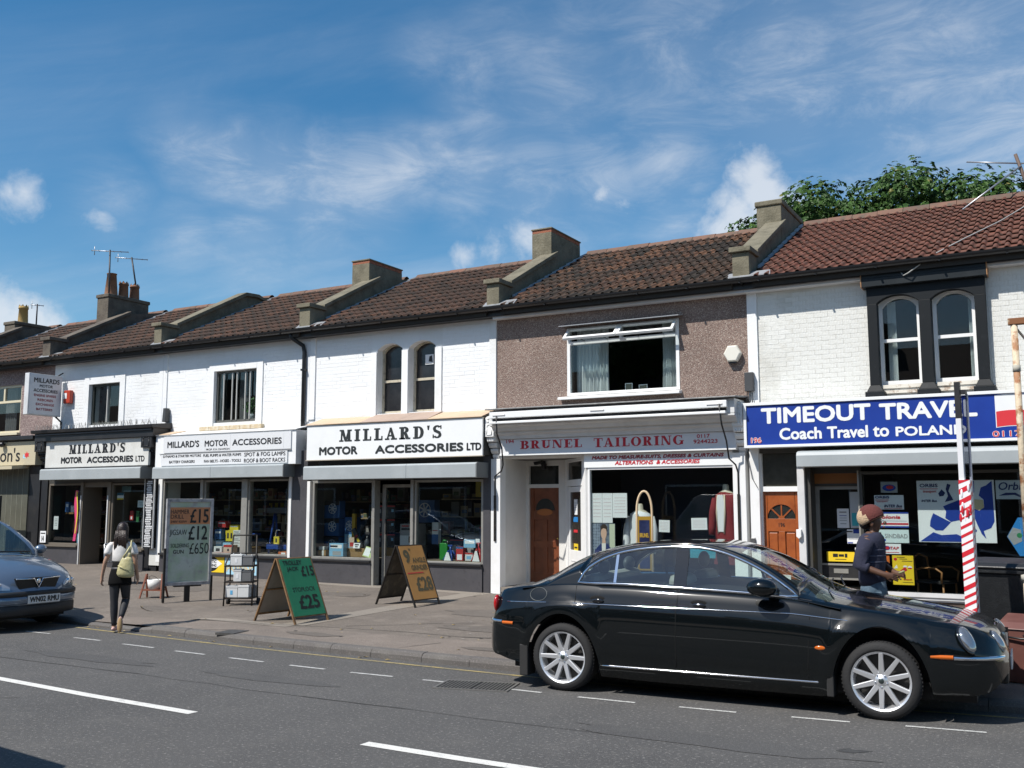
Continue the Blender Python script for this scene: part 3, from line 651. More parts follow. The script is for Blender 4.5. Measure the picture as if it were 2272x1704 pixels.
def shop_window(parent, x0, x1, z0, z1, y, mat, fw=.045, name='shop_window', sill=True, glassm=None):
    w = part(name, parent); f_ = MB()
    f_.box(x0 - fw, x0, y - .03, y + .06, z0 - fw, z1 + fw); f_.box(x1, x1 + fw, y - .03, y + .06, z0 - fw, z1 + fw)
    f_.box(x0, x1, y - .03, y + .06, z1, z1 + fw); f_.box(x0, x1, y - .035, y + .06, z0 - fw, z0)
    f_.build('frame', mat, w, .004)
    MB().box(x0, x1, y + .012, y + .018, z0, z1).build('pane', glassm or GLASS, w)
    return w
def shutter_box(house, x0, x1, z0, z1, y, rounded=False, seam=None):
    pr = [(15.82, z0), (y, z0), (y, z1 - .03), (y + .03, z1), (15.82, z1)] if not rounded else [(15.82, z0), (y, z0), (y, z1 - .07), (y + .03, z1 - .02), (y + .10, z1), (15.82, z1 + .03)]
    s = part('shutter_box', house)
    cuts = [x0] + ([seam] if seam else []) + [x1]
    for a, b in zip(cuts, cuts[1:]): MB().prism(pr, 'x', a + .002, b - .002).build('cover_panel', SHUT, s, .004)
    MB().prism([(p[0] - (.004 if p[0] < 15.8 else 0), p[1] + (.004 if p[1] > z0 + .1 else -.004)) for p in pr], 'x', x1 - .0015, x1 + .02).build('end_plate', M('shutter_end', (.16, .17, .17), .5), s)
    return s
def wallpart(house, x0, x1, z0, z1, holes, mat, thick=.3, arches=()):
    mb = MB(); wall_boxes(mb, x0, x1, z0, z1, YW, YW + thick, holes)
    for a, b, zs, zt in arches: arch_fill(mb, a, b, zs, zt, YW - .001, YW + thick - .002)
    return mb.build('wall', mat, house)
def console(parent, x0, x1, z0, z1, y, mat, style='white'):
    """scrolled shopfront bracket: block with arched panel and rosette over stepped mouldings"""
    c = part('console_bracket', parent); m_ = MB(); zm = z0 + (z1 - z0)*.52; w = x1 - x0; cx = (x0 + x1)/2
    pts = [(x0, zm), (x1, zm), (x1, z1 - w*.35)] + [(cx + w/2*math.cos(R(a)), z1 - w*.35 + w*.35*math.sin(R(a))) for a in (30, 60, 90, 120, 150)] + [(x0, z1 - w*.35)]
    m_.prism(pts, 'y', y, 15.95); m_.build('block', mat, c, .006)
    q = MB(); iz = zm + .04; iw = w*.28
    arch = [(cx - iw, iz), (cx + iw, iz), (cx + iw, iz + (z1-zm)*.35)] + [(cx + iw*math.cos(R(a)), iz + (z1-zm)*.35 + iw*math.sin(R(a))) for a in (30, 60, 90, 120, 150)] + [(cx - iw, iz + (z1-zm)*.35)]
    for a, b in zip(arch, arch[1:] + arch[:1]): q.tube([(a[0], y - .004, a[1]), (b[0], y - .004, b[1])], .009, 6)
    q.build('arched_panel', mat, c)
    r_ = MB()
    for a in range(4): r_.ell((cx + .035*math.cos(R(45 + 90*a)), y - .004, z1 - w*.42 + .035*math.sin(R(45 + 90*a))), .024, .014, .024, 10, 6)
    r_.build('rosette', mat, c)
    s_ = MB(); n = 4; h = (zm - z0)/n
    for i in range(n):
        d = .30 - .07*i; zz = zm - h*(i + 1)
        s_.prism([(15.95, zz), (16.0 - .30*(1 - i*.22) - .05, zz + h*.15), (16.0 - .30*(1 - i*.20) - .08, zz + h*.6), (16.0 - .30*(1-i*.2) - .08, zz + h), (15.95, zz + h)], 'x', x0 + .01*i, x1 - .01*i)
        for k_ in range(4): s_.ell((x0 + w*(.2 + .2*k_), 15.62 + .06*i, zz + h*.35), .016, .03, .03, 8, 6) if i == 0 else None
    s_.build('scroll', mat, c)
    return c

# colours for print
def ink(name, c, rough=.5): return M('print_' + name, c, rough)
RED = ink('red', (.52, .016, .03)); INKB = ink('black', (.012, .012, .014)); BLUE = ink('blue', (.008, .042, .30)); LBLUE = ink('light_blue', (.12, .42, .68)); YEL = ink('yellow', (.80, .56, .02))
DRED = ink('dark_red', (.30, .012, .02)); ORANGE = ink('orange', (.66, .16, .02)); PINKR = ink('bright_red', (.62, .03, .04)); DBLUE = ink('navy', (.012, .02, .11)); GREEN = ink('green', (.02, .20, .075)); GREYI = ink('grey', (.30, .31, .32)); SKYB = ink('sky', (.02, .20, .52)); BEIGE = ink('beige', (.62, .52, .32))
def poster(label, x0, x1, z0, z1, y, mat, items=(), name='poster', cat='poster', tilt=0.0):
    t = thing(name, label, cat, ((x0+x1)/2, y, (z0+z1)/2)); t.rotation_euler = (0, tilt, 0)
    cx, cz = (x0+x1)/2, (z0+z1)/2
    MB().box(x0 - cx, x1 - cx, 0, .004, z0 - cz, z1 - cz).build('sheet', mat, t)
    for it in items:
        if it[0] == 'r': _, a, b, c, d, m = it[:6]; MB().box(x0 - cx + a*(x1-x0), x0 - cx + b*(x1-x0), -.0016, 0, z0 - cz + c*(z1-z0), z0 - cz + d*(z1-z0)).build(it[6] if len(it) > 6 else 'printed_band', m, t)
        elif it[0] == 't': _, s, a, b, c, d, m = it[:7]; lettering(s, x0 - cx + a*(x1-x0), x0 - cx + b*(x1-x0), z0 - cz + c*(z1-z0), z0 - cz + d*(z1-z0), -.001, m, t, it[7] if len(it) > 7 else .02, it[8] if len(it) > 8 else 0, th=.0022)
        elif it[0] == 'p': MB().prism([(x0 - cx + a*(x1-x0), z0 - cz + b*(z1-z0)) for a, b in it[1]], 'y', -.0016 - (it[4] if len(it) > 4 else 0), 0).build(it[3] if len(it) > 3 else 'printed_shape', it[2], t)
        elif it[0] == 'e':
            _, a, b, ra, rb, m = it[:6]; MB().prism([(x0 - cx + (a + ra*math.cos(R(15*k_)))*(x1-x0), z0 - cz + (b + rb*math.sin(R(15*k_)))*(z1-z0)) for k_ in range(24)], 'y', -.0018 - (it[7] if len(it) > 7 else 0), 0).build(it[6] if len(it) > 6 else 'printed_disc', m, t)
    return t

# ================================================================ travel agency, no. 196
H5 = thing('terraced_house', 'white painted brick house with twin black framed windows over the blue travel shop sign', 'house', (0, 0, 0))
x0, x1 = B[6], B[7]
hol = [(-2.57, -1.95, 3.60, 4.99), (-1.79, -1.18, 3.60, 4.99)]
w5 = wallpart(H5, x0, x1, 3.25, 5.40, hol, OLDWHITE)
bricks(w5, x0 + .17, x1, 3.40, 5.25, YW, [(-2.71, -1.02, 3.30, 5.40)], OLDWHITE, 300, key=lambda s: abs(s[0] + 1.8))
MB().box(x0 + .004, x0 + .165, YW - .035, YW, 3.42, 5.29).build('quoin_strip', WHITEP, H5)
roof(H5, -4.45, x1, TILE_R, seed=5); gutter(H5, x0, x1, True); shell(H5, x0, x1)
parapet(H5, -4.76, -4.48); chimney(H5, -4.96, -4.50, 17.98, 19.55, 7.42, STONE, False)
sur = part('window_surround', H5); m_ = MB()
for a, b, e0, e1 in ((-2.70, -2.555, .0, .0), (-1.955, -1.785, 0, 0), (-1.185, -1.035, 0, 0)):
    m_.box(a, b, 15.86, 16.02, 3.60, 4.86)
    m_.hexa([(a - .05, 15.83, 3.50), (b + .05, 15.83, 3.50), (b + .05, 16.0, 3.50), (a - .05, 16.0, 3.50), (a, 15.86, 3.60), (b, 15.86, 3.60), (b, 16.0, 3.60), (a, 16.0, 3.60)])
    m_.box(a - .07, b + .07, 15.80, 15.998, 3.42, 3.498)
m_.build('pilaster', NAVY, sur, .006)
m_ = MB(); m_.box(-2.70, -1.035, 15.858, 15.999, 4.992, 5.12)
for a, b in ((-2.57, -1.95), (-1.79, -1.18)): arch_fill(m_, a, b, 4.86, 4.98, 15.859, 15.998)
for a, b in ((-2.70, -2.57), (-1.95, -1.79), (-1.18, -1.035)): m_.box(a, b, 15.859, 15.998, 4.86, 4.992)
m_.build('lintel', NAVY, sur)
m_ = MB(); m_.prism([(16.0, 5.12), (15.76, 5.12), (15.76, 5.245), (15.77, 5.25), (15.77, 5.38), (16.0, 5.38)], 'x', -2.75, -1.0); m_.build('head_board', M('slate_blue_black', (.010, .014, .017), .5, spec=.3, var=(3, (.018, .022, .025), .5, .75)), sur, .004)
MB().box(-2.765, -2.752, 15.757, 15.999, 5.12, 5.37).box(-.998, -.985, 15.757, 15.999, 5.12, 5.37).build('board_end', M('bare_timber', (.36, .19, .09), .8), sur)
for a, b in ((-2.565, -1.957), (-1.783, -1.187)):
    sash(H5, a, b, 3.60, 4.985, 16.05, .12, 4.30, WHITE, GLASSW, .055)
    MB().box(a + .02, b - .02, 15.93, 16.05, 3.545, 3.60).box(a, b, 15.95, 16.05, 3.47, 3.545).build('window_sill', M('flaking_sill', (.66, .62, .54), .8, var=(12, (.36, .27, .2), .52, .64)), H5)
for a, b, c in ((-2.46, -2.33, 5), (-1.30, -1.20, 4)):      # net curtains drawn aside
    cu = MB(); n = 26; P = [(a + (b-a)*i/n, 16.20 + .018*math.sin(i*1.6)) for i in range(n+1)]
    cu.loft([[(p[0], p[1], z) for p in P] for z in (3.66, 4.3, 4.93)], 0, False, True); cu.build('curtain', CLOTHW, H5)
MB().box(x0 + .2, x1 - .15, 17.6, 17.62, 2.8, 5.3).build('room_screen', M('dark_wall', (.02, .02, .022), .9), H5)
# shopfront
m_ = MB(); m_.box(x0 + .02, -4.45, 15.80, 16.3, .15, 2.68); m_.build('post', WHITE, H5, .004)
MB().box(-3.845, -3.735, 15.78, 16.3, .15, 2.36).build('post', GREYW, H5, .004)
MB().box(x0 + .02, x1, 15.86, 16.3, 2.60, 3.30).build('lintel_beam', DFRAME, H5)
d = part('front_door', H5); xa, xb, za, zb, y = -4.425, -3.865, .24, 1.99, 15.93
wall_boxes(MB(), 0, 1, 0, 1, 0, 1, [])
cx, cz = (xa + xb)/2, 1.56; ro = .225
m_ = MB(); m_.box(xa, xb, y + .025, y + .05, za, zb)     # leaf behind
m_.build('leaf', WOODRED, d)
m_ = MB()
m_.box(xa, xa + .065, y, y + .026, za, zb); m_.box(xb - .065, xb, y, y + .026, za, zb)
m_.box(xa + .065, xb - .065, y, y + .026, 1.36, cz); m_.box(xa + .065, xb - .065, y, y + .026, .62, .72); m_.box(xa + .065, xb - .065, y, y + .026, za, .40)
m_.box(cx - .05, cx + .05, y, y + .026, .72, 1.36); m_.box(cx - .05, cx + .05, y, y + .026, .40, .62)
P = [(cx + (ro)*math.cos(R(a)), cz + (ro)*math.sin(R(a))) for a in range(0, 181, 10)]
for p, q in zip(P, P[1:]): m_.prism([p, q, (q[0], zb), (p[0], zb)], 'y', y, y + .026)
m_.box(xa + .065, cx - ro, y, y + .026, cz, zb); m_.box(cx + ro, xb - .065, y, y + .026, cz, zb)
m_.build('stiles_and_rails', WOODRED, d, .003)
for s in (-1, 1):
    for za_, zb_ in ((.74, 1.34), (.42, .60)):
        a, b = sorted((cx + s*.07, cx + s*.205)); MB().box(a, b, y + .008, y + .026, za_, zb_).build('panel', WOODRED, d, .012)
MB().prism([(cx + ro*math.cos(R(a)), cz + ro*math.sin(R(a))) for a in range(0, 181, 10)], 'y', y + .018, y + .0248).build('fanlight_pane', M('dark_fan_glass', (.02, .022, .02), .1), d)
m_ = MB()
for a in (45, 90, 135): m_.prism(_bar(cx, cz, cx + ro*math.cos(R(a)), cz + ro*math.sin(R(a)), .022), 'y', y + .004 + .001*(a % 7), y + .018)
m_.prism([(cx + .05*math.cos(R(a)), cz + .05*math.sin(R(a))) for a in range(0, 181, 20)], 'y', y + .003, y + .019); m_.build('glazing_bar', WOODRED, d)
lettering('196', cx - .045, cx + .05, 1.435, 1.495, y - .001, INKB, d, .0, name='house_number')
MB().ell((xa + .03, y - .02, 1.10), .022, .022, .022).build('door_knob', CHROME, d)
MB().box(cx - .03, cx + .12, y - .006, y, .60, .68).build('letter_plate', WHITE, d)
m_ = MB(); m_.box(-4.45, xa, 15.88, 16.0, .2, 2.62); m_.box(xb, -3.845, 15.88, 16.0, .2, 2.62); m_.box(xa, xb, 15.885, 16.0, 1.99, 2.07); m_.build('door_frame', WHITE, H5)
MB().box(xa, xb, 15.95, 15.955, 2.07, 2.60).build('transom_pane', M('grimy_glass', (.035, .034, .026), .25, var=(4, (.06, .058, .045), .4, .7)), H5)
bx_ = tag(MB().box(-4.60, -4.53, 15.76, 15.80, 1.08, 1.26).build('entry_phone', M('pewter', (.2, .2, .2), .35, .7), None, .008), 'small grey entry phone on the white post beside the red door', 'entry phone')
bx_ = tag(MB().prism([(-3.87, 1.40), (-3.795, 1.40), (-3.795, 1.29), (-3.83, 1.255), (-3.87, 1.29)], 'y', 15.72, 15.78).build('bell_box', WHITE, None, .004), 'small white shield shaped box on the post right of the red door', 'bell box')
# shop door, recessed
d = part('shop_door', H5); m_ = MB(); y = 16.18
for a, b, c, e in ((-3.66, -3.60, .2, 2.07), (-3.01, -2.95, .2, 2.07)): m_.box(a, b, y, y + .05, c, e)
for c, e in ((2.02, 2.07), (.84, .87), (.62, .65), (.2, .32)): m_.box(-3.60, -3.01, y + .001, y + .049, c, e)
m_.build('frame', FRAME, d)
MB().box(-3.60, -3.01, y + .02, y + .026, .87, 2.02).box(-3.60, -3.01, y + .02, y + .026, .32, .62).build('pane', GLASS, d)
MB().box(-3.60, -3.01, y + .015, y + .03, .65, .84).build('kick_panel', BLACK, d)
MB().box(-3.42, -3.20, y + .005, y + .015, .72, .79).build('letter_plate', FRAME, d)
m_ = MB(); m_.box(-3.73, -3.66, 15.86, 16.3, .15, 2.36); m_.build('door_jamb', DFRAME, H5)
m_ = MB(); m_.box(-2.95, -2.925, 15.84, 16.25, .15, 2.30); m_.build('mullion', FRAME, H5)
MB().box(-3.66, -2.95, 16.16, 16.2, 2.11, 2.27).build('door_head_panel', M('amber_panel', (.30, .12, .03), .5), H5)
MB().box(-3.66, -2.95, 16.15, 16.2, 2.07, 2.11).box(-3.66, -2.95, 16.15, 16.2, 2.27, 2.60).build('door_head', DFRAME, H5)
shop_window(H5, -2.88, x1 - .1, .50, 2.24, 15.86, DFRAME)
m_ = MB()
for i, (a, b, yy) in enumerate(((.44, .50, 15.78), (.40, .437, 15.80), (.375, .398, 15.82))): m_.box(-2.92, x1 - .05, yy, 15.86, a, b)
m_.build('window_sill', GREYW, H5)
MB().box(-2.92, x1, 15.84, 16.3, .1, .375).build('stall_riser', M('brown_riser', (.11, .075, .055), .7, var=(6, (.07, .05, .04), .4, .7)), H5)
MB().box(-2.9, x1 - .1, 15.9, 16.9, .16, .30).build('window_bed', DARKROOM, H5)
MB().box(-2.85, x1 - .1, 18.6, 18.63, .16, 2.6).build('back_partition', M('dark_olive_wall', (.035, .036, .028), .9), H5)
shutter_box(H5, -3.76, x1 - .02, 2.36, 2.60, 15.42, True)
# fascia sign
t = thing('fascia_sign', 'long blue fascia sign with white lettering TIMEOUT TRAVEL Coach Travel to POLAND', 'shop sign', (0, 0, 0))
BL = M('sign_blue', (.008, .036, .26), .38, var=(2, (.010, .045, .30), .4, .7))
MB().box(-4.555, .155, 15.565, 15.60, 2.715, 3.345).build('panel', BL, t)
m_ = MB(); m_.box(-4.60, .20, 15.54, 15.86, 3.345, 3.39); m_.box(-4.60, .20, 15.54, 15.86, 2.675, 2.715); m_.box(-4.60, -4.555, 15.541, 15.86, 2.715, 3.345); m_.box(.155, .20, 15.541, 15.86, 2.715, 3.345); m_.build('border', SIGNW, t, .003)
y = 15.565
lettering('TIMEOUT', -4.32, -2.66, 3.045, 3.30, y, SIGNW, t, .045); lettering('TRAVEL', -2.54, -1.205, 3.035, 3.285, y, SIGNW, t, .045)
lettering('Coach', -4.04, -3.39, 2.785, 2.975, y, SIGNW, t, .04); lettering('Travel', -3.31, -2.71, 2.785, 2.97, y, SIGNW, t, .04); lettering('to', -2.64, -2.41, 2.785, 2.945, y, SIGNW, t, .04); lettering('POLAND', -2.32, -1.36, 2.785, 2.93, y, SIGNW, t, .04)
lettering('196', -4.495, -4.32, 2.745, 2.84, y, SIGNW, t, .07); lettering('196', -4.49, -4.325, 2.75, 2.835, y - .004, PINKR, t, .0)
lettering('0117 94', -1.03, -.42, 2.73, 2.82, y, SIGNW, t, .06); lettering('0117 94', -1.025, -.425, 2.734, 2.816, y - .004, PINKR, t, .0)
wv = lambda x: .018*math.sin((x + .98)*7)
fx = [-.975 + .06*i for i in range(11)]
flat('flag_outline', SIGNW, t, [(a, 2.862 + wv(a)) for a in fx] + [(a, 3.322 + wv(a)) for a in reversed(fx)], y - .002, .002)
flat('flag_red', PINKR, t, [(a if a > -.97 else -.965, 2.872 + wv(a)) for a in fx] + [(a if a > -.97 else -.965, 3.09 + wv(a)) for a in reversed(fx)], y - .004, .002)
# posters in the travel shop window
Y5 = 15.885
mp = lambda a, b: ((a - 1305)/595, 1 - (b - 685)/465)
items = []
for nm, pts, m in (('iberia', [(1425, 932), (1560, 1000), (1530, 1030), (1495, 1062), (1440, 1062), (1395, 1030), (1402, 985)], BLUE),
               ('west', [(1505, 880), (1560, 858), (1640, 828), (1668, 850), (1725, 835), (1735, 895), (1780, 912), (1790, 960), (1705, 962), (1665, 985), (1620, 985), (1580, 992), (1562, 998), (1518, 968), (1527, 920)], BLUE),
               ('east', [(1780, 912), (1818, 888), (1816, 830), (1782, 800), (1800, 740), (1840, 725), (1885, 690), (1890, 990), (1862, 1040), (1805, 1062), (1822, 1120), (1790, 1085), (1762, 1020), (1740, 962), (1790, 957)], BLUE), ('north', [(1728, 690), (1752, 690), (1750, 770), (1735, 800)], BLUE),
               ('north_africa', [(1315, 1145), (1420, 1075), (1482, 1096), (1600, 1088), (1645, 1108), (1652, 1145)], BLUE), ('britain', [(1545, 708), (1572, 718), (1553, 765), (1588, 832), (1520, 848), (1548, 802), (1532, 750)], DBLUE), ('ireland', [(1473, 782), (1500, 752), (1528, 778), (1512, 802), (1482, 806)], DBLUE),
               ('italy', [(1660, 985), (1700, 972), (1755, 1060), (1740, 1078), (1690, 1020)], BLUE), ('sardinia', [(1632, 1020), (1648, 1010), (1650, 1060), (1634, 1070)], BLUE), ('poland', [(1730, 825), (1812, 832), (1818, 888), (1780, 912), (1735, 892)], BEIGE)):
    items.append(('p', [mp(a, b) for a, b in pts], m, 'map_land', .0003*len(items)))
items += [('t', 'ORBIS', .04, .28, .89, .95, DBLUE, .04), ('t', 'transport', .08, .26, .79, .84, RED), ('t', 'INTER Bus', .055, .26, .65, .69, DBLUE, .03, .2), ('r', .04, .28, .86, .87, RED)]
poster('large white poster with a blue map of Europe in the travel shop window', -2.11, -1.07, 1.235, 2.135, Y5, PAPER, items)
poster('small grey sticker with a blurred red and blue oval high in the travel shop window', -2.62, -2.38, 1.96, 2.125, Y5, GREYI, [('e', .5, .45, .4, .3, BLUE), ('e', .55, .5, .22, .16, RED, 'printed_disc', .001)])
poster('white ORBIS and INTER Bus poster above the Polonia poster', -2.72, -2.30, 1.71, 1.925, Y5, PAPER, [('t', 'ORBIS', .03, .52, .76, .95, DBLUE, .05), ('r', .03, .5, .64, .68, RED), ('t', 'transport', .08, .46, .48, .6, RED), ('t', 'INTER Bus', .33, .94, .14, .34, DBLUE, .04, .25), ('r', .33, .94, .06, .09, RED)])
poster('white Polonia poster with blue edges and a red stripe', -2.76, -2.245, 1.44, 1.67, Y5, PAPER, [('r', 0, 1, .9, 1, BLUE), ('r', 0, 1, 0, .1, BLUE), ('t', 'polonia', .14, .78, .5, .8, RED, .04, .2), ('r', .02, .99, .18, .30, RED), ('r', .1, .95, .42, .44, DBLUE)])
poster('pale SINDBAD poster with blue dots below the Polonia poster', -2.71, -2.25, 1.215, 1.41, Y5, M('pale_poster', (.60, .70, .70), .7), [('t', 'SINDBAD', .26, .96, .36, .68, GREYI, .01), ('e', .18, .45, .05, .11, LBLUE), ('e', .09, .25, .05, .11, BLUE), ('e', .24, .2, .05, .1, BLUE)])
poster('small white poster with a blue eye and red letters below the SINDBAD poster', -2.65, -2.37, 1.05, 1.20, Y5, PAPER, [('e', .26, .58, .2, .22, BLUE), ('e', .32, .58, .1, .16, RED, 'printed_disc', .001), ('t', 'TAP', .45, .9, .42, .72, RED, .03, .2), ('r', .1, .9, .12, .18, RED)])
poster('yellow poster with red lettering low in the travel shop window', -2.50, -2.205, .60, 1.03, Y5, YEL, [('r', .22, .6, .93, .95, INKB), ('r', .34, .7, .87, .89, INKB), ('r', .45, .95, .80, .82, INKB), ('p', [(.05, .55), (.2, .68), (.25, .56)], PAPER), ('p', [(.35, .48), (.6, .62), (.7, .5), (.55, .44)], RED), ('e', .82, .6, .1, .05, PAPER), ('e', .6, .63, .1, .03, PAPER), ('e', .82, .57, .1, .02, RED, 'printed_disc', .001), ('e', .15, .87, .08, .05, RED), ('t', 'bispol', .5, .88, .15, .21, RED, .04), ('r', .45, .95, .08, .095, INKB)])
poster('orange poster half hidden behind the man beside the yellow poster', -2.68, -2.54, .72, 1.02, Y5, ORANGE, [('r', .3, .7, .4, .8, PAPER)])
poster('grey Orbis poster with a red and black swoosh right of the map', -1.05, -.42, 1.86, 2.13, Y5, M('pale_grey_poster', (.50, .53, .55), .7), [('t', 'Orbis', .06, .62, .48, .9, DBLUE, .02, .2), ('p', [(.05, .18), (.2, .34), (.4, .34), (.5, .2), (.7, .18), (.95, .3), (.95, .18), (.7, .05), (.5, .08), (.38, .22), (.2, .2)], DBLUE), ('p', [(.5, .2), (.7, .18), (.95, .3), (.95, .18), (.7, .05), (.5, .08)], RED, 'printed_shape', .001)])
hx = thing('hanging_sign', 'light blue hexagonal sign hanging in the travel shop window by the rusty post', 'sign', (-.62, 15.90, 1.33))
MB().prism([(-.32, 0), (-.17, .27), (.17, .27), (.32, 0), (.17, -.27), (-.17, -.27)], 'y', 0, .01).build('panel', SKYB, hx)
MB().prism([(-.315, 0), (-.24, .13), (-.14, .10), (-.13, -.06), (-.24, -.12)], 'y', -.002, 0).build('printed_shape', GREYI, hx); MB().prism([(-.16 + .035*math.cos(R(20*i)), .02 + .035*math.sin(R(20*i))) for i in range(18)], 'y', -.004, 0).build('printed_disc', GREEN, hx)
lettering('S', .02, .10, .0, .09, -.001, PAPER, hx, .04); lettering('A', .02, .09, -.22, -.15, -.001, PAPER, hx, .04); MB().box(-.02, .10, -.003, 0, .17, .195).box(.0, .10, -.003, 0, .13, .15).build('printed_line', PAPER, hx)
# notices on the recessed door
yd = 16.195
poster('white notice sheet taped to the travel shop door glass', -3.34, -3.16, 1.42, 1.72, yd - .0, PAPER, [('r', .2, .8, .8, .84, INKB), ('r', .2, .8, .62, .65, BLUE), ('r', .2, .8, .5, .53, GREYI), ('r', .2, .8, .38, .41, GREYI), ('r', .25, .75, .2, .24, GREYI)])
poster('tall pale notice with a turquoise square on the travel shop door', -3.14, -2.99, 1.42, 1.98, yd, M('pale_grey_poster', (.50, .53, .55), .7), [('r', .15, .85, .06, .42, ink('turquoise', (.05, .42, .48)))])
poster('small cluttered blue and white cards on the travel shop door', -3.20, -2.99, 1.18, 1.40, yd, PAPER, [('r', .45, 1, .72, 1, BLUE), ('r', 0, .4, .8, .88, INKB), ('r', .1, .9, .3, .34, GREYI), ('r', .02, .4, .02, .1, BLUE)])
poster('yellow strip sticker with black print across the travel shop door', -3.52, -3.10, .90, 1.05, yd, YEL, [('r', .22, .40, .45, .8, INKB), ('r', .43, .62, .5, .75, INKB), ('r', .65, .74, .42, .82, INKB), ('r', .3, .7, .2, .26, INKB)])
poster('small white no smoking notice on the travel shop door', -3.09, -2.985, .91, 1.12, yd, PAPER, [('e', .5, .66, .32, .2, RED), ('e', .5, .66, .22, .14, PAPER, 'printed_disc', .001), ('r', .3, .7, .64, .68, RED), ('r', .1, .9, .18, .24, PINKR)])
def cane_chair(label, loc, rz_):
    c = thing('chair', label, 'chair', loc, rz_); W_ = M('cane_wood', (.34, .16, .06), .5)
    MB().box(-.22, .22, -.22, .22, .42, .47).build('seat', M('dark_seat', (.02, .02, .02), .8), c, .01)
    for sx in (-1, 1):
        for sy in (-1, 1): MB().tube([(sx*.21, sy*.21, 0), (sx*.20, sy*.20, .44)], .016, 8).build('leg', W_, c)
        MB().tube([(sx*.25, -.2, .44), (sx*.27, -.22, .60), (sx*.27, -.12, .66), (sx*.26, .1, .66), (sx*.24, .22, .62)], .016, 8).build('armrest', W_, c)
    MB().tube([(-.2, .21, .45), (-.21, .25, .8), (0, .28, .86), (.21, .25, .8), (.2, .21, .45)], .016, 8).build('backrest', W_, c)
    return c
cane_chair('bentwood armchair inside the travel shop behind the yellow poster', (-2.0, 16.75, .16), R(70))
tb_ = thing('low_table', 'low wooden table inside the travel shop behind the striped post', 'table', (-1.25, 16.5, .16))
W_ = M('cane_wood', (.34, .16, .06), .5); MB().box(-.3, .3, -.2, .2, .55, .6).build('table_top', W_, tb_, .005)
for sx in (-1, 1):
    for sy in (-1, 1): MB().box(sx*.27 - .025, sx*.27 + .025, sy*.17 - .025, sy*.17 + .025, 0, .55).build('leg', W_, tb_)
# plain neighbour to the right (only its edge could ever show)
H6 = thing('terraced_house', 'plain white house beyond the travel shop at the right end', 'house', (0, 0, 0))
wallpart(H6, B[7], B[8], .1, 5.40, [(1.6, 3.2, 3.6, 4.9)], OLDWHITE); roof(H6, B[7] + .2, B[8], TILE_D, seed=6); gutter(H6, B[7] + .003, B[8]); shell(H6, B[7], B[8]); sash(H6, 1.6, 3.2, 3.6, 4.9, 16.05)
parapet(H6, .07, .36)

# ================================================================ tailor, no. 194
PEB = pebble('pink_pebbledash', [(.19, .130, .105), (.245, .172, .142), (.28, .20, .165), (.22, .15, .123), (.36, .28, .235), (.255, .178, .148), (.165, .115, .096), (.30, .222, .185), (.265, .188, .156), (.43, .36, .31)], 85)
H4 = thing('terraced_house', 'brown pebbledashed house with open top window over the tailor shop', 'house', (0, 0, 0))
x0, x1 = B[5], B[6]
wallpart(H4, x0, x1, 3.25, 5.40, [(-7.96, -5.81, 3.72, 4.97)], PEB)
roof(H4, -9.20, -4.79, TILE_B, seed=4); gutter(H4, x0 + .003, x1 - .003, True); shell(H4, x0, x1)
parapet(H4, -9.49, -9.22); chimney(H4, -9.72, -9.26, 17.92, 19.30, 7.54, STONE, True)
wn = part('window', H4); m_ = MB(); y = 15.99; xa, xb = -7.955, -5.815
m_.box(xa, xa + .06, y, y + .08, 3.73, 4.965); m_.box(xb - .06, xb, y, y + .08, 3.73, 4.965); m_.box(xa + .06, xb - .06, y, y + .08, 3.73, 3.78); m_.box(xa + .06, xb - .06, y, y + .08, 4.925, 4.965)
m_.box(xa + .06, xb - .06, y - .01, y + .081, 4.655, 4.715); m_.box(-6.925, -6.875, y, y + .079, 4.715, 4.925)
m_.build('frame', WHITE, wn, .004)
MB().box(xa + .06, xb - .06, y + .03, y + .036, 3.78, 4.655).build('pane', GLASSW, wn)
MB().hexa([(-8.09, 15.86, 3.655), (-5.78, 15.86, 3.655), (-5.78, 16.05, 3.665), (-8.09, 16.05, 3.665), (-8.09, 15.86, 3.70), (-5.78, 15.86, 3.70), (-5.78, 16.05, 3.73), (-8.09, 16.05, 3.73)]).build('window_sill', WHITE, H4, .006)
MB().hexa([(-8.02, 15.78, 4.975), (-5.74, 15.78, 4.975), (-5.74, 16.01, 5.01), (-8.02, 16.01, 5.01), (-8.02, 15.78, 4.988), (-5.74, 15.78, 4.988), (-5.74, 16.01, 5.035), (-8.02, 16.01, 5.035)]).build('drip_hood', M('grey_hood', (.30, .31, .33), .5), H4)
for a, b in ((-7.93, -6.905), (-6.895, -5.84)):         # top-hung lights pushed open
    c = part('open_light', H4); c.location = (0, 15.99, 4.93); c.rotation_euler = (R(-48), 0, 0)
    m_ = MB(); h = .30
    m_.box(a, b, -.03, .02, -.035, 0); m_.box(a, b, -.03, .02, -h, -h + .05); m_.box(a, a + .05, -.03, .02, -h + .05, -.035); m_.box(b - .05, b, -.03, .02, -h + .05, -.035); m_.build('frame', WHITE, c, .005)
    MB().box(a + .05, b - .05, -.008, -.003, -h + .05, -.035).build('pane', GLASSW, c)
    for q in (.28, .72):
        s_ = MB().tube([(a + (b-a)*q, 15.80, 4.75), (a + (b-a)*q + .05, 15.98, 4.71)], .006, 6); s_.build('stay', METALB, H4)
for k_, (a, b) in enumerate(((-7.88, -7.25), (-6.22, -5.88))):
    cu = MB(); n = 60; P = [(a + (b-a)*i/n, 16.26 + .035*math.sin(i*.95) + .012*math.sin(i*2.3)) for i in range(n+1)]
    cu.loft([[(p[0] + .01*math.sin(z*3 + p[0]*9), p[1], z) for p in P] for z in (3.72, 4.0, 4.4, 4.96)], 0, False, True); cu.build('curtain', CLOTHW, H4)
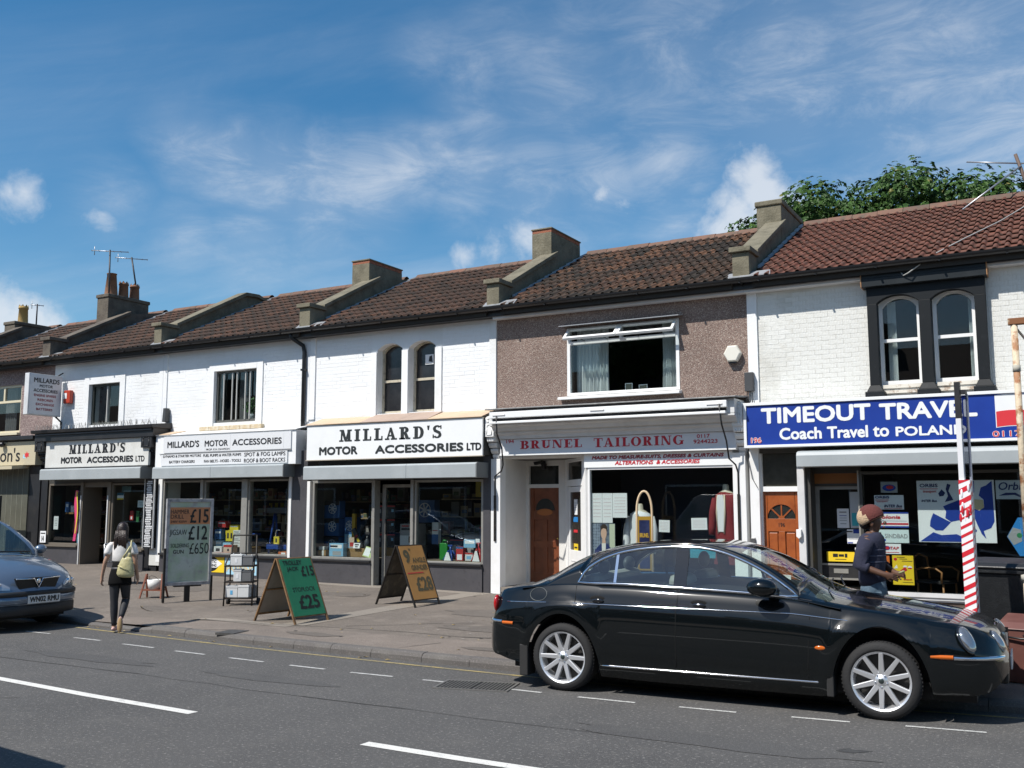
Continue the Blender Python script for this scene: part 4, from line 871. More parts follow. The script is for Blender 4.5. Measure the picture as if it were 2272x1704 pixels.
MB().box(x0 + .2, x1 - .15, 18.4, 18.42, 2.8, 5.3).build('room_screen', M('dark_wall', (.02, .02, .022), .9), H4)
for k_, (a, z) in enumerate(((-6.80, 3.90), (-6.53, 3.87))):
    pf_ = thing('photo_frame', ['small upright silver photo frame on the tailor house window sill', 'small wider silver photo frame right of the other on the tailor house sill'][k_], 'photo frame', (a, 16.10, 3.78))
    w_, h_ = ((.07, .13), (.08, .09))[k_]; m_ = MB()
    m_.box(-w_, w_, 0, .012, 0, .012); m_.box(-w_, w_, 0, .012, h_ - .012, h_); m_.box(-w_, -w_ + .012, .001, .011, .012, h_ - .012); m_.box(w_ - .012, w_, .001, .011, .012, h_ - .012); m_.build('frame', ALU, pf_)
    MB().box(-w_ + .012, w_ - .012, .006, .009, .012, h_ - .012).build('picture', M('dim_picture', (.08, .085, .07), .4), pf_)
al = thing('alarm_box', 'white hexagonal burglar alarm box on the pebbledash wall', 'alarm box', (-4.865, 15.98, 4.265))
hexp = [(.15*math.cos(R(60*i)), .155*math.sin(R(60*i))) for i in range(6)]
m_ = MB(); m_.loft([[(p[0], .0, p[1]) for p in hexp], [(p[0], -.07, p[1]) for p in hexp], [(p[0]*.86, -.10, p[1]*.86) for p in hexp]], 0, True, False, False, True); m_.build('cover', M('cream_plastic', (.72, .70, .62), .4), al, .006)
MB().box(-.06, .06, -.07, -.02, -.16, -.134).build('strobe', BLACKP, al)
# shopfront woodwork
GSH = M('shaded_white_woodwork', (.66, .66, .65), .5, var=(3, (.56, .56, .55), .45, .75))  # white woodwork greyed, with the shade under the cornice put into its colour
MB().hexa([(-9.28, 15.29, 3.475), (-4.64, 15.29, 3.475), (-4.64, 16.0, 3.53), (-9.28, 16.0, 3.53), (-9.28, 15.29, 3.50), (-4.64, 15.29, 3.50), (-4.64, 16.0, 3.56), (-9.28, 16.0, 3.56)]).build('lead_roof', M('worn_lead', (.20, .20, .20), .6, .1, var=(9, (.30, .30, .29), .45, .7), bump=(20, .5)), H4, .01)
MB().box(-9.24, -4.70, 15.40, 16.0, 3.24, 3.47).build('cornice_core', GSH, H4)
ab = thing('awning', 'rolled up white shop awning with black side arms above the tailor sign', 'awning', (0, 0, 0))
MB().box(-9.20, -4.80, 15.32, 15.398, 3.325, 3.44).build('roller_cover', SIGNW, ab, .01)
MB().box(-9.16, -4.83, 15.385, 15.399, 3.265, 3.325).build('slot', BLACKP, ab)
MB().box(-9.20, -4.82, 15.31, 15.38, 3.225, 3.268).build('front_bar', SIGNW, ab, .008)
for xx in (-9.0, -7.06, -5.0): MB().box(xx - .13, xx + .13, 15.305, 15.32, 3.37, 3.395).build('hinge_strap', WHITE, ab, .004)
def arm(pts): return MB().tube(pts, .014, 8).build('arm', BLACKP, ab)
arm([(-9.04, 15.30, 3.36), (-9.06, 15.36, 3.05), (-9.05, 15.52, 2.80), (-9.07, 15.60, 2.50), (-9.17, 15.72, 2.40), (-9.34, 15.77, 2.30), (-9.34, 15.77, 1.25)])
arm([(-4.92, 15.30, 3.38), (-4.90, 15.36, 3.05), (-4.88, 15.52, 2.80), (-4.87, 15.60, 2.52), (-4.80, 15.72, 2.42), (-4.78, 15.77, 2.30), (-4.78, 15.77, .95)])
for xx in (-9.34, -4.78): MB().box(xx - .02, xx + .02, 15.755, 15.795, 1.12, 1.95).build('slide_rail', METALB, ab)
m_ = MB(); pr = [(16.0, 3.235), (15.40, 3.235), (15.40, 3.20), (15.49, 3.17), (15.53, 3.11), (15.60, 3.105), (15.60, 3.07), (15.66, 3.03), (15.68, 2.97), (16.0, 2.97)]
m_.prism(pr, 'x', -9.24, -4.70); m_.build('cornice_moulding', GSH, H4)
t = thing('fascia_sign', 'white fascia board with red serif lettering BRUNEL TAILORING', 'shop sign', (0, 0, 0)); y = 15.72
MB().box(-9.20, -4.78, y, 15.95, 2.70, 2.965).build('panel', M('sign_pale_grey', (.72, .72, .73), .4), t)
MB().box(-9.2, -4.78, 15.69, 15.95, 2.665, 2.70).build('border', SIGNW, t, .004)
serif('BRUNEL', -8.78, -7.54, 2.785, 2.93, y, RED, t, .27, .07, .14); serif('TAILORING', -7.31, -5.665, 2.775, 2.93, y, RED, t, .27, .07, .14)
lettering('194', -9.07, -8.91, 2.895, 2.96, y, RED, t, .02); lettering('0117', -5.44, -5.22, 2.873, 2.935, y, RED, t, .02); lettering('9244223', -5.50, -5.09, 2.783, 2.848, y, RED, t, .02)
t = thing('sign_band', 'narrow white sign MADE TO MEASURE SUITS above the tailor window', 'shop sign', (0, 0, 0)); y = 15.79
MB().box(-7.535, -4.87, y, 15.86, 2.425, 2.66).build('panel', SIGNW, t)
lettering('MADE TO MEASURE-SUITS, DRESSES & CURTAINS', -7.385, -5.01, 2.555, 2.625, y, DRED, t, .055, .22); lettering('ALTERATIONS  & ACCESSORIES', -6.95, -5.42, 2.462, 2.532, y, RED, t, .045, .22)
m_ = MB(); m_.box(x0 + .005, -9.235, 15.78, 15.98, .12, 2.62); m_.build('post', WHITE, H4, .005)
MB().box(-4.872, -4.66, 15.78, 16.3, .12, 2.62).build('post', WHITE, H4, .005)
console(H4, x0 + .002, -9.25, 2.60, 3.40, 15.56, WHITE); console(H4, -4.80, -4.625, 2.60, 3.44, 15.58, WHITE)
MB().box(x0 + .02, x1 - .02, 15.87, 16.3, 2.63, 3.24).build('lintel_beam', GSH, H4)
# lobby: left reveal, brown door, splayed white door
LOB = M('lobby_white', (.68, .67, .64), .6, var=(2.5, (.60, .59, .56), .45, .75))
MB().box(x0 + .002, -9.26, 15.98, 16.95, .1, 2.64).build('lobby_reveal', LOB, H4)
MB().box(-9.26, -7.55, 15.83, 17.0, 2.625, 2.66).build('lobby_ceiling', LOB, H4)
MB().box(-9.26, -7.5, 15.80, 16.85, .1, .30).build('lobby_step', CONC, H4)
m_ = MB(); wall_boxes(m_, -9.26, -8.42, .3, 2.63, 16.82, 16.95, [(-9.20, -8.56, .3, 2.10), (-9.20, -8.56, 2.17, 2.52)]); m_.build('lobby_wall', LOB, H4)
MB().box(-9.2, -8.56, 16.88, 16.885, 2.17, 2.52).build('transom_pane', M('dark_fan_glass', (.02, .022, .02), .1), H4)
d = part('front_door', H4); xa, xb, za, zb, y = -9.20, -8.56, .30, 2.10, 16.86; cx, cz = (xa+xb)/2, 1.72; ro = .2
MB().box(xa, xb, y + .02, y + .05, za, zb).build('leaf', WOODDK, d)
m_ = MB(); m_.box(xa, xa + .08, y, y + .021, za, zb); m_.box(xb - .08, xb, y, y + .021, za, zb); m_.box(cx - .05, cx + .05, y, y + .021, za, 1.5)
for c, e in ((za, .5), (.98, 1.1), (1.5, 1.66)): m_.box(xa + .08, xb - .08, y + .001, y + .022, c, e)
m_.build('stiles_and_rails', WOODDK, d, .003)
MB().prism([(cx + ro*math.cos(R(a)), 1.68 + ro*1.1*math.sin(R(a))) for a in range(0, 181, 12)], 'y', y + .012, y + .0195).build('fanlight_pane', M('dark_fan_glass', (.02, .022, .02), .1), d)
MB().prism([(cx + .17*math.cos(R(a)), 1.64 + .065*math.sin(R(a))) for a in range(0, 360, 15)], 'y', y - .004, y + .001).build('name_plate', M('amber_plate', (.36, .12, .03), .5), d)
MB().ell((xb - .04, y - .02, 1.15), .02, .02, .02).build('door_knob', M('brass', (.6, .42, .12), .25, 1.0), d)
fl = thing('floodlight', 'small black security floodlight above the tailor lobby door', 'floodlight', (-8.93, 16.72, 2.56))
m_ = MB(); m_.prism([(-.10, .03), (.09, .055), (.10, .02), (-.08, -.03)], 'y', -.05, .05); m_.build('lamp_head', BLACKP, fl, .008); MB().box(.06, .14, -.03, .06, -.11, .0).build('sensor', BLACKP, fl, .01); MB().box(.02, .09, .03, .11, -.03, .05).build('bracket', BLACKP, fl)
# splayed white shop door between lobby wall and window
dv = Vector((-7.55 + 8.44, 15.86 - 16.84, 0)); ln = dv.length; dv.normalize(); ang = math.atan2(dv.y, dv.x)
sp = part('shop_door', H4); sp.location = (-8.44, 16.84, 0); sp.rotation_euler = (0, 0, ang)
m_ = MB(); m_.box(0, .18, 0, .06, .3, 2.63); m_.box(ln - .22, ln, 0, .06, .3, 2.63); m_.box(.18, ln - .22, 0, .06, 2.12, 2.24); m_.box(.18, ln - .22, .0, .06, 2.56, 2.63); m_.build('door_frame', WHITE, sp, .004)
a, b = .19, ln - .23
m_ = MB(); m_.box(a, a + .10, .01, .05, .31, 2.11); m_.box(b - .10, b, .01, .05, .31, 2.11); m_.box(a + .1, b - .1, .011, .049, 2.01, 2.11); m_.box(a + .1, b - .1, .011, .049, .31, .96); m_.build('leaf', WHITE, sp, .004)
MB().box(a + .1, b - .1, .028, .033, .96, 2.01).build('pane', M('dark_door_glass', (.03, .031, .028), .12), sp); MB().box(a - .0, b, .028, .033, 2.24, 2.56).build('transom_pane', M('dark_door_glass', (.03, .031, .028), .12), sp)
m_ = MB(); m_.box(a + .18, b - .18, .003, .012, .42, .43); m_.box(a + .18, b - .18, .003, .012, .76, .77); m_.build('moulding', GREYW, sp)
def on_door(label, u0, u1, z0, z1, mat, items=()):
    t_ = poster(label, u0, u1, z0, z1, 0, mat, items); c_ = Matrix.Translation((-8.44, 16.84, 0)) @ Matrix.Rotation(ang, 4, 'Z') @ Matrix.Translation(((u0+u1)/2, .022, (z0+z1)/2)); t_.matrix_world = c_; return t_
mu = (a + b)/2
on_door('white opening hours sheet on the splayed white tailor door', mu - .11, mu + .10, 1.60, 1.88, PAPER, [('r', .15, .85, .75, .78, GREYI), ('r', .15, .85, .6, .63, GREYI), ('r', .15, .85, .45, .48, GREYI), ('r', .15, .85, .3, .33, GREYI)])
on_door('blue strip sticker on the splayed white tailor door', mu - .16, mu + .12, 1.47, 1.56, SKYB); on_door('red strip sticker on the splayed white tailor door', mu - .14, mu + .10, 1.28, 1.33, PINKR)
on_door('yellow card below the stickers on the splayed white tailor door', mu - .14, mu + .12, .84 + .1, 1.08, YEL, [('r', .15, .85, .4, .6, INKB)])
# big window and its display
shop_window(H4, -7.44, -4.875, .50, 2.385, 15.84, WHITE, .04)
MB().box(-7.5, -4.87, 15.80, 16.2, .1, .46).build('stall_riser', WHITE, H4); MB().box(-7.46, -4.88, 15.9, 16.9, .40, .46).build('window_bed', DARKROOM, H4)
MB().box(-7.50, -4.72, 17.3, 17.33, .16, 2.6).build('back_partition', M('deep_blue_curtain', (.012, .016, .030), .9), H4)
YB = 15.868
for k_, (a, b, c, e, lab, ti) in enumerate(((-7.43, -7.235, 1.47, 1.98, 'tall white notice sheet at the far left of the tailor window', .0), (-7.23, -7.04, 1.47, 1.98, 'tall white notice sheet second from the left in the tailor window', .0), (-7.035, -6.765, 1.56, 1.98, 'wide white notice sheet right of the tall sheets in the tailor window', 0), (-6.19, -6.0, 1.325, 1.525, 'square white notice right of the arched stand in the tailor window', .03), (-5.62, -5.35, 1.37, 1.565, 'white notice left of the red coat in the tailor window', -.02))):
    poster(lab, a, b, c, e, YB, PAPER, [('r', .12, .88, .2 + .12*q, .215 + .12*q, M('faint_print', (.55, .42, .44), .8)) for q in range(6)], tilt=ti)
SKIN = M('pale_skin_print', (.62, .40, .30), .6)
poster('poster of a dark haired man in a blue suit in the tailor window', -7.43, -6.995, .72, 1.46, YB, M('poster_backdrop', (.16, .19, .24), .6, var=(14, (.05, .07, .12), .45, .6)),
       [('r', .02 + .07*q, .035 + .07*q, .35, .99, M('pale_blue_print', (.42, .50, .62), .6), 'printed_line') for q in range(5)] + [('r', .02, .34, .42 + .07*q, .43 + .07*q, M('pale_blue_print', (.42, .50, .62), .6), 'printed_line') for q in range(8)] +
       [('r', .76, .99, .2, .99, M('pale_green_print', (.52, .56, .42), .6)), ('p', [(.08, 0), (.12, .38), (.36, .52), (.52, .56), (.68, .52), (.86, .40), (.92, 0)], ink('suit_blue', (.02, .035, .14)), 'printed_suit', .001), ('p', [(.42, .54), (.60, .54), (.58, .1), (.50, 0), (.44, .1)], M('shirt_print', (.72, .70, .66), .6), 'printed_shirt', .002),
        ('p', [(.44, .54), (.59, .54), (.58, .66), (.45, .66)], SKIN, 'printed_neck', .0025), ('e', .515, .775, .125, .145, SKIN, 'printed_face', .003), ('p', [(.38, .82), (.38, .92), (.46, .985), (.58, .985), (.66, .92), (.66, .80), (.62, .87), (.50, .89), (.42, .86)], ink('hair', (.04, .025, .018)), 'printed_hair', .004), ('r', .44, .50, .785, .80, ink('hair', (.04, .025, .018)), 'printed_eye'), ('r', .54, .60, .785, .80, ink('hair', (.04, .025, .018)), 'printed_eye')])
def torso(label, loc, jacket, shirt, rz_=0.0, h=1.0, lapel=None, long=.55, sleeves=True):
    m = thing('mannequin', label, 'mannequin', loc, rz_)
    def ring(w, d, z, n=24, cy=0): return [(w*math.cos(2*math.pi*i/n), cy + d*math.sin(2*math.pi*i/n), z) for i in range(n)]
    b = MB(); b.loft([ring(.16, .11, .0), ring(.15, .10, .25), ring(.19, .12, .45), ring(.20, .11, .56), ring(.12, .08, .63), ring(.055, .055, .66), ring(.05, .05, .74), ring(.03, .03, .76)], 0, True, True, True, True); b.build('body', M('mannequin_cream', (.55, .50, .40), .5), m)
    j = MB(); j.loft([ring(.25, .17, -long), ring(.22, .15, -.2), ring(.185, .135, .15), ring(.205, .14, .36), ring(.225, .135, .50), ring(.19, .12, .585), ring(.10, .085, .63)], 0, True, True); j.build('jacket', jacket, m)
    MB().prism([(-.055, -.02), (.055, -.02), (.075, .45), (.05, .58), (-.05, .58), (-.075, .45)], 'y', -.155, -.135).build('shirt_front', shirt, m)
    if lapel:
        for s in (-1, 1): MB().tube([(s*.06, -.148, -.05), (s*.085, -.15, .3), (s*.07, -.135, .58)], .012, 6).build('lapel_edging', lapel, m)
    if sleeves:
        for s in (-1, 1): MB().tube([(s*.21, 0, .53), (s*.27, 0, .3), (s*.28, -.03, .05), (s*.27, -.05, -.08)], [.065, .07, .06, .055], 12).build('sleeve', jacket, m)
    MB().tube([(0, 0, -h), (0, 0, .02)], .018, 8).build('stand', METALB, m); MB().lathe([(0, .02), (.15, .015), (.16, 0)], 20, 0, (0, 0, -h)).build('base', METALB, m)
    return m
torso('mannequin in a dark red coat with cream edging in the tailor window', (-5.10, 16.12, 1.36), M('red_wool', (.20, .012, .016), .85), M('shirt_cloth', (.74, .74, .76), .8), R(-20), .90, M('cream_trim', (.66, .56, .42), .7))
torso('mannequin in a white jacket beside the arched stand in the tailor window', (-6.62, 16.1, 1.04), M('white_cloth', (.74, .75, .78), .8), M('shirt_cloth', (.74, .74, .76), .8), R(-10), .58, None, .35)
bx = tag(MB().box(-5.72, -5.22, 16.05, 16.5, .9, 1.10).build('fabric_box', M('turquoise_card', (.03, .36, .50), .6), None, .005), 'turquoise box standing low in the tailor window', 'box')
st_ = thing('pavement_stand', 'arched wooden swing sign with blue and gold panel before the tailor window', 'pavement sign', (-6.22, 15.30, pz(-6.22, 15.3)), R(12))
Wd = M('pale_wood', (.62, .47, .30), .5); m_ = MB(); m_.tube([(-.125, 0, 0), (-.125, 0, 1.40)] + [(-.125*math.cos(R(a)), 0, 1.50 + .33*math.sin(R(a))) for a in range(0, 181, 15)] + [(.125, 0, 1.40), (.125, 0, 0)], .019, 8); m_.build('arch_frame', Wd, st_)
MB().box(-.108, .108, -.015, .015, .55, 1.42).build('panel', M('gold_frame', (.42, .25, .03), .4, .3), st_)
MB().box(-.085, .085, -.02, .02, .58, 1.36).build('printed_panel', M('navy_panel', (.012, .018, .06), .3, var=(7, (.03, .04, .10), .45, .7)), st_)
lettering('BRUNEL', -.075, .075, 1.08, 1.15, -.021, M('gold_print', (.50, .32, .04), .4), st_, .02); lettering('TAILORING', -.075, .075, .90, .97, -.021, M('gold_print', (.50, .32, .04), .4), st_, .02)
for s in (-1, 1): MB().box(s*.125 - .025, s*.125 + .025, -.22, .22, 0, .06).build('foot', Wd, st_)
# cables and the small dark box between the two shops
cb = tag(MB().box(-4.66, -4.52, 15.86, 15.96, 3.62, 3.93).build('junction_box', M('dark_plastic', (.05, .052, .055), .5), None, .006), 'dark grey cable box where the pebbledash meets the white brick', 'junction box')
m_ = MB()
for k_ in range(4): m_.tube([(-4.63 + .025*k_, 15.92, 3.62), (-4.64 + .03*k_, 15.93, 3.52), (-4.70 + .05*k_, 15.93, 3.44)], .007, 6)
m_.tube([(-4.62, 15.9, 3.0 - .35), (-4.60, 15.78, 2.45), (-4.55, 15.77, 2.2), (-4.47, 15.78, 2.05)], .006, 6); m_.build('cable', M('grey_cable', (.12, .12, .12), .6), cb)

def goods(name, label, cat, x, y, z, w, d, h, mat, items=(), rz_=0.0, tilt=0.0, group=None):
    """a carton or tin standing in a shop window, front towards the street; items as for posters"""
    t = thing(name, label, cat, (x, y, z), rz_, group); t.rotation_euler = (tilt, 0, rz_)
    MB().box(-w/2, w/2, 0, d, 0, h).build('carton', mat, t, .004)
    for it in items:
        if it[0] == 'r': MB().box(-w/2 + it[1]*w, -w/2 + it[2]*w, -.0018, 0, it[3]*h, it[4]*h).build('printed_band', it[5], t)
        elif it[0] == 't': lettering(it[1], -w/2 + it[2]*w, -w/2 + it[3]*w, it[4]*h, it[5]*h, -.0015, it[6], t, .02, th=.002)
        elif it[0] == 'w':                                # printed wheel
            m_ = MB(); cx, cz, r_ = -w/2 + it[1]*w, it[2]*h, it[3]*h
            for a in range(7): m_.prism(_bar(cx, cz, cx + r_*math.cos(R(51.4*a)), cz + r_*math.sin(R(51.4*a)), r_*.2), 'y', -.003 - .0002*a, 0)
            for p in _arc(cx, cz, r_, r_, r_*.12, r_*.12, 0, 360, 20): m_.prism(p, 'y', -.0022, 0)
            m_.build('printed_wheel', it[4], t)
    return t
c_ = lambda n, c: M('carton_' + n, c, .6)
CBL, CYE, CRE, CGR, CWH, CDK, CBR, CLB, CGN = c_('blue', (.03, .10, .26)), c_('yellow', (.62, .50, .03)), c_('red', (.42, .03, .03)), c_('grey', (.30, .30, .30)), c_('white', (.62, .63, .62)), c_('dark', (.03, .03, .035)), c_('brown', (.28, .17, .07)), c_('pale_blue', (.20, .42, .60)), c_('green', (.03, .16, .05))
SILV = M('print_silver', (.5, .52, .55), .4)

CLUT = [M('stock_%d' % i, c, .7) for i, c in enumerate(((.10, .10, .10), (.06, .09, .15), (.16, .13, .06), (.14, .05, .04), (.20, .20, .19), (.05, .08, .05), (.03, .03, .035), (.22, .17, .10)))]
def clutter(label, x0, x1, y, levels, seed, dens=1.0):
    """crowded shelves: boards as parts, the heap of small stock as one part"""
    t = thing('stock_shelves', label, 'shelves', ((x0 + x1)/2, y, 0)); r_ = random.Random(seed); m_ = MB(); w = (x1 - x0)/2
    for z in levels:
        MB().box(-w, w, 0, .32, z - .02, z).build('shelf_board', CLUT[7], t); x = -w
        while x < w - .08:
            b = r_.uniform(.06, .20); h = r_.uniform(.08, .30); d = r_.uniform(0, .12)
            if r_.random() < dens: m_.box(x, min(x + b, w), d, d + .15, z, z + h, r_.randrange(8)); m_.box(x + b*.15, min(x + b*.8, w), d - .003, d, z + h*.3, z + h*r_.uniform(.5, .85), r_.randrange(8))
            x += b + r_.uniform(.005, .03)
    tag(m_.build('small_stock', CLUT, t), kind='stuff'); return t
clutter('crowded shelves at the back of the right motor shop left window', -14.0, -12.2, 16.95, (.8, 1.15, 1.5, 1.85), 1); clutter('crowded shelves at the back of the right motor shop right window', -11.3, -9.6, 16.95, (.85, 1.2, 1.55, 1.9), 2); clutter('crowded shelves at the back of the left motor shop', -18.3, -14.4, 16.95, (.85, 1.2, 1.55, 1.9), 3); clutter('low row of small stock along the left motor shop window', -18.0, -16.9, 16.1, (.78, 1.1), 4); clutter('low row of small stock at the right bay of the left motor shop', -15.4, -14.4, 16.5, (.78, 1.1, 1.4), 5)
# ================================================================ middle motor shop
H3 = thing('terraced_house', 'white painted house with twin arched sash windows over the right motor accessories shop', 'house', (0, 0, 0))
x0, x1 = B[4], B[5]
hol = [(-12.26, -11.64, 3.60, 5.03), (-11.48, -10.84, 3.60, 5.03)]
w3 = wallpart(H3, x0, x1, 3.25, 5.40, hol, WHITEP, arches=[(-12.26, -11.64, 4.90, 5.02), (-11.48, -10.84, 4.90, 5.02)])
bricks(w3, x0 + .16, x1 - .16, 3.58, 5.25, YW, [(-12.40, -10.68, 3.4, 5.20)], WHITEP, 300, lambda s: -s[0], (1, 2, 2, 3))
for a, b, zt in ((x0 + .004, x0 + .15, 5.29), (x1 - .15, x1 - .004, 5.29), (-10.835, -10.68, 4.86), (-11.635, -11.485, 4.86), (-12.40, -12.265, 4.86)):
    m_ = MB(); m_.box(a, b, YW - .03, YW + .01, 3.56, zt)
    if zt < 5: m_.hexa([(a - .045, YW - .05, 3.47), (b + .045, YW - .05, 3.47), (b + .045, YW, 3.47), (a - .045, YW, 3.47), (a, YW - .03, 3.56), (b, YW - .03, 3.56), (b, YW, 3.56), (a, YW, 3.56)])
    m_.build('pilaster_strip', WHITEP, H3)
OLDF = M('old_cream_frame', (.50, .45, .35), .7, var=(14, (.3, .26, .2), .5, .7))
DGL = M('dusty_dark_glass', (.016, .016, .018), .16, var=(3, (.035, .035, .037), .42, .75))
for a, b in ((-12.26, -11.64), (-11.48, -10.84)): sash(H3, a, b, 3.60, 5.02, 16.17, .12, 4.27, OLDF, DGL, .045)
poster('torn white sticker on the upper pane of the right arched window', -11.22, -11.02, 4.56, 4.76, 16.20, PAPER, [('p', [(.4, .3), (.9, .2), (.8, .9), (.5, .8)], INKB), ('r', .1, .8, .06, .12, GREYI)])
roof(H3, -13.80, -9.52, TILE_D, seed=3); gutter(H3, x0 + .003, x1 - .003); shell(H3, x0, x1)
parapet(H3, -14.11, -13.82); chimney(H3, -14.42, -13.92, 17.80, 19.08, 7.42, STONE, True)
MB().tube([(-14.36, 15.72, 5.40), (-14.36, 15.74, 5.30), (-14.18, 15.92, 5.14), (-14.15, 15.93, 5.0), (-14.15, 15.93, .3)], .045, 10).build('downpipe', BLACKP, H3)
for z in (4.6, 3.3, 1.9): MB().box(-14.205, -14.095, 15.88, 16.0, z, z + .04).build('pipe_bracket', BLACKP, H3)
for a, b, m in ((-13.66, -12.72, TAN), (-12.715, -12.26, TAN), (-12.255, -11.32, TANP), (-11.315, -10.66, TANP), (-10.655, -9.45, TAN)):
    zt = 3.56 if m is TAN else 3.585
    MB().hexa([(a, 15.47, 3.385), (b, 15.47, 3.385), (b, 15.99, zt - .015), (a, 15.99, zt - .015), (a, 15.47, 3.397), (b, 15.47, 3.397), (b, 15.99, zt), (a, 15.99, zt)]).build('flashing_board', m, H3)
MB().box(-13.64, x1 - .01, 15.54, 16.0, 2.69, 3.36).build('fascia_core', DFRAME, H3)
t = thing('fascia_sign', "big white fascia sign MILLARD'S MOTOR ACCESSORIES LTD on the middle shop", 'shop sign', (0, 0, 0)); y = 15.50
MB().box(-13.64, -11.55, y, 15.538, 2.68, 3.37).build('panel', SIGNW, t); MB().box(-11.548, -9.45, y, 15.538, 2.68, 3.37).build('panel', SIGNW, t)
MB().box(-13.66, -9.435, 15.49, 15.55, 3.37, 3.384).box(-13.66, -9.435, 15.49, 15.55, 2.664, 2.68).build('edge_trim', M('trim_tan', (.38, .33, .26), .6), t)
SGR = ink('sign_black', (.022, .026, .026))
serif("MILLARD'S", -12.79, -10.34, 3.03, 3.265, y, SGR, t, .29, .12, .26)
lettering('MOTOR', -13.31, -12.33, 2.768, 2.935, y, SGR, t, .06); lettering('ACCESSORIES', -11.90, -9.86, 2.765, 2.93, y, SGR, t, .06); lettering('LTD', -9.79, -9.47, 2.775, 2.915, y, INKB, t, .05)
MB().box(-13.55, x1 - .02, 15.80, 16.3, 2.55, 2.69).build('lintel_beam', DFRAME, H3)
shutter_box(H3, -13.59, -9.50, 2.28, 2.55, 15.35, seam=-11.05)
MB().box(x0 + .01, -13.84, 15.77, 16.3, .1, 2.9).build('pier', DGREY, H3, .004); MB().box(-13.835, -13.755, 15.76, 15.9, .7, 2.26).build('trim_post', WHITE, H3, .004)
MB().box(-9.595, x1 - .004, 15.77, 16.3, .1, 2.67).build('pier', DGREY, H3, .004)
shop_window(H3, -13.66, -12.19, .74, 2.22, 15.82, FRAME, .045); shop_window(H3, -11.11, -9.65, .72, 2.21, 15.82, FRAME, .045)
MB().box(-13.75, -9.55, 15.81, 15.9, 2.262, 2.55).build('head_rail', DFRAME, H3)
for a, b in ((-12.145, -12.085), (-11.225, -11.16)): MB().box(a, b, 15.75, 15.93, .18, 2.262).build('mullion', FRAME, H3, .004)
d = part('shop_door', H3); y = 15.96; m_ = MB()
for a, b in ((-12.05, -11.97), (-11.33, -11.25)): m_.box(a, b, y, y + .05, .22, 2.18)
m_.box(-11.97, -11.33, y + .001, y + .049, 2.12, 2.18); m_.build('frame', FRAME, d)
MB().box(-11.97, -11.33, y + .001, y + .05, .22, .78).build('kick_panel', BLACK, d); MB().box(-11.97, -11.33, y + .02, y + .026, .78, 2.12).build('pane', GLASS, d); MB().box(-11.955, -11.935, y - .03, y, 1.2, 1.5).build('pull_handle', BLACKP, d)
for a, b in ((-13.75, -12.15), (-11.155, -9.597)):
    MB().box(a, b, 15.74, 16.25, .12, .69).build('stall_riser', DGREY, H3); MB().box(a + .002, b - .002, 15.70, 15.80, .655, .695).build('sill_board', BLACK, H3, .004)
    MB().box(a + .02, b - .02, 15.86, 16.9, .66, .73).build('window_bed', M('bed_board', (.20, .16, .12), .8), H3)
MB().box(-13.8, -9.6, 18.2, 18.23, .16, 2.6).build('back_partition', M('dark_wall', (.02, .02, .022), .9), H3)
# goods in the left window
for k_, z in enumerate((.75, 1.13, 1.50)): goods('wheel_trim_box', ['bottom', 'middle', 'topmost'][k_] + ' dark blue wheel trim carton of the stack in the left window', 'carton', -13.72, 16.42, z, .40, .2, .36, CBL, [('w', .55, .55, .30, SILV), ('r', 0, 1, .75, 1, CDK)])
goods('wheel_trim_box', 'blue carton standing right of the wheel trim stack', 'carton', -13.30, 16.5, .75, .26, .2, .42, CLB, [('w', .5, .75, .2, SILV)]); goods('wheel_trim_box', 'upper blue carton on the one beside the wheel trim stack', 'carton', -13.30, 16.5, 1.17, .26, .2, .35, CBL, [('w', .5, .5, .3, SILV)])
goods('spirit_level_box', 'upright yellow tube in the left window of the middle shop', 'tool', -13.08, 16.35, 1.05, .085, .06, .55, c_('amber', (.50, .30, .03)))
goods('small_carton', 'white carton low in the corner of the left window', 'carton', -13.60, 15.98, .86, .14, .12, .07, CWH); goods('small_carton', 'brown and white carton under the corner carton in the left window', 'carton', -13.58, 15.97, .745, .2, .13, .11, CBR, [('r', .5, .75, 0, 1, CWH)])
goods('appliance_box', 'pale blue and white printed carton at the front of the left window', 'carton', -13.15, 15.90, .745, .36, .12, .26, CLB, [('r', .1, .9, .62, .9, PAPER), ('r', .25, .85, .08, .4, GREYI), ('r', .05, .6, .7, .84, BLUE)])
goods('shelf_block', 'dark low display shelf in the left window of the middle shop', 'shelf', -12.72, 16.05, .735, .62, .3, .17, CBR)
goods('price_card', 'white price card on the dark shelf in the left window', 'price card', -12.72, 16.0, .91, .17, .01, .11, PAPER, [('r', .2, .8, .55, .8, INKB), ('r', .3, .7, .2, .4, INKB)], tilt=R(-15))
goods('chainsaw_bar', 'dark slanting tool in the left window of the middle shop', 'tool', -12.74, 16.2, .92, .09, .05, .44, CDK, [('r', .2, .8, .3, .5, CYE), ('r', .2, .8, .55, .65, CRE)]).rotation_euler = (0, R(-32), 0)
goods('price_card', 'small red and cream leaflet leaning by the slanting tool', 'leaflet', -12.93, 16.12, .92, .12, .01, .2, c_('cream', (.55, .42, .32)), [('r', .1, .9, .1, .5, CRE)])
b_ = thing('spray_can', 'dark plastic bottle beside the price card in the left window', 'bottle', (-12.50, 16.08, .905)); MB().lathe([(0, 0), (.06, 0), (.062, .15), (.03, .19), (.03, .22), (0, .22)], 16).build('body', M('bottle_dark', (.05, .055, .065), .35), b_); MB().lathe([(.032, .2), (.032, .25), (0, .25)], 12).build('cap', BLACKP, b_)
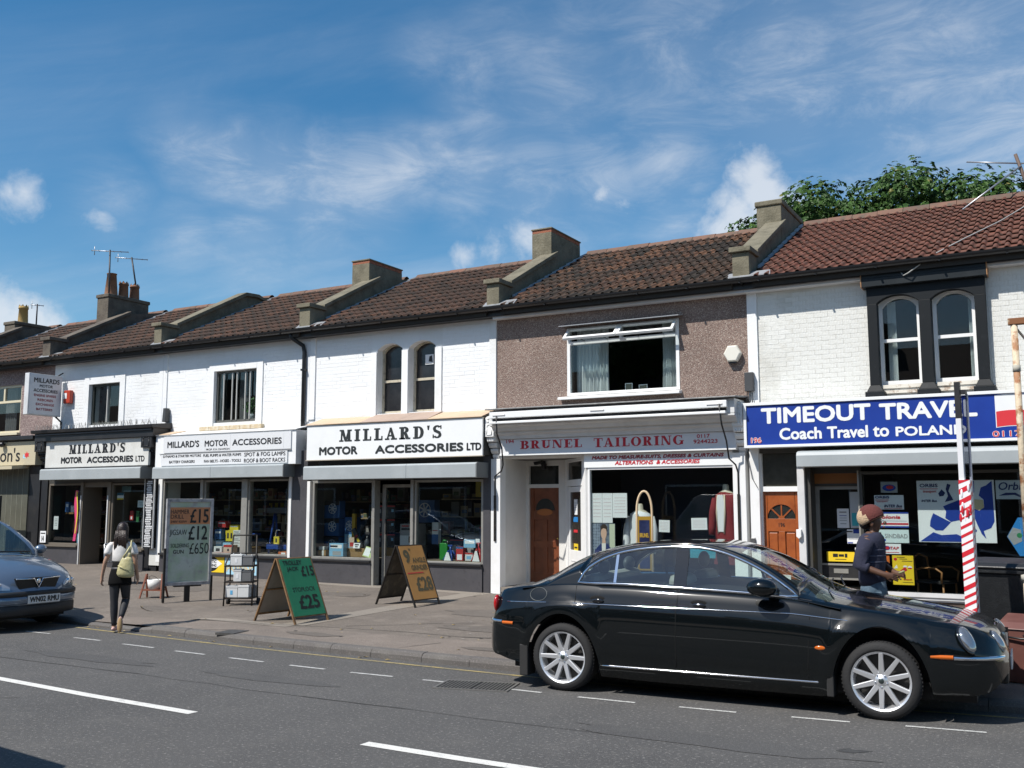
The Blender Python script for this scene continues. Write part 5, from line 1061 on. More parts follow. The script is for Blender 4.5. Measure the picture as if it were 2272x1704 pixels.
goods('magazine', 'tilted white and green packet at the right of the left window', 'packet', -12.36, 15.90, .745, .26, .03, .21, c_('lime', (.45, .56, .22)), [('r', .05, .6, .1, .9, PAPER), ('r', .55, .9, .5, .9, CGN)], tilt=R(-20)).rotation_euler = (R(-22), R(12), 0)
for k_, z in enumerate((.92, 1.22, 1.50)): goods('tool_case', ['lowest', 'middle', 'upper'][k_] + ' dark tool case with red stripe stacked at the right of the left window', 'tool case', -12.40, 16.55, z, .46, .3, .27, CDK, [('r', 0, 1, .88, .98, CRE), ('r', .08, .22, .4, .7, GREYI), ('r', .8, .92, .5, .7, CLB)])
goods('shelf_block', 'dark box under the tool cases in the left window', 'shelf', -12.40, 16.5, .735, .5, .35, .18, CBR)
# goods behind the shop door
goods('power_tool_box', 'grey and white boxed tool behind the glass door of the middle shop', 'carton', -11.72, 16.4, .98, .42, .3, .42, CGR, [('r', 0, .8, 0, .45, PAPER), ('r', .5, .72, .12, .42, CDK), ('r', .08, .72, .7, .8, CDK), ('r', .1, .5, .86, .93, CRE)])
goods('power_tool_box', 'dark boxed tool with red band below the grey boxed tool', 'carton', -11.70, 16.38, .30, .46, .34, .66, CDK, [('r', 0, 1, .84, .92, CRE), ('r', .1, .4, .3, .7, GREYI)]); goods('wheel_trim_box', 'blue wheel trim carton high behind the glass door', 'carton', -11.68, 16.9, 1.42, .48, .2, .46, CBL, [('w', .5, .55, .32, SILV)])
goods('broom_handle', 'thin yellow handle leaning inside the shop door', 'handle', -11.36, 16.1, .9, .03, .03, .6, CYE)
# goods in the right window
goods('oil_bottle_pack', 'white and blue upright pack at the left of the right window', 'packet', -10.98, 16.25, 1.02, .15, .1, .42, CWH, [('r', 0, 1, 0, .45, CBL), ('r', .1, .9, .6, .64, CRE)])
for k_, (gx, gz, gw, gh) in enumerate(((-10.55, .75, .5, .36), (-9.95, .75, .34, .62), (-9.72, 1.05, .3, .45))): goods('tool_case', ['low dark blue case at the left of the right window', 'tall dark blue carton in the middle of the right window', 'dark carton at the far right of the right window'][k_], 'carton', gx, 16.5, gz, gw, .3, gh, c_('deep_blue', (.03, .05, .10)), [('r', 0, 1, .93, .98, CRE), ('r', .1, .5, .3, .7, GREYI)])
goods('shelf_block', 'wide dark green display cloth at the back of the right window', 'shelf', -10.2, 16.9, .735, 1.3, .3, .5, c_('deep_green', (.02, .035, .022)))
b_ = thing('jerry_can', 'green plastic can at the left of the right window', 'can', (-10.62, 16.0, .735)); m_ = MB(); m_.prism([(-.09, 0), (.09, 0), (.09, .27), (.05, .32), (-.09, .32)], 'y', 0, .14); m_.build('body', M('green_plastic', (.02, .20, .03), .35), b_, .012); MB().tube([(-.06, .07, .32), (-.04, .07, .37), (.03, .07, .36)], .014, 8).build('handle', M('green_plastic', (.02, .20, .03), .35), b_); MB().lathe([(.03, 0), (.03, .05), (0, .05)], 10, 0, (.06, .07, .31)).build('cap', BLACKP, b_)
def axle_stand(label, x, y, z, mat, h=.3):
    t_ = thing('axle_stand', label, 'axle stand', (x, y, z)); m_ = MB()
    for sx in (-1, 1):
        for sy in (-1, 1): m_.tube([(sx*.10, sy*.10, 0), (sx*.025, sy*.025, h*.72)], .018, 6)
    m_.build('legs', mat, t_); MB().tube([(0, 0, h*.5), (0, 0, h)], .022, 8).build('post', mat, t_); MB().box(-.05, .05, -.02, .02, h, h + .03).build('saddle', mat, t_, .004); MB().prism([(-.08, .0), (.08, .0), (.02, h*.6), (-.02, h*.6)], 'y', -.112, -.102).build('label_plate', PAPER, t_)
    return t_
axle_stand('red axle stand with white label at the right of the right window', -9.82, 16.0, .735, M('red_enamel', (.40, .02, .025), .35), .32); axle_stand('blue axle stand near the middle of the right window', -10.44, 15.98, .735, M('blue_enamel', (.02, .06, .26), .35), .26)
goods('small_carton', 'red and white carton beside the blue axle stand', 'carton', -10.24, 15.98, .735, .16, .12, .26, CRE, [('r', .15, .85, .05, .45, PAPER), ('r', 0, 1, .85, 1, CBL)]); goods('small_carton', 'grey carton behind the red and white one in the right window', 'carton', -10.08, 16.1, .735, .15, .15, .36, CGR)
goods('blister_pack', 'pale blue blister pack hanging mid right window', 'packet', -10.0, 15.95, .98, .26, .02, .15, CLB, [('r', .1, .9, .5, .9, PAPER)]); goods('blister_pack', 'pale blue and red blister pack below the hanging one', 'packet', -10.0, 15.93, .74, .17, .02, .15, CWH, [('r', 0, 1, .8, 1, CRE), ('r', .2, .8, .2, .6, CLB)])
goods('price_card', 'small white card above the red axle stand', 'price card', -9.80, 15.92, 1.08, .09, .006, .07, PAPER, tilt=.1)
goods('yellow_carton', 'yellow carton at the right end of the right window', 'carton', -9.76, 16.3, 1.12, .16, .12, .20, CYE); goods('blue_tray', 'pale blue tray above the yellow carton', 'tray', -9.76, 16.28, 1.33, .24, .15, .10, CLB)
goods('hanging_box', 'yellow box hanging high in the right window of the middle shop', 'carton', -10.02, 16.5, 1.93, .38, .1, .30, c_('mustard', (.34, .27, .05)), [('r', .3, .42, .3, .7, CBL), ('r', .6, .72, .3, .8, CDK)])
goods('mirror_panel', 'pale panel leaning at the right side of the right window', 'panel', -9.78, 16.8, 1.1, .42, .03, .7, c_('mid_grey', (.16, .165, .165)))

# ================================================================ left-centre motor shop
H2 = thing('terraced_house', 'white painted house with one barred square window between two motor shops', 'house', (0, 0, 0))
x0, x1 = B[3], B[4]
w2_ = wallpart(H2, x0, x1, 3.25, 5.40, [(-16.84, -15.55, 3.60, 4.77)], WHITEP)
bricks(w2_, x0 + .16, x1 - .16, 3.55, 5.25, YW, [(-17.0, -15.36, 3.40, 4.95)], WHITEP, 0, runs=(1, 2, 2, 3))
for a, b in ((x0 + .004, x0 + .13), (x1 - .15, x1 - .004), (-15.55, -15.37), (-17.0, -16.845)): MB().box(a, b, YW - .025, YW, 3.52, 5.29 if abs(a - x0) < .1 or abs(b - x1) < .1 else 4.93).build('pilaster_strip', WHITEP, H2)
MB().box(-16.845, -15.545, YW - .025, YW, 4.772, 4.93).build('pilaster_strip', WHITEP, H2)
wn = part('window', H2); m_ = MB(); y = 16.06
for a, b, c, e in ((-16.84, -16.79, 3.60, 4.77), (-15.60, -15.55, 3.60, 4.77), (-16.79, -15.60, 3.60, 3.66), (-16.79, -15.60, 4.72, 4.77)): m_.box(a, b, y, y + .06, c, e)
m_.build('frame', M('grey_green_frame', (.10, .10, .09), .6), wn)
for q in range(6): MB().box(-16.60 + .2*q - .012 + (.06 if q % 2 else 0), -16.60 + .2*q + .012 + (.06 if q % 2 else 0), y - .02, y + .004, 3.66, 4.72).build('bar', M('pale_bar', (.42, .42, .40), .5), wn)
MB().box(-16.79, -15.60, y + .03, y + .034, 3.66, 4.72).build('pane', GLASSW, wn)
SIL = M('patched_sill_brick', (.50, .40, .26), .85, var=(8, (.62, .58, .48), .45, .65))
for q in range(6): MB().box(-17.19 + .316*q, -17.19 + .316*(q+1) - .006, 15.90, 16.0, 3.43, 3.52).build('sill_brick', SIL, H2, .004)
pt = thing('pot_plant', 'leafy pot plant behind the barred window', 'plant', (-15.95, 16.28, 3.66))
MB().lathe([(0, 0), (.06, 0), (.08, .13), (.07, .13), (0, .11)], 14).build('pot', M('pale_pot', (.5, .52, .54), .5), pt)
m_ = MB(); rp = random.Random(8)
for i in range(130):
    a = rp.uniform(0, 6.28); r_ = rp.uniform(.02, .22); z = .15 + rp.uniform(0, .38)*(1 - r_*2); c = Vector((r_*math.cos(a), r_*math.sin(a)*.6, z)); u = Vector((rp.uniform(-1, 1), rp.uniform(-1, 1), rp.uniform(-.4, 1))).normalized()*.05; v = u.orthogonal().normalized()*.025
    m_.add([c - u, c + v, c + u, c - v], [(0, 1, 2, 3)])
m_.build('foliage', M('house_plant_leaf', (.06, .16, .04), .5), pt)
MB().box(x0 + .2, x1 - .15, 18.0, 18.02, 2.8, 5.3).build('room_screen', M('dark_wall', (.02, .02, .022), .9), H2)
cu = MB(); P = [(-16.45 + .3*i/24, 16.4 + .02*math.sin(i*1.4)) for i in range(25)]; cu.loft([[(p[0], p[1], z) for p in P] for z in (3.62, 4.75)], 0, False, True); cu.build('curtain', M('grey_curtain', (.2, .19, .19), .9), H2)
roof(H2, -18.28, -14.14, TILE_D, seed=2); gutter(H2, x0 + .003, x1 - .003); shell(H2, x0, x1)
parapet(H2, -18.55, -18.30, False)
MB().hexa([(-18.22, 15.57, 3.33), (-14.0, 15.57, 3.33), (-14.0, 15.99, 3.42), (-18.22, 15.99, 3.42), (-18.22, 15.57, 3.345), (-14.0, 15.57, 3.345), (-14.0, 15.99, 3.44), (-18.22, 15.99, 3.44)]).build('flashing_board', WHITE, H2)
MB().hexa([(-18.26, 15.565, 3.345), (-17.72, 15.565, 3.345), (-17.66, 15.98, 3.445), (-18.24, 15.98, 3.445), (-18.26, 15.565, 3.355), (-17.72, 15.565, 3.355), (-17.66, 15.98, 3.455), (-18.24, 15.98, 3.455)]).build('flashing_board', TAN, H2)
t = thing('fascia_sign', "white box sign MILLARD'S MOTOR ACCESSORIES with six lines of goods in small letters", 'shop sign', (0, 0, 0)); y = 15.575
MB().box(-18.21, -14.02, 15.60, 15.99, 2.62, 3.33).build('box', SIGNW, t, .004)
m_ = MB(); m_.box(-17.93, -16.62, y, 15.598, 2.935, 3.30); m_.box(-16.617, -15.86, y, 15.598, 2.935, 3.30); m_.box(-15.857, -14.34, y, 15.598, 2.935, 3.30); m_.box(-14.337, -14.14, y, 15.598, 2.935, 3.30); m_.build('upper_panel', M('sign_grey_white', (.70, .71, .72), .4), t)
MB().box(-18.0, -14.23, y, 15.598, 2.65, 2.90).build('lower_panel', M('sign_grey_white', (.70, .71, .72), .4), t); MB().box(-18.05, -14.13, 15.57, 15.599, 2.912, 2.924).build('divider', GREYI, t)
for s, a, b in (("MILLARD'S", -17.80, -16.80), ('MOTOR', -16.63, -15.93), ('ACCESSORIES', -15.80, -14.39)): lettering(s, a, b, 3.045, 3.195 if s[1] == 'I' else 3.18, y, INKB, t, .03)
lettering('PROP. K.H. DAWSON', -16.58, -15.88, 2.96, 3.0, y, INKB, t, .0)
for s, a, b, c, e in (('DYNAMO & STARTER MOTORS', -17.92, -16.73, 2.83, 2.885), ('FUEL PUMPS & WATER PUMPS', -16.66, -15.53, 2.82, 2.88), ('SPOT & FOG LAMPS', -15.44, -14.28, 2.80, 2.885), ('BATTERY CHARGERS', -17.72, -16.92, 2.70, 2.76), ('FAN BELTS - HOSES - TOOLS', -16.63, -15.53, 2.695, 2.755), ('ROOF & BOOT RACKS', -15.44, -14.28, 2.67, 2.755)): lettering(s, a, b, c, e, y, INKB, t, .012)
shutter_box(H2, -18.12, -14.23, 2.36, 2.62, 15.45, seam=-16.3)
MB().box(x0 + .2, x1 - .02, 15.81, 16.3, 2.33, 2.63).build('lintel_beam', DFRAME, H2)
for a, b in ((-18.08, -16.95), (-16.78, -15.70), (-15.46, -14.38)): shop_window(H2, a, b, .75, 2.28, 15.82, FRAME, .04)
for a, b in ((-16.90, -16.83), (-15.66, -15.50)): MB().box(a, b, 15.755, 15.95, .7, 2.33).build('mullion', FRAME, H2, .004)
MB().box(-14.335, -14.27, 15.77, 16.2, .15, 2.36).build('trim_post', WHITE, H2); MB().box(-14.265, x1 - .004, 15.79, 16.3, .1, 2.7).build('pier', DGREY, H2)
MB().box(-18.25, -18.13, 15.76, 16.3, .5, 2.36).build('trim_post', WHITE, H2); MB().box(x0 + .004, -18.255, 15.79, 16.3, .1, 2.7).build('pier', BLACK, H2); MB().box(-18.47, -18.14, 15.765, 15.79, .42, .80).build('cable_cabinet', M('pale_cabinet', (.6, .6, .57), .6), H2)
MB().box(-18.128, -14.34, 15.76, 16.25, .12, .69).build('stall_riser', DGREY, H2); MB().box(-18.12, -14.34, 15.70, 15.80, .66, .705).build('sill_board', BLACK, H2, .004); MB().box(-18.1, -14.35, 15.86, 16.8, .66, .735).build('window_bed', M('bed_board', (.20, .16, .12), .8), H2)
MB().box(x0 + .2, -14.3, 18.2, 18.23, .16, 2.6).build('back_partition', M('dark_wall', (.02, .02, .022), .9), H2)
poster('yellow advert with a black and white fish shape reading PLASTIC PADDING under the window', -16.85, -16.10, .33, .69, 15.752, YEL, [('e', .45, .5, .33, .46, INKB, 'printed_disc', 0), ('p', [(.20, .28), (.70, .28), (.92, .52), (.70, .76), (.2, .76)], PAPER, 'printed_shape', .001), ('t', 'PLASTIC', .24, .70, .54, .72, INKB, .05), ('t', 'PADDING', .24, .70, .32, .50, INKB, .05)])
poster('pale blue PADDING advert under the window behind the battery trolley', -16.08, -15.16, .30, .69, 15.752, M('pale_blue_print2', (.36, .60, .74), .6), [('r', .05 + .12*q, .10 + .12*q, .62, .98, PAPER, 'printed_stripe') for q in range(8)] + [('t', 'PADDING', .06, .95, .15, .48, BEIGE, .04)])
# goods
for k_, (gx, gz, gw, gh, m, lab) in enumerate(((-16.68, 1.02, .20, .22, CBL, 'dark blue carton at the left of the middle bay'), (-16.70, .80, .18, .2, CLB, 'light blue carton below the dark blue one'), (-16.42, .98, .26, .24, CYE, 'yellow carton with black print in the middle bay'), (-16.40, .75, .24, .2, CLB, 'blue and white carton under the yellow one'), (-16.62, 1.28, .24, .14, CRE, 'red carton on top of the left stack'), (-16.30, 1.22, .26, .12, CYE, 'flat yellow carton behind the yellow carton'))):
    goods('small_carton', lab + ' of the left motor shop', 'carton', gx, 16.1 + .05*(k_ % 3), gz, gw, .16, gh, m, [('r', .2, .4, .25, .75, CDK), ('r', .6, .8, .25, .75, CDK)] if m is CYE and gh > .2 else [('r', .1, .9, .6, .8, PAPER)])
for q in range(5): goods('flat_pack', ['lowest', 'second', 'third', 'fourth', 'topmost'][q] + ' white flat pack of the pile in the middle bay', 'packet', -16.10, 16.12, .86 + .075*q, .27, .2, .066, CWH, [('r', .1, .6, .3, .6, GREYI)], rz_=.03*(q % 3))
goods('red_tin', 'red and cream tin at the front of the middle bay', 'tin', -16.17, 15.92, .745, .28, .14, .17, c_('cream', (.55, .42, .32)), [('r', 0, 1, .72, 1, CRE), ('r', .4, .6, .2, .5, CDK)]); goods('small_carton', 'white carton with dark print left of the red tin', 'carton', -16.48, 15.92, .745, .24, .14, .13, CWH, [('r', .25, .75, .2, .7, CDK)]); goods('red_mat', 'flat red packet lying before the tins', 'packet', -16.3, 15.86, .737, .5, .05, .015, CRE)
goods('shelf_block', 'low dark shelf at the right of the middle bay', 'shelf', -15.85, 16.1, .735, .35, .3, .13, CBR); goods('tool_tray', 'blue tool tray on brackets in the middle bay', 'tool tray', -15.90, 16.25, 1.12, .36, .2, .04, M('blue_enamel', (.02, .06, .26), .35), [])
goods('fluorescent_batten', 'white fluorescent lamp housing inside the left motor shop', 'lamp housing', -16.5, 17.2, 2.02, 1.2, .1, .05, CWH); goods('peg_board', 'dark back board with yellow packets in the left motor shop', 'board', -16.2, 17.4, 1.2, .7, .03, .8, CDK, [('r', .2 + .25*(q % 3), .34 + .25*(q % 3), .15 + .25*(q//3), .28 + .25*(q//3), CYE) for q in range(9)])
wb = thing('trolley_frame', 'blue folding workbench frame in the right bay of the left motor shop', 'workbench', (-14.95, 16.15, .74)); BE = M('blue_enamel', (.02, .06, .26), .35)
for s in (-1, 1): MB().tube([(s*.26, 0, 0), (s*.22, .12, .88)], .022, 8).build('leg', BE, wb); MB().tube([(s*.26, .3, 0), (s*.22, .14, .88)], .022, 8).build('leg', BE, wb)
MB().box(-.34, .30, -.02, .16, .86, .98).build('worktop', M('dusty_black', (.06, .06, .065), .6), wb, .01); MB().box(-.3, .3, -.03, .0, .10, .20).build('cross_rail', BE, wb)
goods('padlock', 'yellow padlock pack hanging on the blue workbench', 'packet', -14.88, 16.02, .95, .15, .03, .16, CYE, [('r', .35, .65, .25, .75, CDK)]); m_ = MB(); lk = thing('padlock_shackle', 'steel hasp above the yellow padlock pack', 'hasp', (-14.88, 16.03, 1.10)); m_.tube([(-.03, 0, 0), (-.03, 0, .1), (0, 0, .15), (.06, 0, .15), (.10, 0, .14)], .012, 8); m_.build('shackle', CHROME, lk)
goods('orange_mat', 'orange and white packet lying at the right end of the window', 'packet', -14.55, 15.95, .737, .4, .2, .06, c_('orange', (.50, .12, .03)), [('r', .2, .5, .2, .8, PAPER)]); b_ = thing('white_bottle', 'shiny white bottle lying at the right end of the window', 'bottle', (-14.45, 15.98, .80)); m_ = MB(); m_.lathe([(0, 0), (.05, .01), (.055, .16), (.02, .2), (0, .2)], 14); m_.build('body', M('glossy_white', (.8, .8, .8), .15), b_); b_.rotation_euler = (.3, .35, 0)
# tall price list between the two shops
pl = thing('price_list_board', 'tall narrow black board crowded with white hand lettering between the left shops', 'board', (-18.42, 15.66, .80))
MB().box(-.15, .15, 0, .02, .0, 1.56).build('panel', INKB, pl); m_ = MB(); m_.box(-.165, -.15, -.01, .025, 0, 1.56); m_.box(.15, .165, -.01, .025, 0, 1.56); m_.build('frame', GREYW, pl)
rr = random.Random(2); m_ = MB(); z = 1.52
while z > .04:
    h = rr.uniform(.018, .03); x = -.125 + rr.uniform(0, .06)
    while x < .10 - rr.uniform(0, .06):
        w = rr.uniform(.015, .05); m_.box(x, min(x + w, .13), -.003, 0, z - h, z); x += w + .008
    z -= h + rr.uniform(.012, .02)
m_.build('hand_lettering', PAPER, pl)

# ================================================================ far-left motor shop
H1 = thing('terraced_house', 'white painted house with a black shop cornice and a projecting box sign', 'house', (0, 0, 0))
x0, x1 = B[2], B[3]
w1 = wallpart(H1, x0, x1, 3.25, 5.40, [(-21.13, -20.0, 3.72, 4.73)], WHITEP)
bricks(w1, x0 + .1, x1 - .14, 3.55, 5.25, YW, [(-21.3, -19.80, 3.4, 4.93)], WHITEP, 0, runs=(1, 2, 2, 3))
for a, b, c, e in ((-20.0, -19.82, 3.5, 4.92), (-21.30, -21.13, 3.5, 4.92), (-21.13, -20.0, 4.73, 4.92), (x1 - .13, x1 - .004, 3.5, 5.29)): MB().box(a, b, YW - .025, YW, c, e).build('pilaster_strip', WHITEP, H1)
wn = part('window', H1); m_ = MB(); y = 16.08; FR_ = M('green_grey_frame', (.06, .065, .055), .6)
for a, b, c, e in ((-21.13, -21.07, 3.72, 4.73), (-20.06, -20.0, 3.72, 4.73), (-21.07, -20.06, 4.67, 4.73), (-21.07, -20.06, 3.72, 3.78)): m_.box(a, b, y, y + .06, c, e)
m_.build('frame', FR_, wn); MB().box(-20.57, -20.54, y - .01, y + .059, 3.78, 4.67).build('mullion', M('pale_bar', (.42, .42, .40), .5), wn); MB().box(-21.07, -20.06, y + .03, y + .034, 3.78, 4.67).build('pane', GLASSW, wn)
m_ = MB(); m_.prism([(-20.78, 3.74), (-20.62, 3.74), (-20.60, 4.35), (-20.68, 4.5)], 'y', 16.2, 16.22); m_.build('curtain', M('grey_curtain', (.2, .19, .19), .9), H1)
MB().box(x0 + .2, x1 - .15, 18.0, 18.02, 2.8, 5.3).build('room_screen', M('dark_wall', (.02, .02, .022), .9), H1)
roof(H1, -22.30, -18.58, TILE_D, seed=1); gutter(H1, x0 + .003, x1 - .003); shell(H1, x0, x1)
parapet(H1, -22.63, -22.33, mat=STONED)
chimney(H1, -23.12, -22.66, 17.60, 18.95, 7.50, STONED, False, [(-22.90, 17.86, .62, .17, False, POT), (-22.88, 18.25, .42, .14, True, POT), (-22.88, 18.62, .42, .14, True, POT)])
m_ = MB(); m_.hexa([(-22.5, 15.42, 3.52), (-18.15, 15.42, 3.52), (-18.15, 16.0, 3.52), (-22.5, 16.0, 3.52), (-22.5, 15.40, 3.60), (-18.15, 15.40, 3.60), (-18.15, 16.0, 3.66), (-22.5, 16.0, 3.66)]); m_.build('cornice', BLACK, H1, .01)
MB().box(-22.45, -18.2, 15.50, 16.0, 3.33, 3.52).build('frieze', BLACK, H1); MB().box(-22.4, -18.25, 15.46, 15.50, 3.47, 3.50).build('frieze_bead', DGREY, H1)
sk = MB(); rs = random.Random(4)
for i in range(150):
    x = -22.45 + i*.0285; y = 15.50 + rs.uniform(0, .12); sk.tube([(x, y, 3.62), (x + rs.uniform(-.05, .05), y + rs.uniform(-.06, .03), 3.62 + rs.uniform(.07, .13))], .004, 4, cap=False)
tag(sk.build('bird_spikes', M('spike_wire', (.42, .41, .38), .4, .6), H1), kind='stuff')
t = thing('fascia_sign', "white fascia sign MILLARD'S MOTOR ACCESSORIES LTD framed in black at the far left", 'shop sign', (0, 0, 0)); y = 15.58
MB().box(-22.10, -18.42, y, 15.64, 2.68, 3.32).build('panel', M('sign_dull_white', (.66, .66, .63), .5, var=(3, (.56, .55, .51), .45, .75)), t)
serif("MILLARD'S", -21.21, -19.21, 3.0, 3.215, y, INKB, t, .30, .12, .22); lettering('MOTOR', -21.50, -20.72, 2.77, 2.925, y, INKB, t, .06); lettering('ACCESSORIES', -20.54, -18.92, 2.765, 2.915, y, INKB, t, .06); lettering('LTD', -18.84, -18.54, 2.765, 2.90, y, INKB, t, .03)
MB().box(-22.1, -18.4, 15.64, 15.99, 2.66, 3.33).build('fascia_core', BLACK, H1); MB().box(-22.1, -18.4, 15.56, 15.66, 2.645, 2.678).build('fascia_bead', BLACK, H1)
console(H1, -22.47, -22.12, 2.62, 3.50, 15.52, BLACK); console(H1, -18.62, -18.27, 2.62, 3.50, 15.52, BLACK)
shutter_box(H1, -22.04, -18.46, 2.38, 2.64, 15.40)
MB().box(-22.3, -18.3, 15.81, 16.3, 2.30, 2.66).build('lintel_beam', DFRAME, H1)
for a, b in ((-22.48, -22.24), (-18.66, x1 - .004)): MB().box(a, b, 15.78, 16.3, .1, 2.62).build('pier', BLACK, H1)
shop_window(H1, -22.14, -21.0, .86, 2.25, 15.82, M('worn_brown_frame', (.14, .12, .095), .6), .045); shop_window(H1, -19.82, -18.74, .80, 2.24, 15.82, M('worn_brown_frame', (.14, .12, .095), .6), .045)
for a, b in ((-20.955, -20.86), (-19.99, -19.87)): MB().box(a, b, 15.76, 16.3, .3, 2.31).build('mullion', M('worn_brown_frame', (.14, .12, .095), .6), H1)
MB().box(-20.93, -20.90, 15.74, 15.76, .3, 2.0).build('bright_trim', GREYW, H1); MB().box(-19.96, -19.93, 15.74, 15.76, .3, 2.0).build('bright_trim', GREYW, H1)
for a, b in ((-22.24, -20.96), (-19.87, -18.66)): MB().box(a, b, 15.75, 16.25, .2, .80 if a < -21 else .74).build('stall_riser', DGREY, H1); MB().box(a, b, 15.70, 15.80, .775 if a < -21 else .72, .815 if a < -21 else .755).build('sill_board', M('worn_brown_frame', (.14, .12, .095), .6), H1); MB().box(a + .01, b - .01, 15.86, 16.7, .72, .79).build('window_bed', M('bed_board', (.20, .16, .12), .8), H1)
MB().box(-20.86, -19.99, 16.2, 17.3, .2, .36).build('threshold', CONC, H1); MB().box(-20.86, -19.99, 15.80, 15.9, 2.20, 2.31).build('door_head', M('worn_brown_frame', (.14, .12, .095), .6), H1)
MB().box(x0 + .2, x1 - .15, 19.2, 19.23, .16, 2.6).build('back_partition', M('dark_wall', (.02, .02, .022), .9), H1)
# stock
goods('blue_crate', 'blue and white cartons on the counter seen through the open doorway', 'carton', -20.42, 17.6, 1.15, .5, .3, .16, CBL, [('r', .1, .3, .5, .9, PAPER), ('r', .5, .9, .3, .8, CLB)]); goods('counter', 'dark counter inside the open doorway', 'counter', -20.4, 17.6, .3, .8, .5, .84, CDK); goods('buff_carton', 'buff carton low inside the open doorway', 'carton', -20.62, 17.0, .62, .2, .15, .16, CBR)
poster('white notice in the left window of the far left shop', -22.05, -21.88, 1.18, 1.50, 15.87, PAPER, [('r', .2, .8, .3 + .12*q, .34 + .12*q, GREYI) for q in range(5)])
poster('white price card SALE leaning on the sill of the far left shop', -22.34, -22.12, .86, 1.14, 15.72, PAPER, [('t', '14', .3, .7, .1, .6, INKB, .03), ('r', .1, .9, .75, .85, INKB)])
rb = thing('ribbon_curtain', 'pink and yellow ribbon hanging beside the open doorway', 'ribbon', (-20.99, 15.70, 0)); m_ = MB(); m_.loft([[(-.05 + .03*math.sin(z*6), -.01, z), (.03 + .03*math.sin(z*6), .0, z)] for z in [.92 + .1*i for i in range(13)]], 0, False, True); m_.build('ribbon', M('pink_ribbon', (.62, .05, .16), .5), rb); m_ = MB(); m_.loft([[(.01 + .03*math.sin(z*5), -.015, z), (.04 + .03*math.sin(z*5), -.012, z)] for z in [1.1 + .1*i for i in range(11)]], 0, False, True); m_.build('ribbon', M('yellow_ribbon', (.66, .55, .06), .5), rb)
for k_, (gx, gz, gw, gh, m, lab) in enumerate(((-21.22, .80, .2, .28, CLB, 'pale blue packet low in the left window'), (-21.18, 1.08, .16, .2, CWH, 'white packet with red band beside the ribbon'), (-21.15, 1.30, .14, .22, CWH, 'white and blue packet above the red banded one'), (-21.75, 1.6, .14, .25, CBL, 'blue bottle pack on the upper shelf'), (-21.55, 1.6, .12, .16, CWH, 'small white pack beside the blue bottle pack'))): goods('packet', lab + ' of the far left shop', 'packet', gx, 16.0, gz, gw, .1, gh, m, [('r', 0, 1, .4, .6, CRE)] if k_ == 1 else [('r', .2, .8, .5, .8, PAPER)])
goods('shelf', 'dim shelf of stock in the left window of the far left shop', 'shelf', -21.6, 16.2, 1.55, .95, .3, .04, CBR); goods('shelf_stock', 'dim row of cartons under the shelf in the left window', 'cartons', -21.6, 16.35, 1.1, .9, .2, .35, c_('dim_red', (.07, .03, .025)), [('r', .1*q + .02, .1*q + .09, .1, .8, (CDK, CBR, CBL)[q % 3]) for q in range(9)])
poster('blue white and yellow sticker in the right window of the far left shop', -19.77, -19.55, 1.90, 2.06, 15.87, PAPER, [('r', 0, 1, .62, 1, ink('teal', (.01, .10, .16))), ('r', 0, 1, 0, .22, YEL)]); poster('dark green sticker high in the right window of the far left shop', -19.62, -19.30, 2.08, 2.22, 15.87, ink('dim_green', (.05, .09, .08))); poster('pale blue printed card on the right of the right window', -19.05, -18.80, 1.72, 1.88, 15.87, M('pale_poster', (.60, .70, .70), .7), [('r', .1, .9, .3, .4, GREYI), ('r', .1, .6, .6, .7, GREYI)])
goods('red_rosette', 'red and white packet hanging in the right window of the far left shop', 'packet', -19.40, 16.0, 1.42, .12, .03, .22, CRE, [('r', .3, .7, .1, .4, PAPER)]); goods('green_pack', 'green packet beside the red one in the right window', 'packet', -19.22, 16.02, 1.38, .09, .03, .26, CGN); goods('boiler_suit', 'dark hanging overall at the right of the right window', 'overall', -18.98, 16.05, 1.0, .28, .1, .75, c_('dim_slate', (.045, .05, .055)))
clutter('crowded shelves in the left window of the far left shop', -22.4, -21.1, 16.7, (.85, 1.2, 1.55, 1.9), 6); clutter('crowded shelves in the right window of the far left shop', -20.0, -18.8, 16.7, (.82, 1.15, 1.5, 1.85), 7)
# red alarm box, dark bulkhead, projecting sign
al = thing('alarm_box', 'red alarm box with a white label beside the projecting sign', 'alarm box', (-21.84, 15.98, 4.29)); MB().box(-.13, .13, -.10, 0, .0, .33).build('cover', M('red_plastic', (.42, .05, .025), .4), al, .02); MB().box(-.11, .01, -.104, -.10, .12, .26).build('label_plate', PAPER, al)
bk = thing('bulkhead_lamp', 'dark narrow lamp box on the white wall above the right end of the black cornice', 'lamp', (-18.28, 15.86, 3.58)); MB().hexa([(-.05, -.02, .10), (.05, -.02, .10), (.05, .12, .10), (-.05, .12, .10), (-.045, .0, .42), (.045, .0, .42), (.045, .12, .42), (-.045, .12, .42)]).build('case', M('dark_plastic', (.05, .052, .055), .5), bk, .01); MB().tube([(0, .08, .12), (.03, .08, 0), (.12, .1, -.10)], .012, 6).build('cable', BLACKP, bk)
ps = thing('projecting_sign', "white box sign MILLARDS projecting over the far left shop", 'shop sign', (-22.06, 15.92, 3.96)); ps.rotation_euler = (0, 0, R(90))
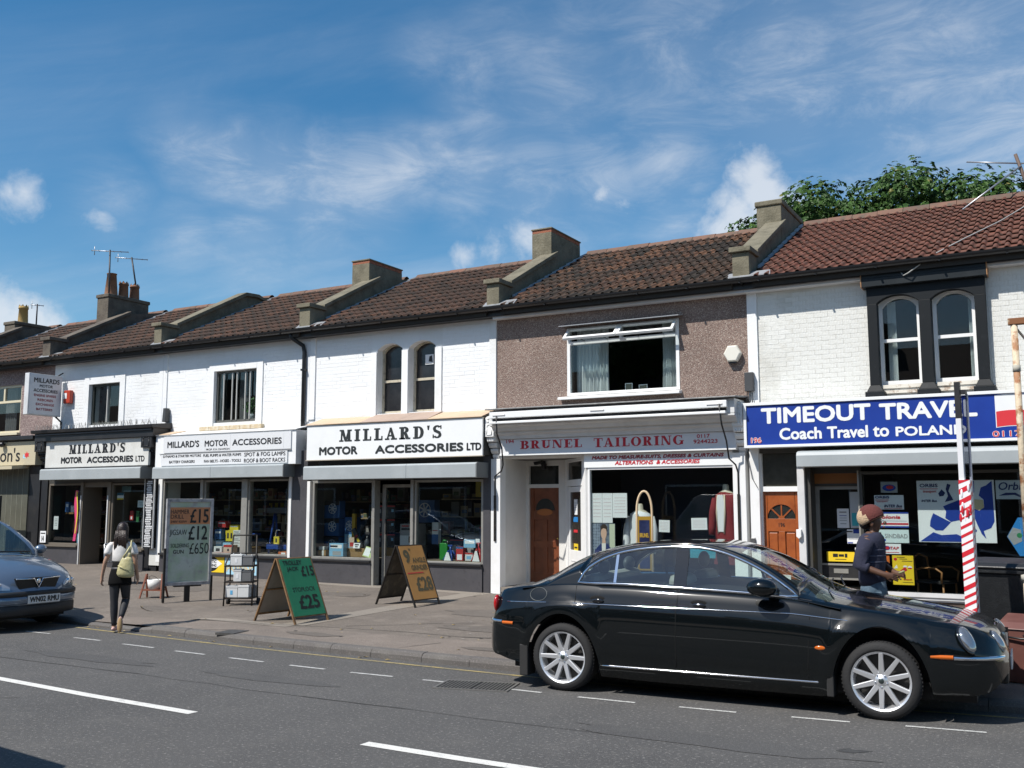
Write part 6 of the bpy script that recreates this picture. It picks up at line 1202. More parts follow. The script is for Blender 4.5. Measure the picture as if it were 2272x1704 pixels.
# local: x = world +y, -y = world +x
MB().box(-.93, -.02, 0, .17, 0, 1.02).build('case', M('sign_box_white', (.64, .65, .66), .5, var=(3, (.55, .56, .56), .45, .7)), ps, .012)
MB().box(-.90, -.05, -.004, 0, .03, .99).build('face', M('sign_face', (.68, .69, .71), .4), ps)
for s, a, b, c, e, m in (('MILLARDS', -.80, -.10, .80, .92, INKB), ('MOTOR', -.64, -.28, .69, .76, INKB), ('ACCESSORIES', -.80, -.14, .57, .65, INKB), ('ENGINE SPARES', -.78, -.18, .46, .52, DRED), ('REBORES', -.68, -.26, .35, .41, DRED), ('EXCHANGE', -.72, -.22, .24, .30, DRED), ('BATTERIES', -.70, -.26, .12, .18, DRED)): lettering(s, a, b, c, e, -.004, m, ps, .03, th=.003)
MB().tube([(-.1, .08, 1.02), (.05, .08, 1.12)], .015, 8).build('bracket', METALB, ps); MB().tube([(-.1, .08, 0), (.06, .08, -.12), (.06, .08, -.40)], .022, 8).build('bracket', METALB, ps)

# ================================================================ house at the left edge
PEB2 = pebble('grey_pink_pebbledash', [(.17, .12, .11), (.26, .19, .175), (.33, .25, .23), (.22, .15, .14), (.40, .33, .30), (.28, .20, .19)], 55)
H0 = thing('terraced_house', 'pebbledashed house at the left edge with a cream shop sign and green shutter', 'house', (0, 0, 0))
x0, x1 = B[1], B[2]
wallpart(H0, x0, x1, 3.25, 5.40, [(-25.6, -23.82, 3.64, 4.90)], PEB2); roof(H0, -27.02, -22.68, TILE_D, seed=9); gutter(H0, x0 + .003, x1 - .003); shell(H0, x0, x1)
parapet(H0, -27.4, -27.1, mat=STONED); chimney(H0, -27.95, -27.45, 18.08, 19.25, 7.26, STONED, False, [(-27.7, 18.5, .52, .15, True, POTY)])
wn = part('window', H0); CF = M('cream_frame', (.62, .56, .40), .6); m_ = MB(); y = 16.03
for a, b, c, e in ((-25.6, -25.54, 3.64, 4.90), (-23.88, -23.82, 3.64, 4.90), (-24.62, -24.56, 4.50, 4.84), (-25.54, -23.88, 3.64, 3.70), (-25.54, -23.88, 4.84, 4.90), (-25.54, -23.88, 4.44, 4.50)): m_.box(a, b, y, y + .06, c, e)
m_.build('frame', CF, wn); MB().box(-25.54, -23.88, y + .03, y + .034, 3.70, 4.84).build('pane', GLASSW, wn); MB().box(-25.7, -23.78, 15.90, 16.03, 3.58, 3.638).build('window_sill', CF, H0)
cu = MB(); P = [(-24.9 + .45*i/24, 16.3 + .02*math.sin(i*1.4)) for i in range(25)]; cu.loft([[(p[0], p[1], z) for p in P] for z in (3.66, 4.88)], 0, False, True); cu.build('curtain', M('grey_curtain', (.2, .19, .19), .9), H0)
MB().box(x0, x1 - .03, 15.5, 16.0, 3.40, 3.50).build('cornice', BLACK, H0, .01); MB().box(x0, x1 - .06, 15.62, 16.0, 3.36, 3.40).build('frieze', BLACK, H0)
t = thing('fascia_sign', "cream fascia sign ending in on's at the left edge", 'shop sign', (0, 0, 0)); MB().box(x0 + .1, -22.53, 15.60, 15.99, 2.77, 3.36).build('panel', M('cream_sign', (.52, .46, .32), .5), t)
lettering("on's", -23.95, -23.14, 2.86, 3.21, 15.60, INKB, t, .01); flat('printed_flower', PINKR, t, [(-22.87 + .11*math.cos(R(30*i))*(1 if i % 2 else .55), 3.02 + .085*math.sin(R(30*i))*(1 if i % 2 else .55)) for i in range(12)], 15.597, .003); flat('printed_leaf', M('pale_blue_print2', (.36, .60, .74), .6), t, [(-23.02, 2.94), (-22.92, 2.93), (-22.96, 3.0), (-23.0, 3.05)], 15.597, .003)
sp_ = tag(MB().ell((-23.80, 15.52, 3.30), .09, .07, .07).build('spot_lamp', BLACKP), 'black round spot lamp above the cream sign', 'lamp')
SH = M('olive_shutter', (.10, .10, .075), .6, var=(3, (.075, .075, .055), .45, .7)); s = part('plank_screen', H0)
for i in range(17):
    a = -26.6 + .215*i; MB().box(a + .004, a + .211, 15.74, 15.80, .2, 2.70).build('plank', SH, s); MB().box(a - .004, a + .004, 15.735, 15.80, .2, 2.70).build('cover_strip', M('pale_strip', (.32, .32, .26), .6), s)
MB().box(-22.95, x1 - .01, 15.76, 16.3, .2, 2.76).build('pier', BLACK, H0); MB().box(x0, x1 - .02, 15.82, 16.3, .1, 3.3).build('shop_wall', BLACK, H0)
MB().hexa([(-26.5, 15.3, 2.66), (-23.0, 15.3, 2.66), (-23.0, 15.8, 2.70), (-26.5, 15.8, 2.70), (-26.5, 15.3, 2.74), (-23.0, 15.3, 2.74), (-23.0, 15.8, 2.77), (-26.5, 15.8, 2.77)]).build('canopy', M('cream_sign', (.52, .46, .32), .5), H0)
nb = thing('notice_board', 'pale board with a black letter S in front of the olive planks', 'notice board', (-23.55, 15.1, pz(-23.5, 15.1))); MB().box(-.45, .45, 0, .03, .55, 1.62).build('panel', M('pale_board', (.52, .52, .50), .6), nb); m_ = MB()
for a, b, c, e in ((-.48, -.45, .52, 1.65), (.45, .48, .52, 1.65), (-.45, .45, 1.62, 1.65), (-.45, .45, .52, .55)): m_.box(a, b, -.01, .04, c, e)
m_.build('frame', BLACK, nb); lettering('S', .12, .36, 1.0, 1.3, 0, INKB, nb, .04)
for sx in (-1, 1): MB().box(sx*.4 - .02, sx*.4 + .02, 0, .03, 0, .52).build('leg', BLACK, nb)
Hm = thing('terraced_house', 'dim end house beyond the cream sign at the far left', 'house', (0, 0, 0)); wallpart(Hm, B[0], B[1], .1, 5.40, [(-30.4, -28.9, 3.6, 4.9)], PEB2); roof(Hm, B[0], -27.42, TILE_D, seed=10); gutter(Hm, B[0], B[1] - .003); shell(Hm, B[0], B[1]); sash(Hm, -30.4, -28.9, 3.6, 4.9, 16.05)

# aerials
def yagi(label, base, top, d, ln, n, elem, sag=0.0, group=None):
    t_ = thing('aerial', label, 'aerial', base); b_ = Vector(base); T_ = Vector(top) - b_
    MB().tube([(0, 0, 0), tuple(T_)], .022, 8).build('mast', M('aerial_dark', (.05, .05, .055), .5, .5), t_)
    d_ = Vector(d).normalized(); o = T_ - Vector((0, 0, .04)); AL = M('aerial_alloy', (.42, .43, .45), .4, .8)
    MB().tube([tuple(o - d_*ln*.5), tuple(o + d_*ln*.5)], .012, 6).build('boom', AL, t_); sd_ = d_.cross(Vector((0, 0, 1))).normalized()
    for i in range(n):
        c = o + d_*ln*(i/(n-1) - .5); MB().tube([tuple(c - sd_*elem), tuple(c + sd_*elem)], .006, 5).build('element', AL, t_)
    c = o - d_*ln*.42; MB().tube([tuple(c + Vector((0, 0, -.12)) - sd_*.02), tuple(c + Vector((0, 0, .12)))], .01, 5).build('reflector', AL, t_)
    return t_
yagi('taller television aerial on the chimney with three pots', (-22.72, 17.66, 7.15), (-22.72, 17.62, 8.72), (.75, .65, 0), .95, 6, .09); yagi('shorter leaning television aerial on the chimney with three pots', (-22.80, 18.62, 7.8), (-22.98, 18.55, 8.75), (.6, .8, .02), .85, 7, .08)
yagi('small aerial beside the buff chimney pot at the left edge', (-27.7, 18.95, 7.25), (-27.7, 18.95, 7.95), (.5, .8, 0), .35, 4, .12)
ra = thing('aerial', 'broken aerial lying across the red roof at the right edge', 'aerial', (-.55, 19.2, rz(19.2))); AL = M('aerial_alloy', (.42, .43, .45), .4, .8)
MB().tube([(.15, .35, .0), (-.1, .3, .95)], .03, 8).build('mast', M('aerial_rust', (.12, .08, .06), .7), ra); MB().tube([(-.95, -.55, -.18), (-.02, .3, .72)], .016, 6).build('boom', AL, ra); MB().tube([(-.9, .25, .93), (.0, .3, .76)], .014, 6).build('element', AL, ra); MB().tube([(-.02, .3, .76), (.9, .3, .76)], .014, 6).build('element', AL, ra); MB().tube([(.1, .3, .60), (.9, .3, .66)], .014, 6).build('element', AL, ra)
MB().tube([(.25, .05, .5), (.3, -.4, .1), (.05, -1.0, -.38), (-.3, -1.9, -.82), (-.75, -2.9, -1.28), (-1.15, -3.42, -1.60), (-1.5, -3.52, -1.86), (-1.58, -3.46, -1.88), (-1.62, -3.42, -1.82)], .010, 6).build('loose_cable', M('pale_cable', (.36, .36, .34), .6), ra)

# ------------------------------------------------------------------ cars
def smooth_tab(tab):
    """monotone-ish cubic through a table of (x, value)"""
    xs_ = [p[0] for p in tab]; ys_ = [p[1] for p in tab]; n = len(tab)
    d = [(ys_[i+1]-ys_[i])/(xs_[i+1]-xs_[i]) for i in range(n-1)]
    m = [d[0]] + [(d[i-1]+d[i])/2 if d[i-1]*d[i] > 0 else 0.0 for i in range(1, n-1)] + [d[-1]]
    for i in range(n-1):
        if abs(d[i]) < 1e-9: m[i] = m[i+1] = 0.0; continue
        a, b = m[i]/d[i], m[i+1]/d[i]; s = a*a + b*b
        if s > 9: t = 3/math.sqrt(s); m[i] = t*a*d[i]; m[i+1] = t*b*d[i]
    def f(x):
        if x <= xs_[0]: return ys_[0]
        if x >= xs_[-1]: return ys_[-1]
        for i in range(n-1):
            if x <= xs_[i+1]:
                h = xs_[i+1]-xs_[i]; t = (x-xs_[i])/h
                return (2*t**3-3*t*t+1)*ys_[i] + (t**3-2*t*t+t)*h*m[i] + (-2*t**3+3*t*t)*ys_[i+1] + (t**3-t*t)*h*m[i+1]
    return f
def make_car(root, P, paint, glassm, step=.035):
    """shell of a car along local +x: lower body, roof and pillars, glass; P holds the tables"""
    Wd, top, cen, bot = (smooth_tab(P[k_]) for k_ in ('W', 'top', 'cen', 'bot'))
    ins = smooth_tab(P['ins']); xa, xb = P['W'][0][0], P['W'][-1][0]
    st = [xa + (xb-xa)*i/int((xb-xa)/step) for i in range(int((xb-xa)/step)+1)]
    for ax, r_ in P['arch']:
        for e in (-r_[0], r_[0]): st += [ax + e - 1e-3, ax + e + 1e-3]
        st += [ax - r_[0]*math.cos(R(a)) for a in range(6, 90, 7)] + [ax + r_[0]*math.cos(R(a)) for a in range(6, 90, 7)]
    st = sorted(st); st = [s for i, s in enumerate(st) if i == 0 or s - st[i-1] > 5e-4]
    def zb(x):
        z = bot(x)
        for ax, (rx, zt, z0) in P['arch']:
            u = (x-ax)/rx
            if abs(u) < 1: z = max(z, z0 + (zt-z0)*math.sqrt(1-u*u)**P.get('ap', 1.0))
        return z
    NS, ND = 16, 9
    def section(x):
        t_, c_z, w, b = top(x), cen(x), Wd(x), zb(x); pts = []
        for j in range(NS+1):
            z = b + (t_-b)*j/NS; zn = z/t_*P['ztop']
            fl = 0.0
            for ax, (rx, zt, z0) in P['arch']:         # flared lips round the arches
                dx = (x-ax)/(rx*1.18); dz = (z - z0)/((zt - z0)*1.18); q = math.sqrt(dx*dx + max(dz, 0)**2)
                if .80 < q < 1.12: fl = max(fl, P.get('flare', .018)*math.sin((q-.80)/.32*math.pi))
            pts.append((x, -(w - ins(zn)*min(1, w/.6) + fl), z))
        y0 = pts[-1][1]
        for j in range(1, ND+1):
            u = j/ND; pts.append((x, y0*(1-u), t_ + (c_z-t_)*(1-(1-u)**2.2)))
        return pts
    half = [section(x) for x in st]
    cab0, cab1 = P['cabin']
    def mf(i, j):
        xm = (st[i]+st[i+1])/2
        return 1 if j >= NS and cab0 < xm < cab1 else 0
    body = MB()
    rings = [h + [(p[0], -p[1], p[2]) for p in reversed(h[:-1])] for h in half]; n = len(rings[0])
    body.loft(rings, 0, False, True, False, False, lambda i, j: mf(i, j if j < n/2 else n-2-j))
    for e in (0, -1):
        f_ = [len(body.v) + i for i in range(n)]; body.v += rings[e]; body.f.append(tuple(f_ if e == 0 else reversed(f_))); body.m.append(0); body.sm.append(False)
    # wheel-house liners and floor
    fl = MB(); fl.box(xa + .25, xb - .25, -.62, .62, .16, .30)
    for ax, (rx, zt, z0) in P['arch']:
        Q = [(ax + (rx-.005)*math.cos(R(a)), z0 + (zt-z0-.005)*math.sin(R(a))) for a in range(0, 181, 12)]
        for s in (-1, 1):
            fl.loft([[(q[0], s*(Wd(q[0])-.03), q[1]) for q in Q], [(q[0], s*.58, q[1]) for q in Q]], 0, False, True); fl.prism(Q, 'y', s*.585, s*.575)
    # fix orientation so that normals look outwards is not needed: shading is two-sided
    o = body.build('body', [paint, M('car_trim_dark', (.012, .012, .013), .7)], root); fl.build('underbody', M('car_trim_dark', (.012, .012, .013), .7), root)
    # greenhouse -------------------------------------------------------
    dlo, cz, yb, lean = smooth_tab(P['dlo']), smooth_tab(P['roof']), P['yb'], P['lean']; d0, d1 = P['dlo'][0][0], P['dlo'][-1][0]; r0, r1 = P['roof'][0][0], P['roof'][-1][0]
    st2 = [r0 + (r1-r0)*i/int((r1-r0)/.03) for i in range(int((r1-r0)/.03)+1)]
    st2 = sorted(st2 + [d0, d1] + [P['ws'][0], P['ws'][1], P['rs'][0], P['rs'][1]]); st2 = [s for i, s in enumerate(st2) if i == 0 or s - st2[i-1] > 1e-3]
    side_y = lambda z: -(yb - (z - P['zbelt'])*lean)
    NP, NC = 4, 14
    def gsec(x):
        belt = top(x) - .01; inside = d0 < x < d1
        zt = dlo(x) if inside else belt
        edge = min(zt + P['frame'], cz(x) - .004) if inside else min(max(belt, cz(x) - P['rad']*1.6), cz(x) - .004)
        zt = min(zt, edge - .003)
        pts = []
        for j in range(NP+1):
            z = zt + (edge-zt)*j/NP; pts.append((x, side_y(z) if z > P['zbelt'] - .3 else side_y(z), z))
        y0, ze = pts[-1][1], pts[-1][2]
        for j in range(1, NC+1):
            u = j/NC; pts.append((x, y0*(1-u), ze + (cz(x)-ze)*(1-(1-u)**2.6)))
        return pts
    gh = [gsec(x) for x in st2]; shell_ = MB(); ws, rs = P['ws'], P['rs']; fr_ = MB()
    def isglass(i, j):
        xm = (st2[i]+st2[i+1])/2
        return 0 if j < NP + P['pillar'] else 1 if ws[0] < xm < ws[1] else 2 if rs[0] < xm < rs[1] and j >= NP + 5 else 0
    n = len(gh[0]); ring = [h + [(p[0], -p[1], p[2]) for p in reversed(h[:-1])] for h in gh]; m2 = 2*n - 1
    gl = [MB(), MB()]
    for i in range(len(ring)-1):
        for j in range(m2-1):
            jj = j if j < n-1 else m2-2-j; g0 = isglass(i, jj); tgt = gl[g0-1] if g0 else shell_
            tgt.add([ring[i][j], ring[i][j+1], ring[i+1][j+1], ring[i+1][j]], [(0, 1, 2, 3)], 0, True)
    def weld(mb):
        key = {}; nv = []; mp_ = []
        for v in mb.v:
            k_ = tuple(round(c, 5) for c in v)
            if k_ not in key: key[k_] = len(nv); nv.append(v)
            mp_.append(key[k_])
        mb.v = nv; keep = []
        for i, f in enumerate(mb.f):
            g_ = tuple(mp_[t] for t in f); g2 = tuple(dict.fromkeys(g_))
            if len(g2) >= 3: keep.append((g2, mb.m[i], mb.sm[i]))
        mb.f = [k_[0] for k_ in keep]; mb.m = [k_[1] for k_ in keep]; mb.sm = [k_[2] for k_ in keep]; return mb
    weld(shell_).build('roof', paint, root); weld(gl[0]).build('windscreen', glassm, root); weld(gl[1]).build('rear_window', glassm, root)
    sg = []
    for s in (-1, 1):
        g_ = MB(); cols = [x for x in st2 if d0 <= x <= d1]
        g_.loft([[(x, s*-(side_y(top(x)-.01 + (dlo(x)-top(x)+.01)*j/5)) - s*-.004, top(x)-.01 + max(dlo(x)-top(x)+.01, 0)*j/5) for j in range(6)] for x in cols], 0, False, True)
        sg.append(g_.build('side_window', glassm, root))
    return dict(top=top, cen=cen, W=Wd, ins=ins, side_y=side_y, dlo=dlo, sec=section, P=P, roofz=cz)
def surf_y(C_, x, z):
    P = C_['P']; return C_['W'](x) - C_['ins'](z/C_['top'](x)*P['ztop'])
def spoke_wheel(root, x, y, rad, rim, side, nsp=10, mat=None, width=.22):
    """wheel with its outer face at local y (side -1 faces -y)"""
    w = part('wheel', root); w.location = (x, y, rad); w.rotation_euler = (0, random.uniform(0, 1), 0)
    s = side; t = MB(); R_, r_ = rad, rim
    prof_ = [(r_ - .01, .03), (r_ + .012, -.002), (r_ + .03, .0), (R_ - .03, .004), (R_ - .008, .02), (R_, .045), (R_, width - .05), (R_ - .02, width - .01), (r_, width), (r_ - .02, width - .02)]
    t.lathe([(a, -s*b) for a, b in prof_], 56, 0, axis='y'); t.build('tyre', RUBBER, w)
    tr = MB()
    for k_ in range(64):
        a = 2*math.pi*k_/64; c_, s_ = math.cos(a), math.sin(a)
        b0 = len(tr.v); tr.box(-.006, .006, min(-s*.03, -s*.075), max(-s*.03, -s*.075), R_ - .006, R_ + .0035); tr.xf(Matrix.Rotation(a, 4, 'Y'), b0)
    tr.build('tread_block', RUBBER, w)
    m = mat or ALU; b = MB(); b.lathe([(r_ + .004, .0), (r_ - .004, -.004*-s*s), (r_ - .014, -s*.012), (r_ - .02, -s*.06), (r_ - .03, -s*.16)], 48, 0, axis='y'); b.build('rim', m, w)
    MB().lathe([(0.0, -s*.10), (r_ - .02, -s*.11)], 40, 0, axis='y').build('brake_disc', M('brake_dark', (.045, .044, .043), .5, .5), w)
    sp_ = MB()
    for k_ in range(nsp):
        a = 2*math.pi*k_/nsp; b0 = len(sp_.v)
        yo = lambda d_: -s*d_
        sp_.hexa([(-.023, yo(.03), .045), (.023, yo(.03), .045), (.023, yo(.075), .045), (-.023, yo(.075), .045), (-.017, yo(.006), r_ - .006), (.017, yo(.006), r_ - .006), (.017, yo(.05), r_ - .006), (-.017, yo(.05), r_ - .006)])
        sp_.xf(Matrix.Rotation(a, 4, 'Y'), b0)
    sp_.build('spoke', m, w, .004)
    h = MB(); h.lathe([(.0, -s*.018), (.028, -s*.018), (.034, -s*.024), (.062, -s*.032), (.07, -s*.06)], 28, 0, axis='y'); h.build('hub', m, w)
    MB().lathe([(0, -s*.012), (.018, -s*.013), (.024, -s*.019)], 20, 0, axis='y').build('hub_cap', M('cap_dark', (.06, .08, .08), .3, .5), w)
    for k_ in range(5):
        a = 2*math.pi*k_/5 + .3; MB().lathe([(0, -s*.02), (.008, -s*.021), (.009, -s*.035)], 10, 0, (.05*math.cos(a), 0, .05*math.sin(a)), axis='y').build('wheel_nut', CHROME, w)
    return w

CARP = M('black_green_car_paint', (.0025, .0040, .0048), .3, .0, coat=1.0, spec=.08)
PX = dict(
    W=[(-.885, .60), (-.86, .70), (-.80, .785), (-.68, .845), (-.45, .885), (-.1, .90), (.5, .908), (1.5, .912), (2.4, .905), (2.9, .895), (3.25, .87), (3.5, .835), (3.66, .78), (3.76, .70), (3.83, .60), (3.87, .48)],
    top=[(-.885, .615), (-.86, .66), (-.80, .80), (-.74, .90), (-.6, .945), (-.35, .98), (-.05, 1.01), (.2, 1.02), (.6, 1.025), (1.1, 1.012), (1.6, .998), (2.0, .98), (2.3, .955), (2.5, .92), (2.75, .885), (3.0, .855), (3.3, .815), (3.5, .785), (3.66, .745), (3.76, .695), (3.83, .63), (3.87, .55)],
    cen=[(-.885, .63), (-.86, .68), (-.80, .83), (-.74, .935), (-.6, .972), (-.35, 1.01), (-.05, 1.04), (.2, 1.05), (1.1, 1.04), (2.0, 1.03), (2.35, 1.02), (2.55, .985), (2.8, .95), (3.1, .91), (3.4, .865), (3.6, .825), (3.72, .785), (3.8, .725), (3.85, .645), (3.87, .57)],
    bot=[(-.885, .44), (-.84, .34), (-.7, .28), (-.45, .24), (.3, .17), (1.0, .15), (2.4, .15), (2.55, .19), (3.3, .24), (3.55, .24), (3.75, .29), (3.87, .42)],
    ins=[(.1, .13), (.18, .075), (.27, .035), (.30, .045), (.34, .03), (.5, .008), (.65, .0), (.78, .004), (.825, .010), (.845, .026), (.88, .038), (.95, .066), (1.02, .105)],
    arch=[(0.0, (.385, .735, .20)), (2.909, (.395, .765, .20))], ztop=1.02, cabin=(-.1, 2.35), flare=.011,
    dlo=[(.145, 1.03), (.19, 1.12), (.31, 1.222), (.50, 1.305), (.69, 1.348), (.95, 1.378), (1.16, 1.385), (1.34, 1.378), (1.53, 1.345), (1.71, 1.285), (1.94, 1.18), (2.09, 1.09), (2.24, .985)],
    roof=[(-.47, .99), (-.29, 1.09), (-.06, 1.225), (.17, 1.32), (.46, 1.388), (.88, 1.424), (1.29, 1.424), (1.55, 1.402), (1.75, 1.355), (2.05, 1.215), (2.28, 1.085), (2.51, .985), (2.60, .955)],
    yb=.795, zbelt=1.0, lean=.40, frame=.035, rad=.10, ws=(1.70, 2.56), rs=(-.40, .30), pillar=2)
car = thing('parked_car', 'glossy black saloon car with alloy wheels parked at the right kerb', 'car', (-4.44, 8.77, 0), math.atan2(.13, 2.89))
off = .875                                           # body centre line behind the near tyre face
sub = Matrix.Translation((0, off, 0))
CP = make_car(car, PX, CARP, CARGLASS)
for o in list(COL.objects):
    if o.parent == car: o.location = (0, off, 0)
for xw in (0.0, 2.909):
    spoke_wheel(car, xw, 0.0, .32, .238, -1); spoke_wheel(car, xw, 2*off, .32, .238, 1)
def cp(name, mb, mats, bevel=0.0, parent=None):
    o = mb.build(name, mats, parent or car, bevel); 
    if parent is None: o.location = (0, off, 0)
    return o
for s in (-1, 1):
    sy = lambda x, z, d=.0: s*(surf_y(CP, x, z) + d)
    # chrome frame round the side windows, bright strip imitating the waist crease highlight, sill strip
    up = [(x, CP['dlo'](x)) for x in [PX['dlo'][0][0] + (PX['dlo'][-1][0]-PX['dlo'][0][0])*i/44 for i in range(45)]]
    path = [(x, s*-(CP['side_y'](z) - .006), z) for x, z in up] + [(x, s*(.798 + .008), CP['top'](x) + .004) for x in [2.24 - .1*i for i in range(1, 21)]]
    cp('window_chrome', MB().tube(path, .0145, 6, closed=True), CHROME)
    cp('sill_strip', MB().tube([(x, sy(x, .272, .004), .272) for x in [.40 + .1*i for i in range(22)]], .009, 6), CHROME)
    cp('crease_highlight', MB().tube([(x, sy(x, .838 - max(0, x-2.2)*.085 - max(0, -x)*.03, .0015), .838 - max(0, x-2.2)*.085 - max(0, -x)*.03) for x in [-.62 + .1*i for i in range(39)]], .0055, 6), CHROME)
    # pillars between the side windows
    for xp, w_ in ((1.165, .062), (.52, .014)):
        z0, z1 = CP['top'](xp) - .01, CP['dlo'](xp)
        m_ = MB(); m_.loft([[(xp - w_, s*-(CP['side_y'](z) - .010), z), (xp + w_ - (z-z0)*.0, s*-(CP['side_y'](z) - .010), z)] for z in [z0 + (z1-z0)*i/6 for i in range(7)]], 0, False, True); cp('pillar', m_, M('gloss_black', (.01, .01, .011), .08, coat=1.0) if w_ > .05 else CHROME)
    # shut lines
    def seam(pts, r_=.0035):
        cp('door_seam', MB().tube([(x, sy(x, z, .0005), z) for x, z in pts], r_, 5), M('seam_black', (.002, .002, .002), .9))
    seam([(1.165, 1.0), (1.16, .9), (1.155, .8), (1.15, .6), (1.145, .4), (1.145, .29)]); seam([(2.33, .94), (2.345, .8), (2.335, .6), (2.325, .4), (2.32, .29)])
    seam([(.135, 1.0), (.14, .9), (.145, .81), (.20, .74), (.30, .64), (.38, .52), (.40, .40)]); seam([(-.65, .63), (-.5, .635), (-.4, .64)], .0025)
    # handles
    for xh in (.38, 1.37):
        b = MB(); b.ell((xh, sy(xh, .875, .012), .872), .062, .018, .022, 14, 8); cp('door_handle', b, M('gloss_black', (.01, .01, .011), .08, coat=1.0)); cp('handle_recess', MB().ell((xh - .01, sy(xh, .885, -.006), .885), .085, .01, .034, 14, 8), M('seam_black', (.002, .002, .002), .9))
    cp('side_repeater', MB().ell((2.43, sy(2.43, .565, .0), .565), .046, .010, .019, 16, 8), M('amber_lens', (.55, .12, .01), .15, coat=.5))
    # mirror
    b = MB(); b.ell((1.97, s*.99, 1.06), .135, .095, .08, 20, 12); cp('door_mirror', b, CARP); cp('mirror_arm', MB().hexa([(1.98, s*.80, .99), (2.08, s*.80, .99), (2.06, s*.95, 1.0), (1.98, s*.95, 1.0), (1.98, s*.80, 1.06), (2.08, s*.80, 1.05), (2.05, s*.95, 1.04), (1.98, s*.95, 1.04)]), CARP, .01)
    # lamps
    for cx_, cz_, ry_, rz_ in ((3.565, .675, .072, .112), (3.785, .65, .060, .092)):
        yy = s*(.765 if cx_ < 3.6 else .515); ya = -38*s if cx_ < 3.6 else -20*s; b = MB(); b.ell((0, 0, 0), .035, ry_, rz_, 22, 12); b.xf(Matrix.Translation((cx_ + .012, yy, cz_ + .012)) @ Matrix.Rotation(R(-ya), 4, 'Z') @ Matrix.Rotation(R(-30), 4, 'Y'))
        cp('headlight', b, M('headlight_lens', (.34, .35, .36), .06, .75, coat=1.0)); 
        b = MB(); b.lathe([(ry_*1.10, 0), (ry_*1.0, .012), (ry_*.92, .004)], 26, 0, axis='x'); b.xf(Matrix.Translation((cx_ + .004, yy, cz_ + .008)) @ Matrix.Rotation(R(-ya), 4, 'Z') @ Matrix.Rotation(R(-30), 4, 'Y') @ Matrix.Diagonal((1, 1, rz_/ry_, 1))); cp('headlight_ring', b, M('gloss_black', (.01, .01, .011), .08, coat=1.0))
    def blade(name, a0, a1, z, h, mat, d=.012):
        m_ = MB(); X_ = [a0 + (a1-a0)*i/14 for i in range(15)]
        m_.loft([[(x, s*(CP['W'](x) + d - .02), z + h), (x, s*(CP['W'](x) + d), z + h*.4), (x, s*(CP['W'](x) + d), z - h*.4), (x, s*(CP['W'](x) + d - .02), z - h)] for x in X_], 0, False, True); cp(name, m_, mat)
    blade('front_indicator', 3.30, 3.47, .545, .022, M('amber_lens', (.55, .12, .01), .15, coat=.5)); blade('front_bumper_chrome', 3.475, 3.845, .54, .017, CHROME)
    blade('rear_side_lamp', -.66, -.53, .615, .020, M('amber_lens', (.55, .12, .01), .15, coat=.5)); blade('rear_bumper_chrome', -.865, -.665, .625, .016, CHROME)
    b = MB(); b.ell((-.765, s*.765, .79), .03, .055, .085, 18, 10); cp('tail_light', b, M('red_lens', (.42, .01, .012), .15, coat=.6))
    cp('fog_lamp', MB().ell((3.68, s*.60, .345), .03, .05, .036, 16, 8), M('headlight_lens', (.34, .35, .36), .06, .75, coat=1.0))
    for xm, w_ in ((-.41, .045), (2.50, .03)): cp('mudflap', MB().box(xm - w_, xm + w_, s*.70, s*.885, .12 if xm < 0 else .16, .42), M('mudflap_rubber', (.02, .02, .02), .7), .01)
# fuel flap ring on the near side, grille, plate, wipers, seats
cp('fuel_flap', MB().tube([(-.265 + .092*math.cos(R(a)), -(surf_y(CP, -.265 + .092*math.cos(R(a)), .905 + .062*math.sin(R(a))) + .001), .905 + .062*math.sin(R(a))) for a in range(0, 360, 15)], .003, 5, closed=True), M('seam_pale', (.10, .11, .11), .4))
b = MB(); b.ell((3.80, 0, .615), .06, .27, .135, 26, 12); cp('grille', b, M('grille_black', (.01, .01, .01), .5)); b = MB(); b.lathe([(.27, 0), (.275, .02), (.255, .02)], 36, 0, axis='x'); b.xf(Matrix.Translation((3.80, 0, .625)) @ Matrix.Rotation(R(-22), 4, 'Y') @ Matrix.Diagonal((1, 1, .52, 1))); cp('grille_surround', b, CHROME)
for q in range(9): cp('grille_bar', MB().box(3.82, 3.865, -.2 + .05*q - .006, -.2 + .05*q + .006, .53, .70), CHROME)
cp('lower_intake', MB().box(3.70, 3.86, -.42, .42, .30, .40), M('grille_black', (.01, .01, .01), .5), .02); cp('number_plate', MB().box(3.875, 3.89, -.26, .26, .40, .51), M('plate_white', (.7, .7, .68), .4), .004)
cp('rear_number_plate', MB().box(-.79, -.775, -.26, .26, .72, .83), M('plate_yellow', (.7, .55, .05), .4), .004)
for sy_ in (-.38, .38):
    cp('front_seat', MB().box(.98, 1.16, sy_ - .22, sy_ + .22, .6, 1.12), M('cream_leather', (.30, .29, .26), .5), .06); cp('headrest', MB().ell((1.06, sy_, 1.22), .05, .125, .085, 18, 10), M('cream_leather_dark', (.05, .055, .055), .5))
cp('rear_seat', MB().box(.12, .30, -.62, .62, .7, 1.10), M('cream_leather', (.30, .29, .26), .5), .06)
for sy_ in (-.36, .36): cp('headrest', MB().ell((.24, sy_, 1.16), .05, .125, .075, 18, 10), M('cream_leather_dark', (.05, .055, .055), .5))
cp('dashboard', MB().box(1.85, 2.3, -.68, .68, .8, 1.02), M('car_trim_dark', (.012, .012, .013), .7), .04); b = MB(); b.lathe([(.17, 0), (.185, .012), (.17, .024)], 26, 0, axis='x'); b.xf(Matrix.Translation((1.72, .36, 1.04)) @ Matrix.Rotation(R(-25), 4, 'Y')); cp('steering_wheel', b, BLACKP)
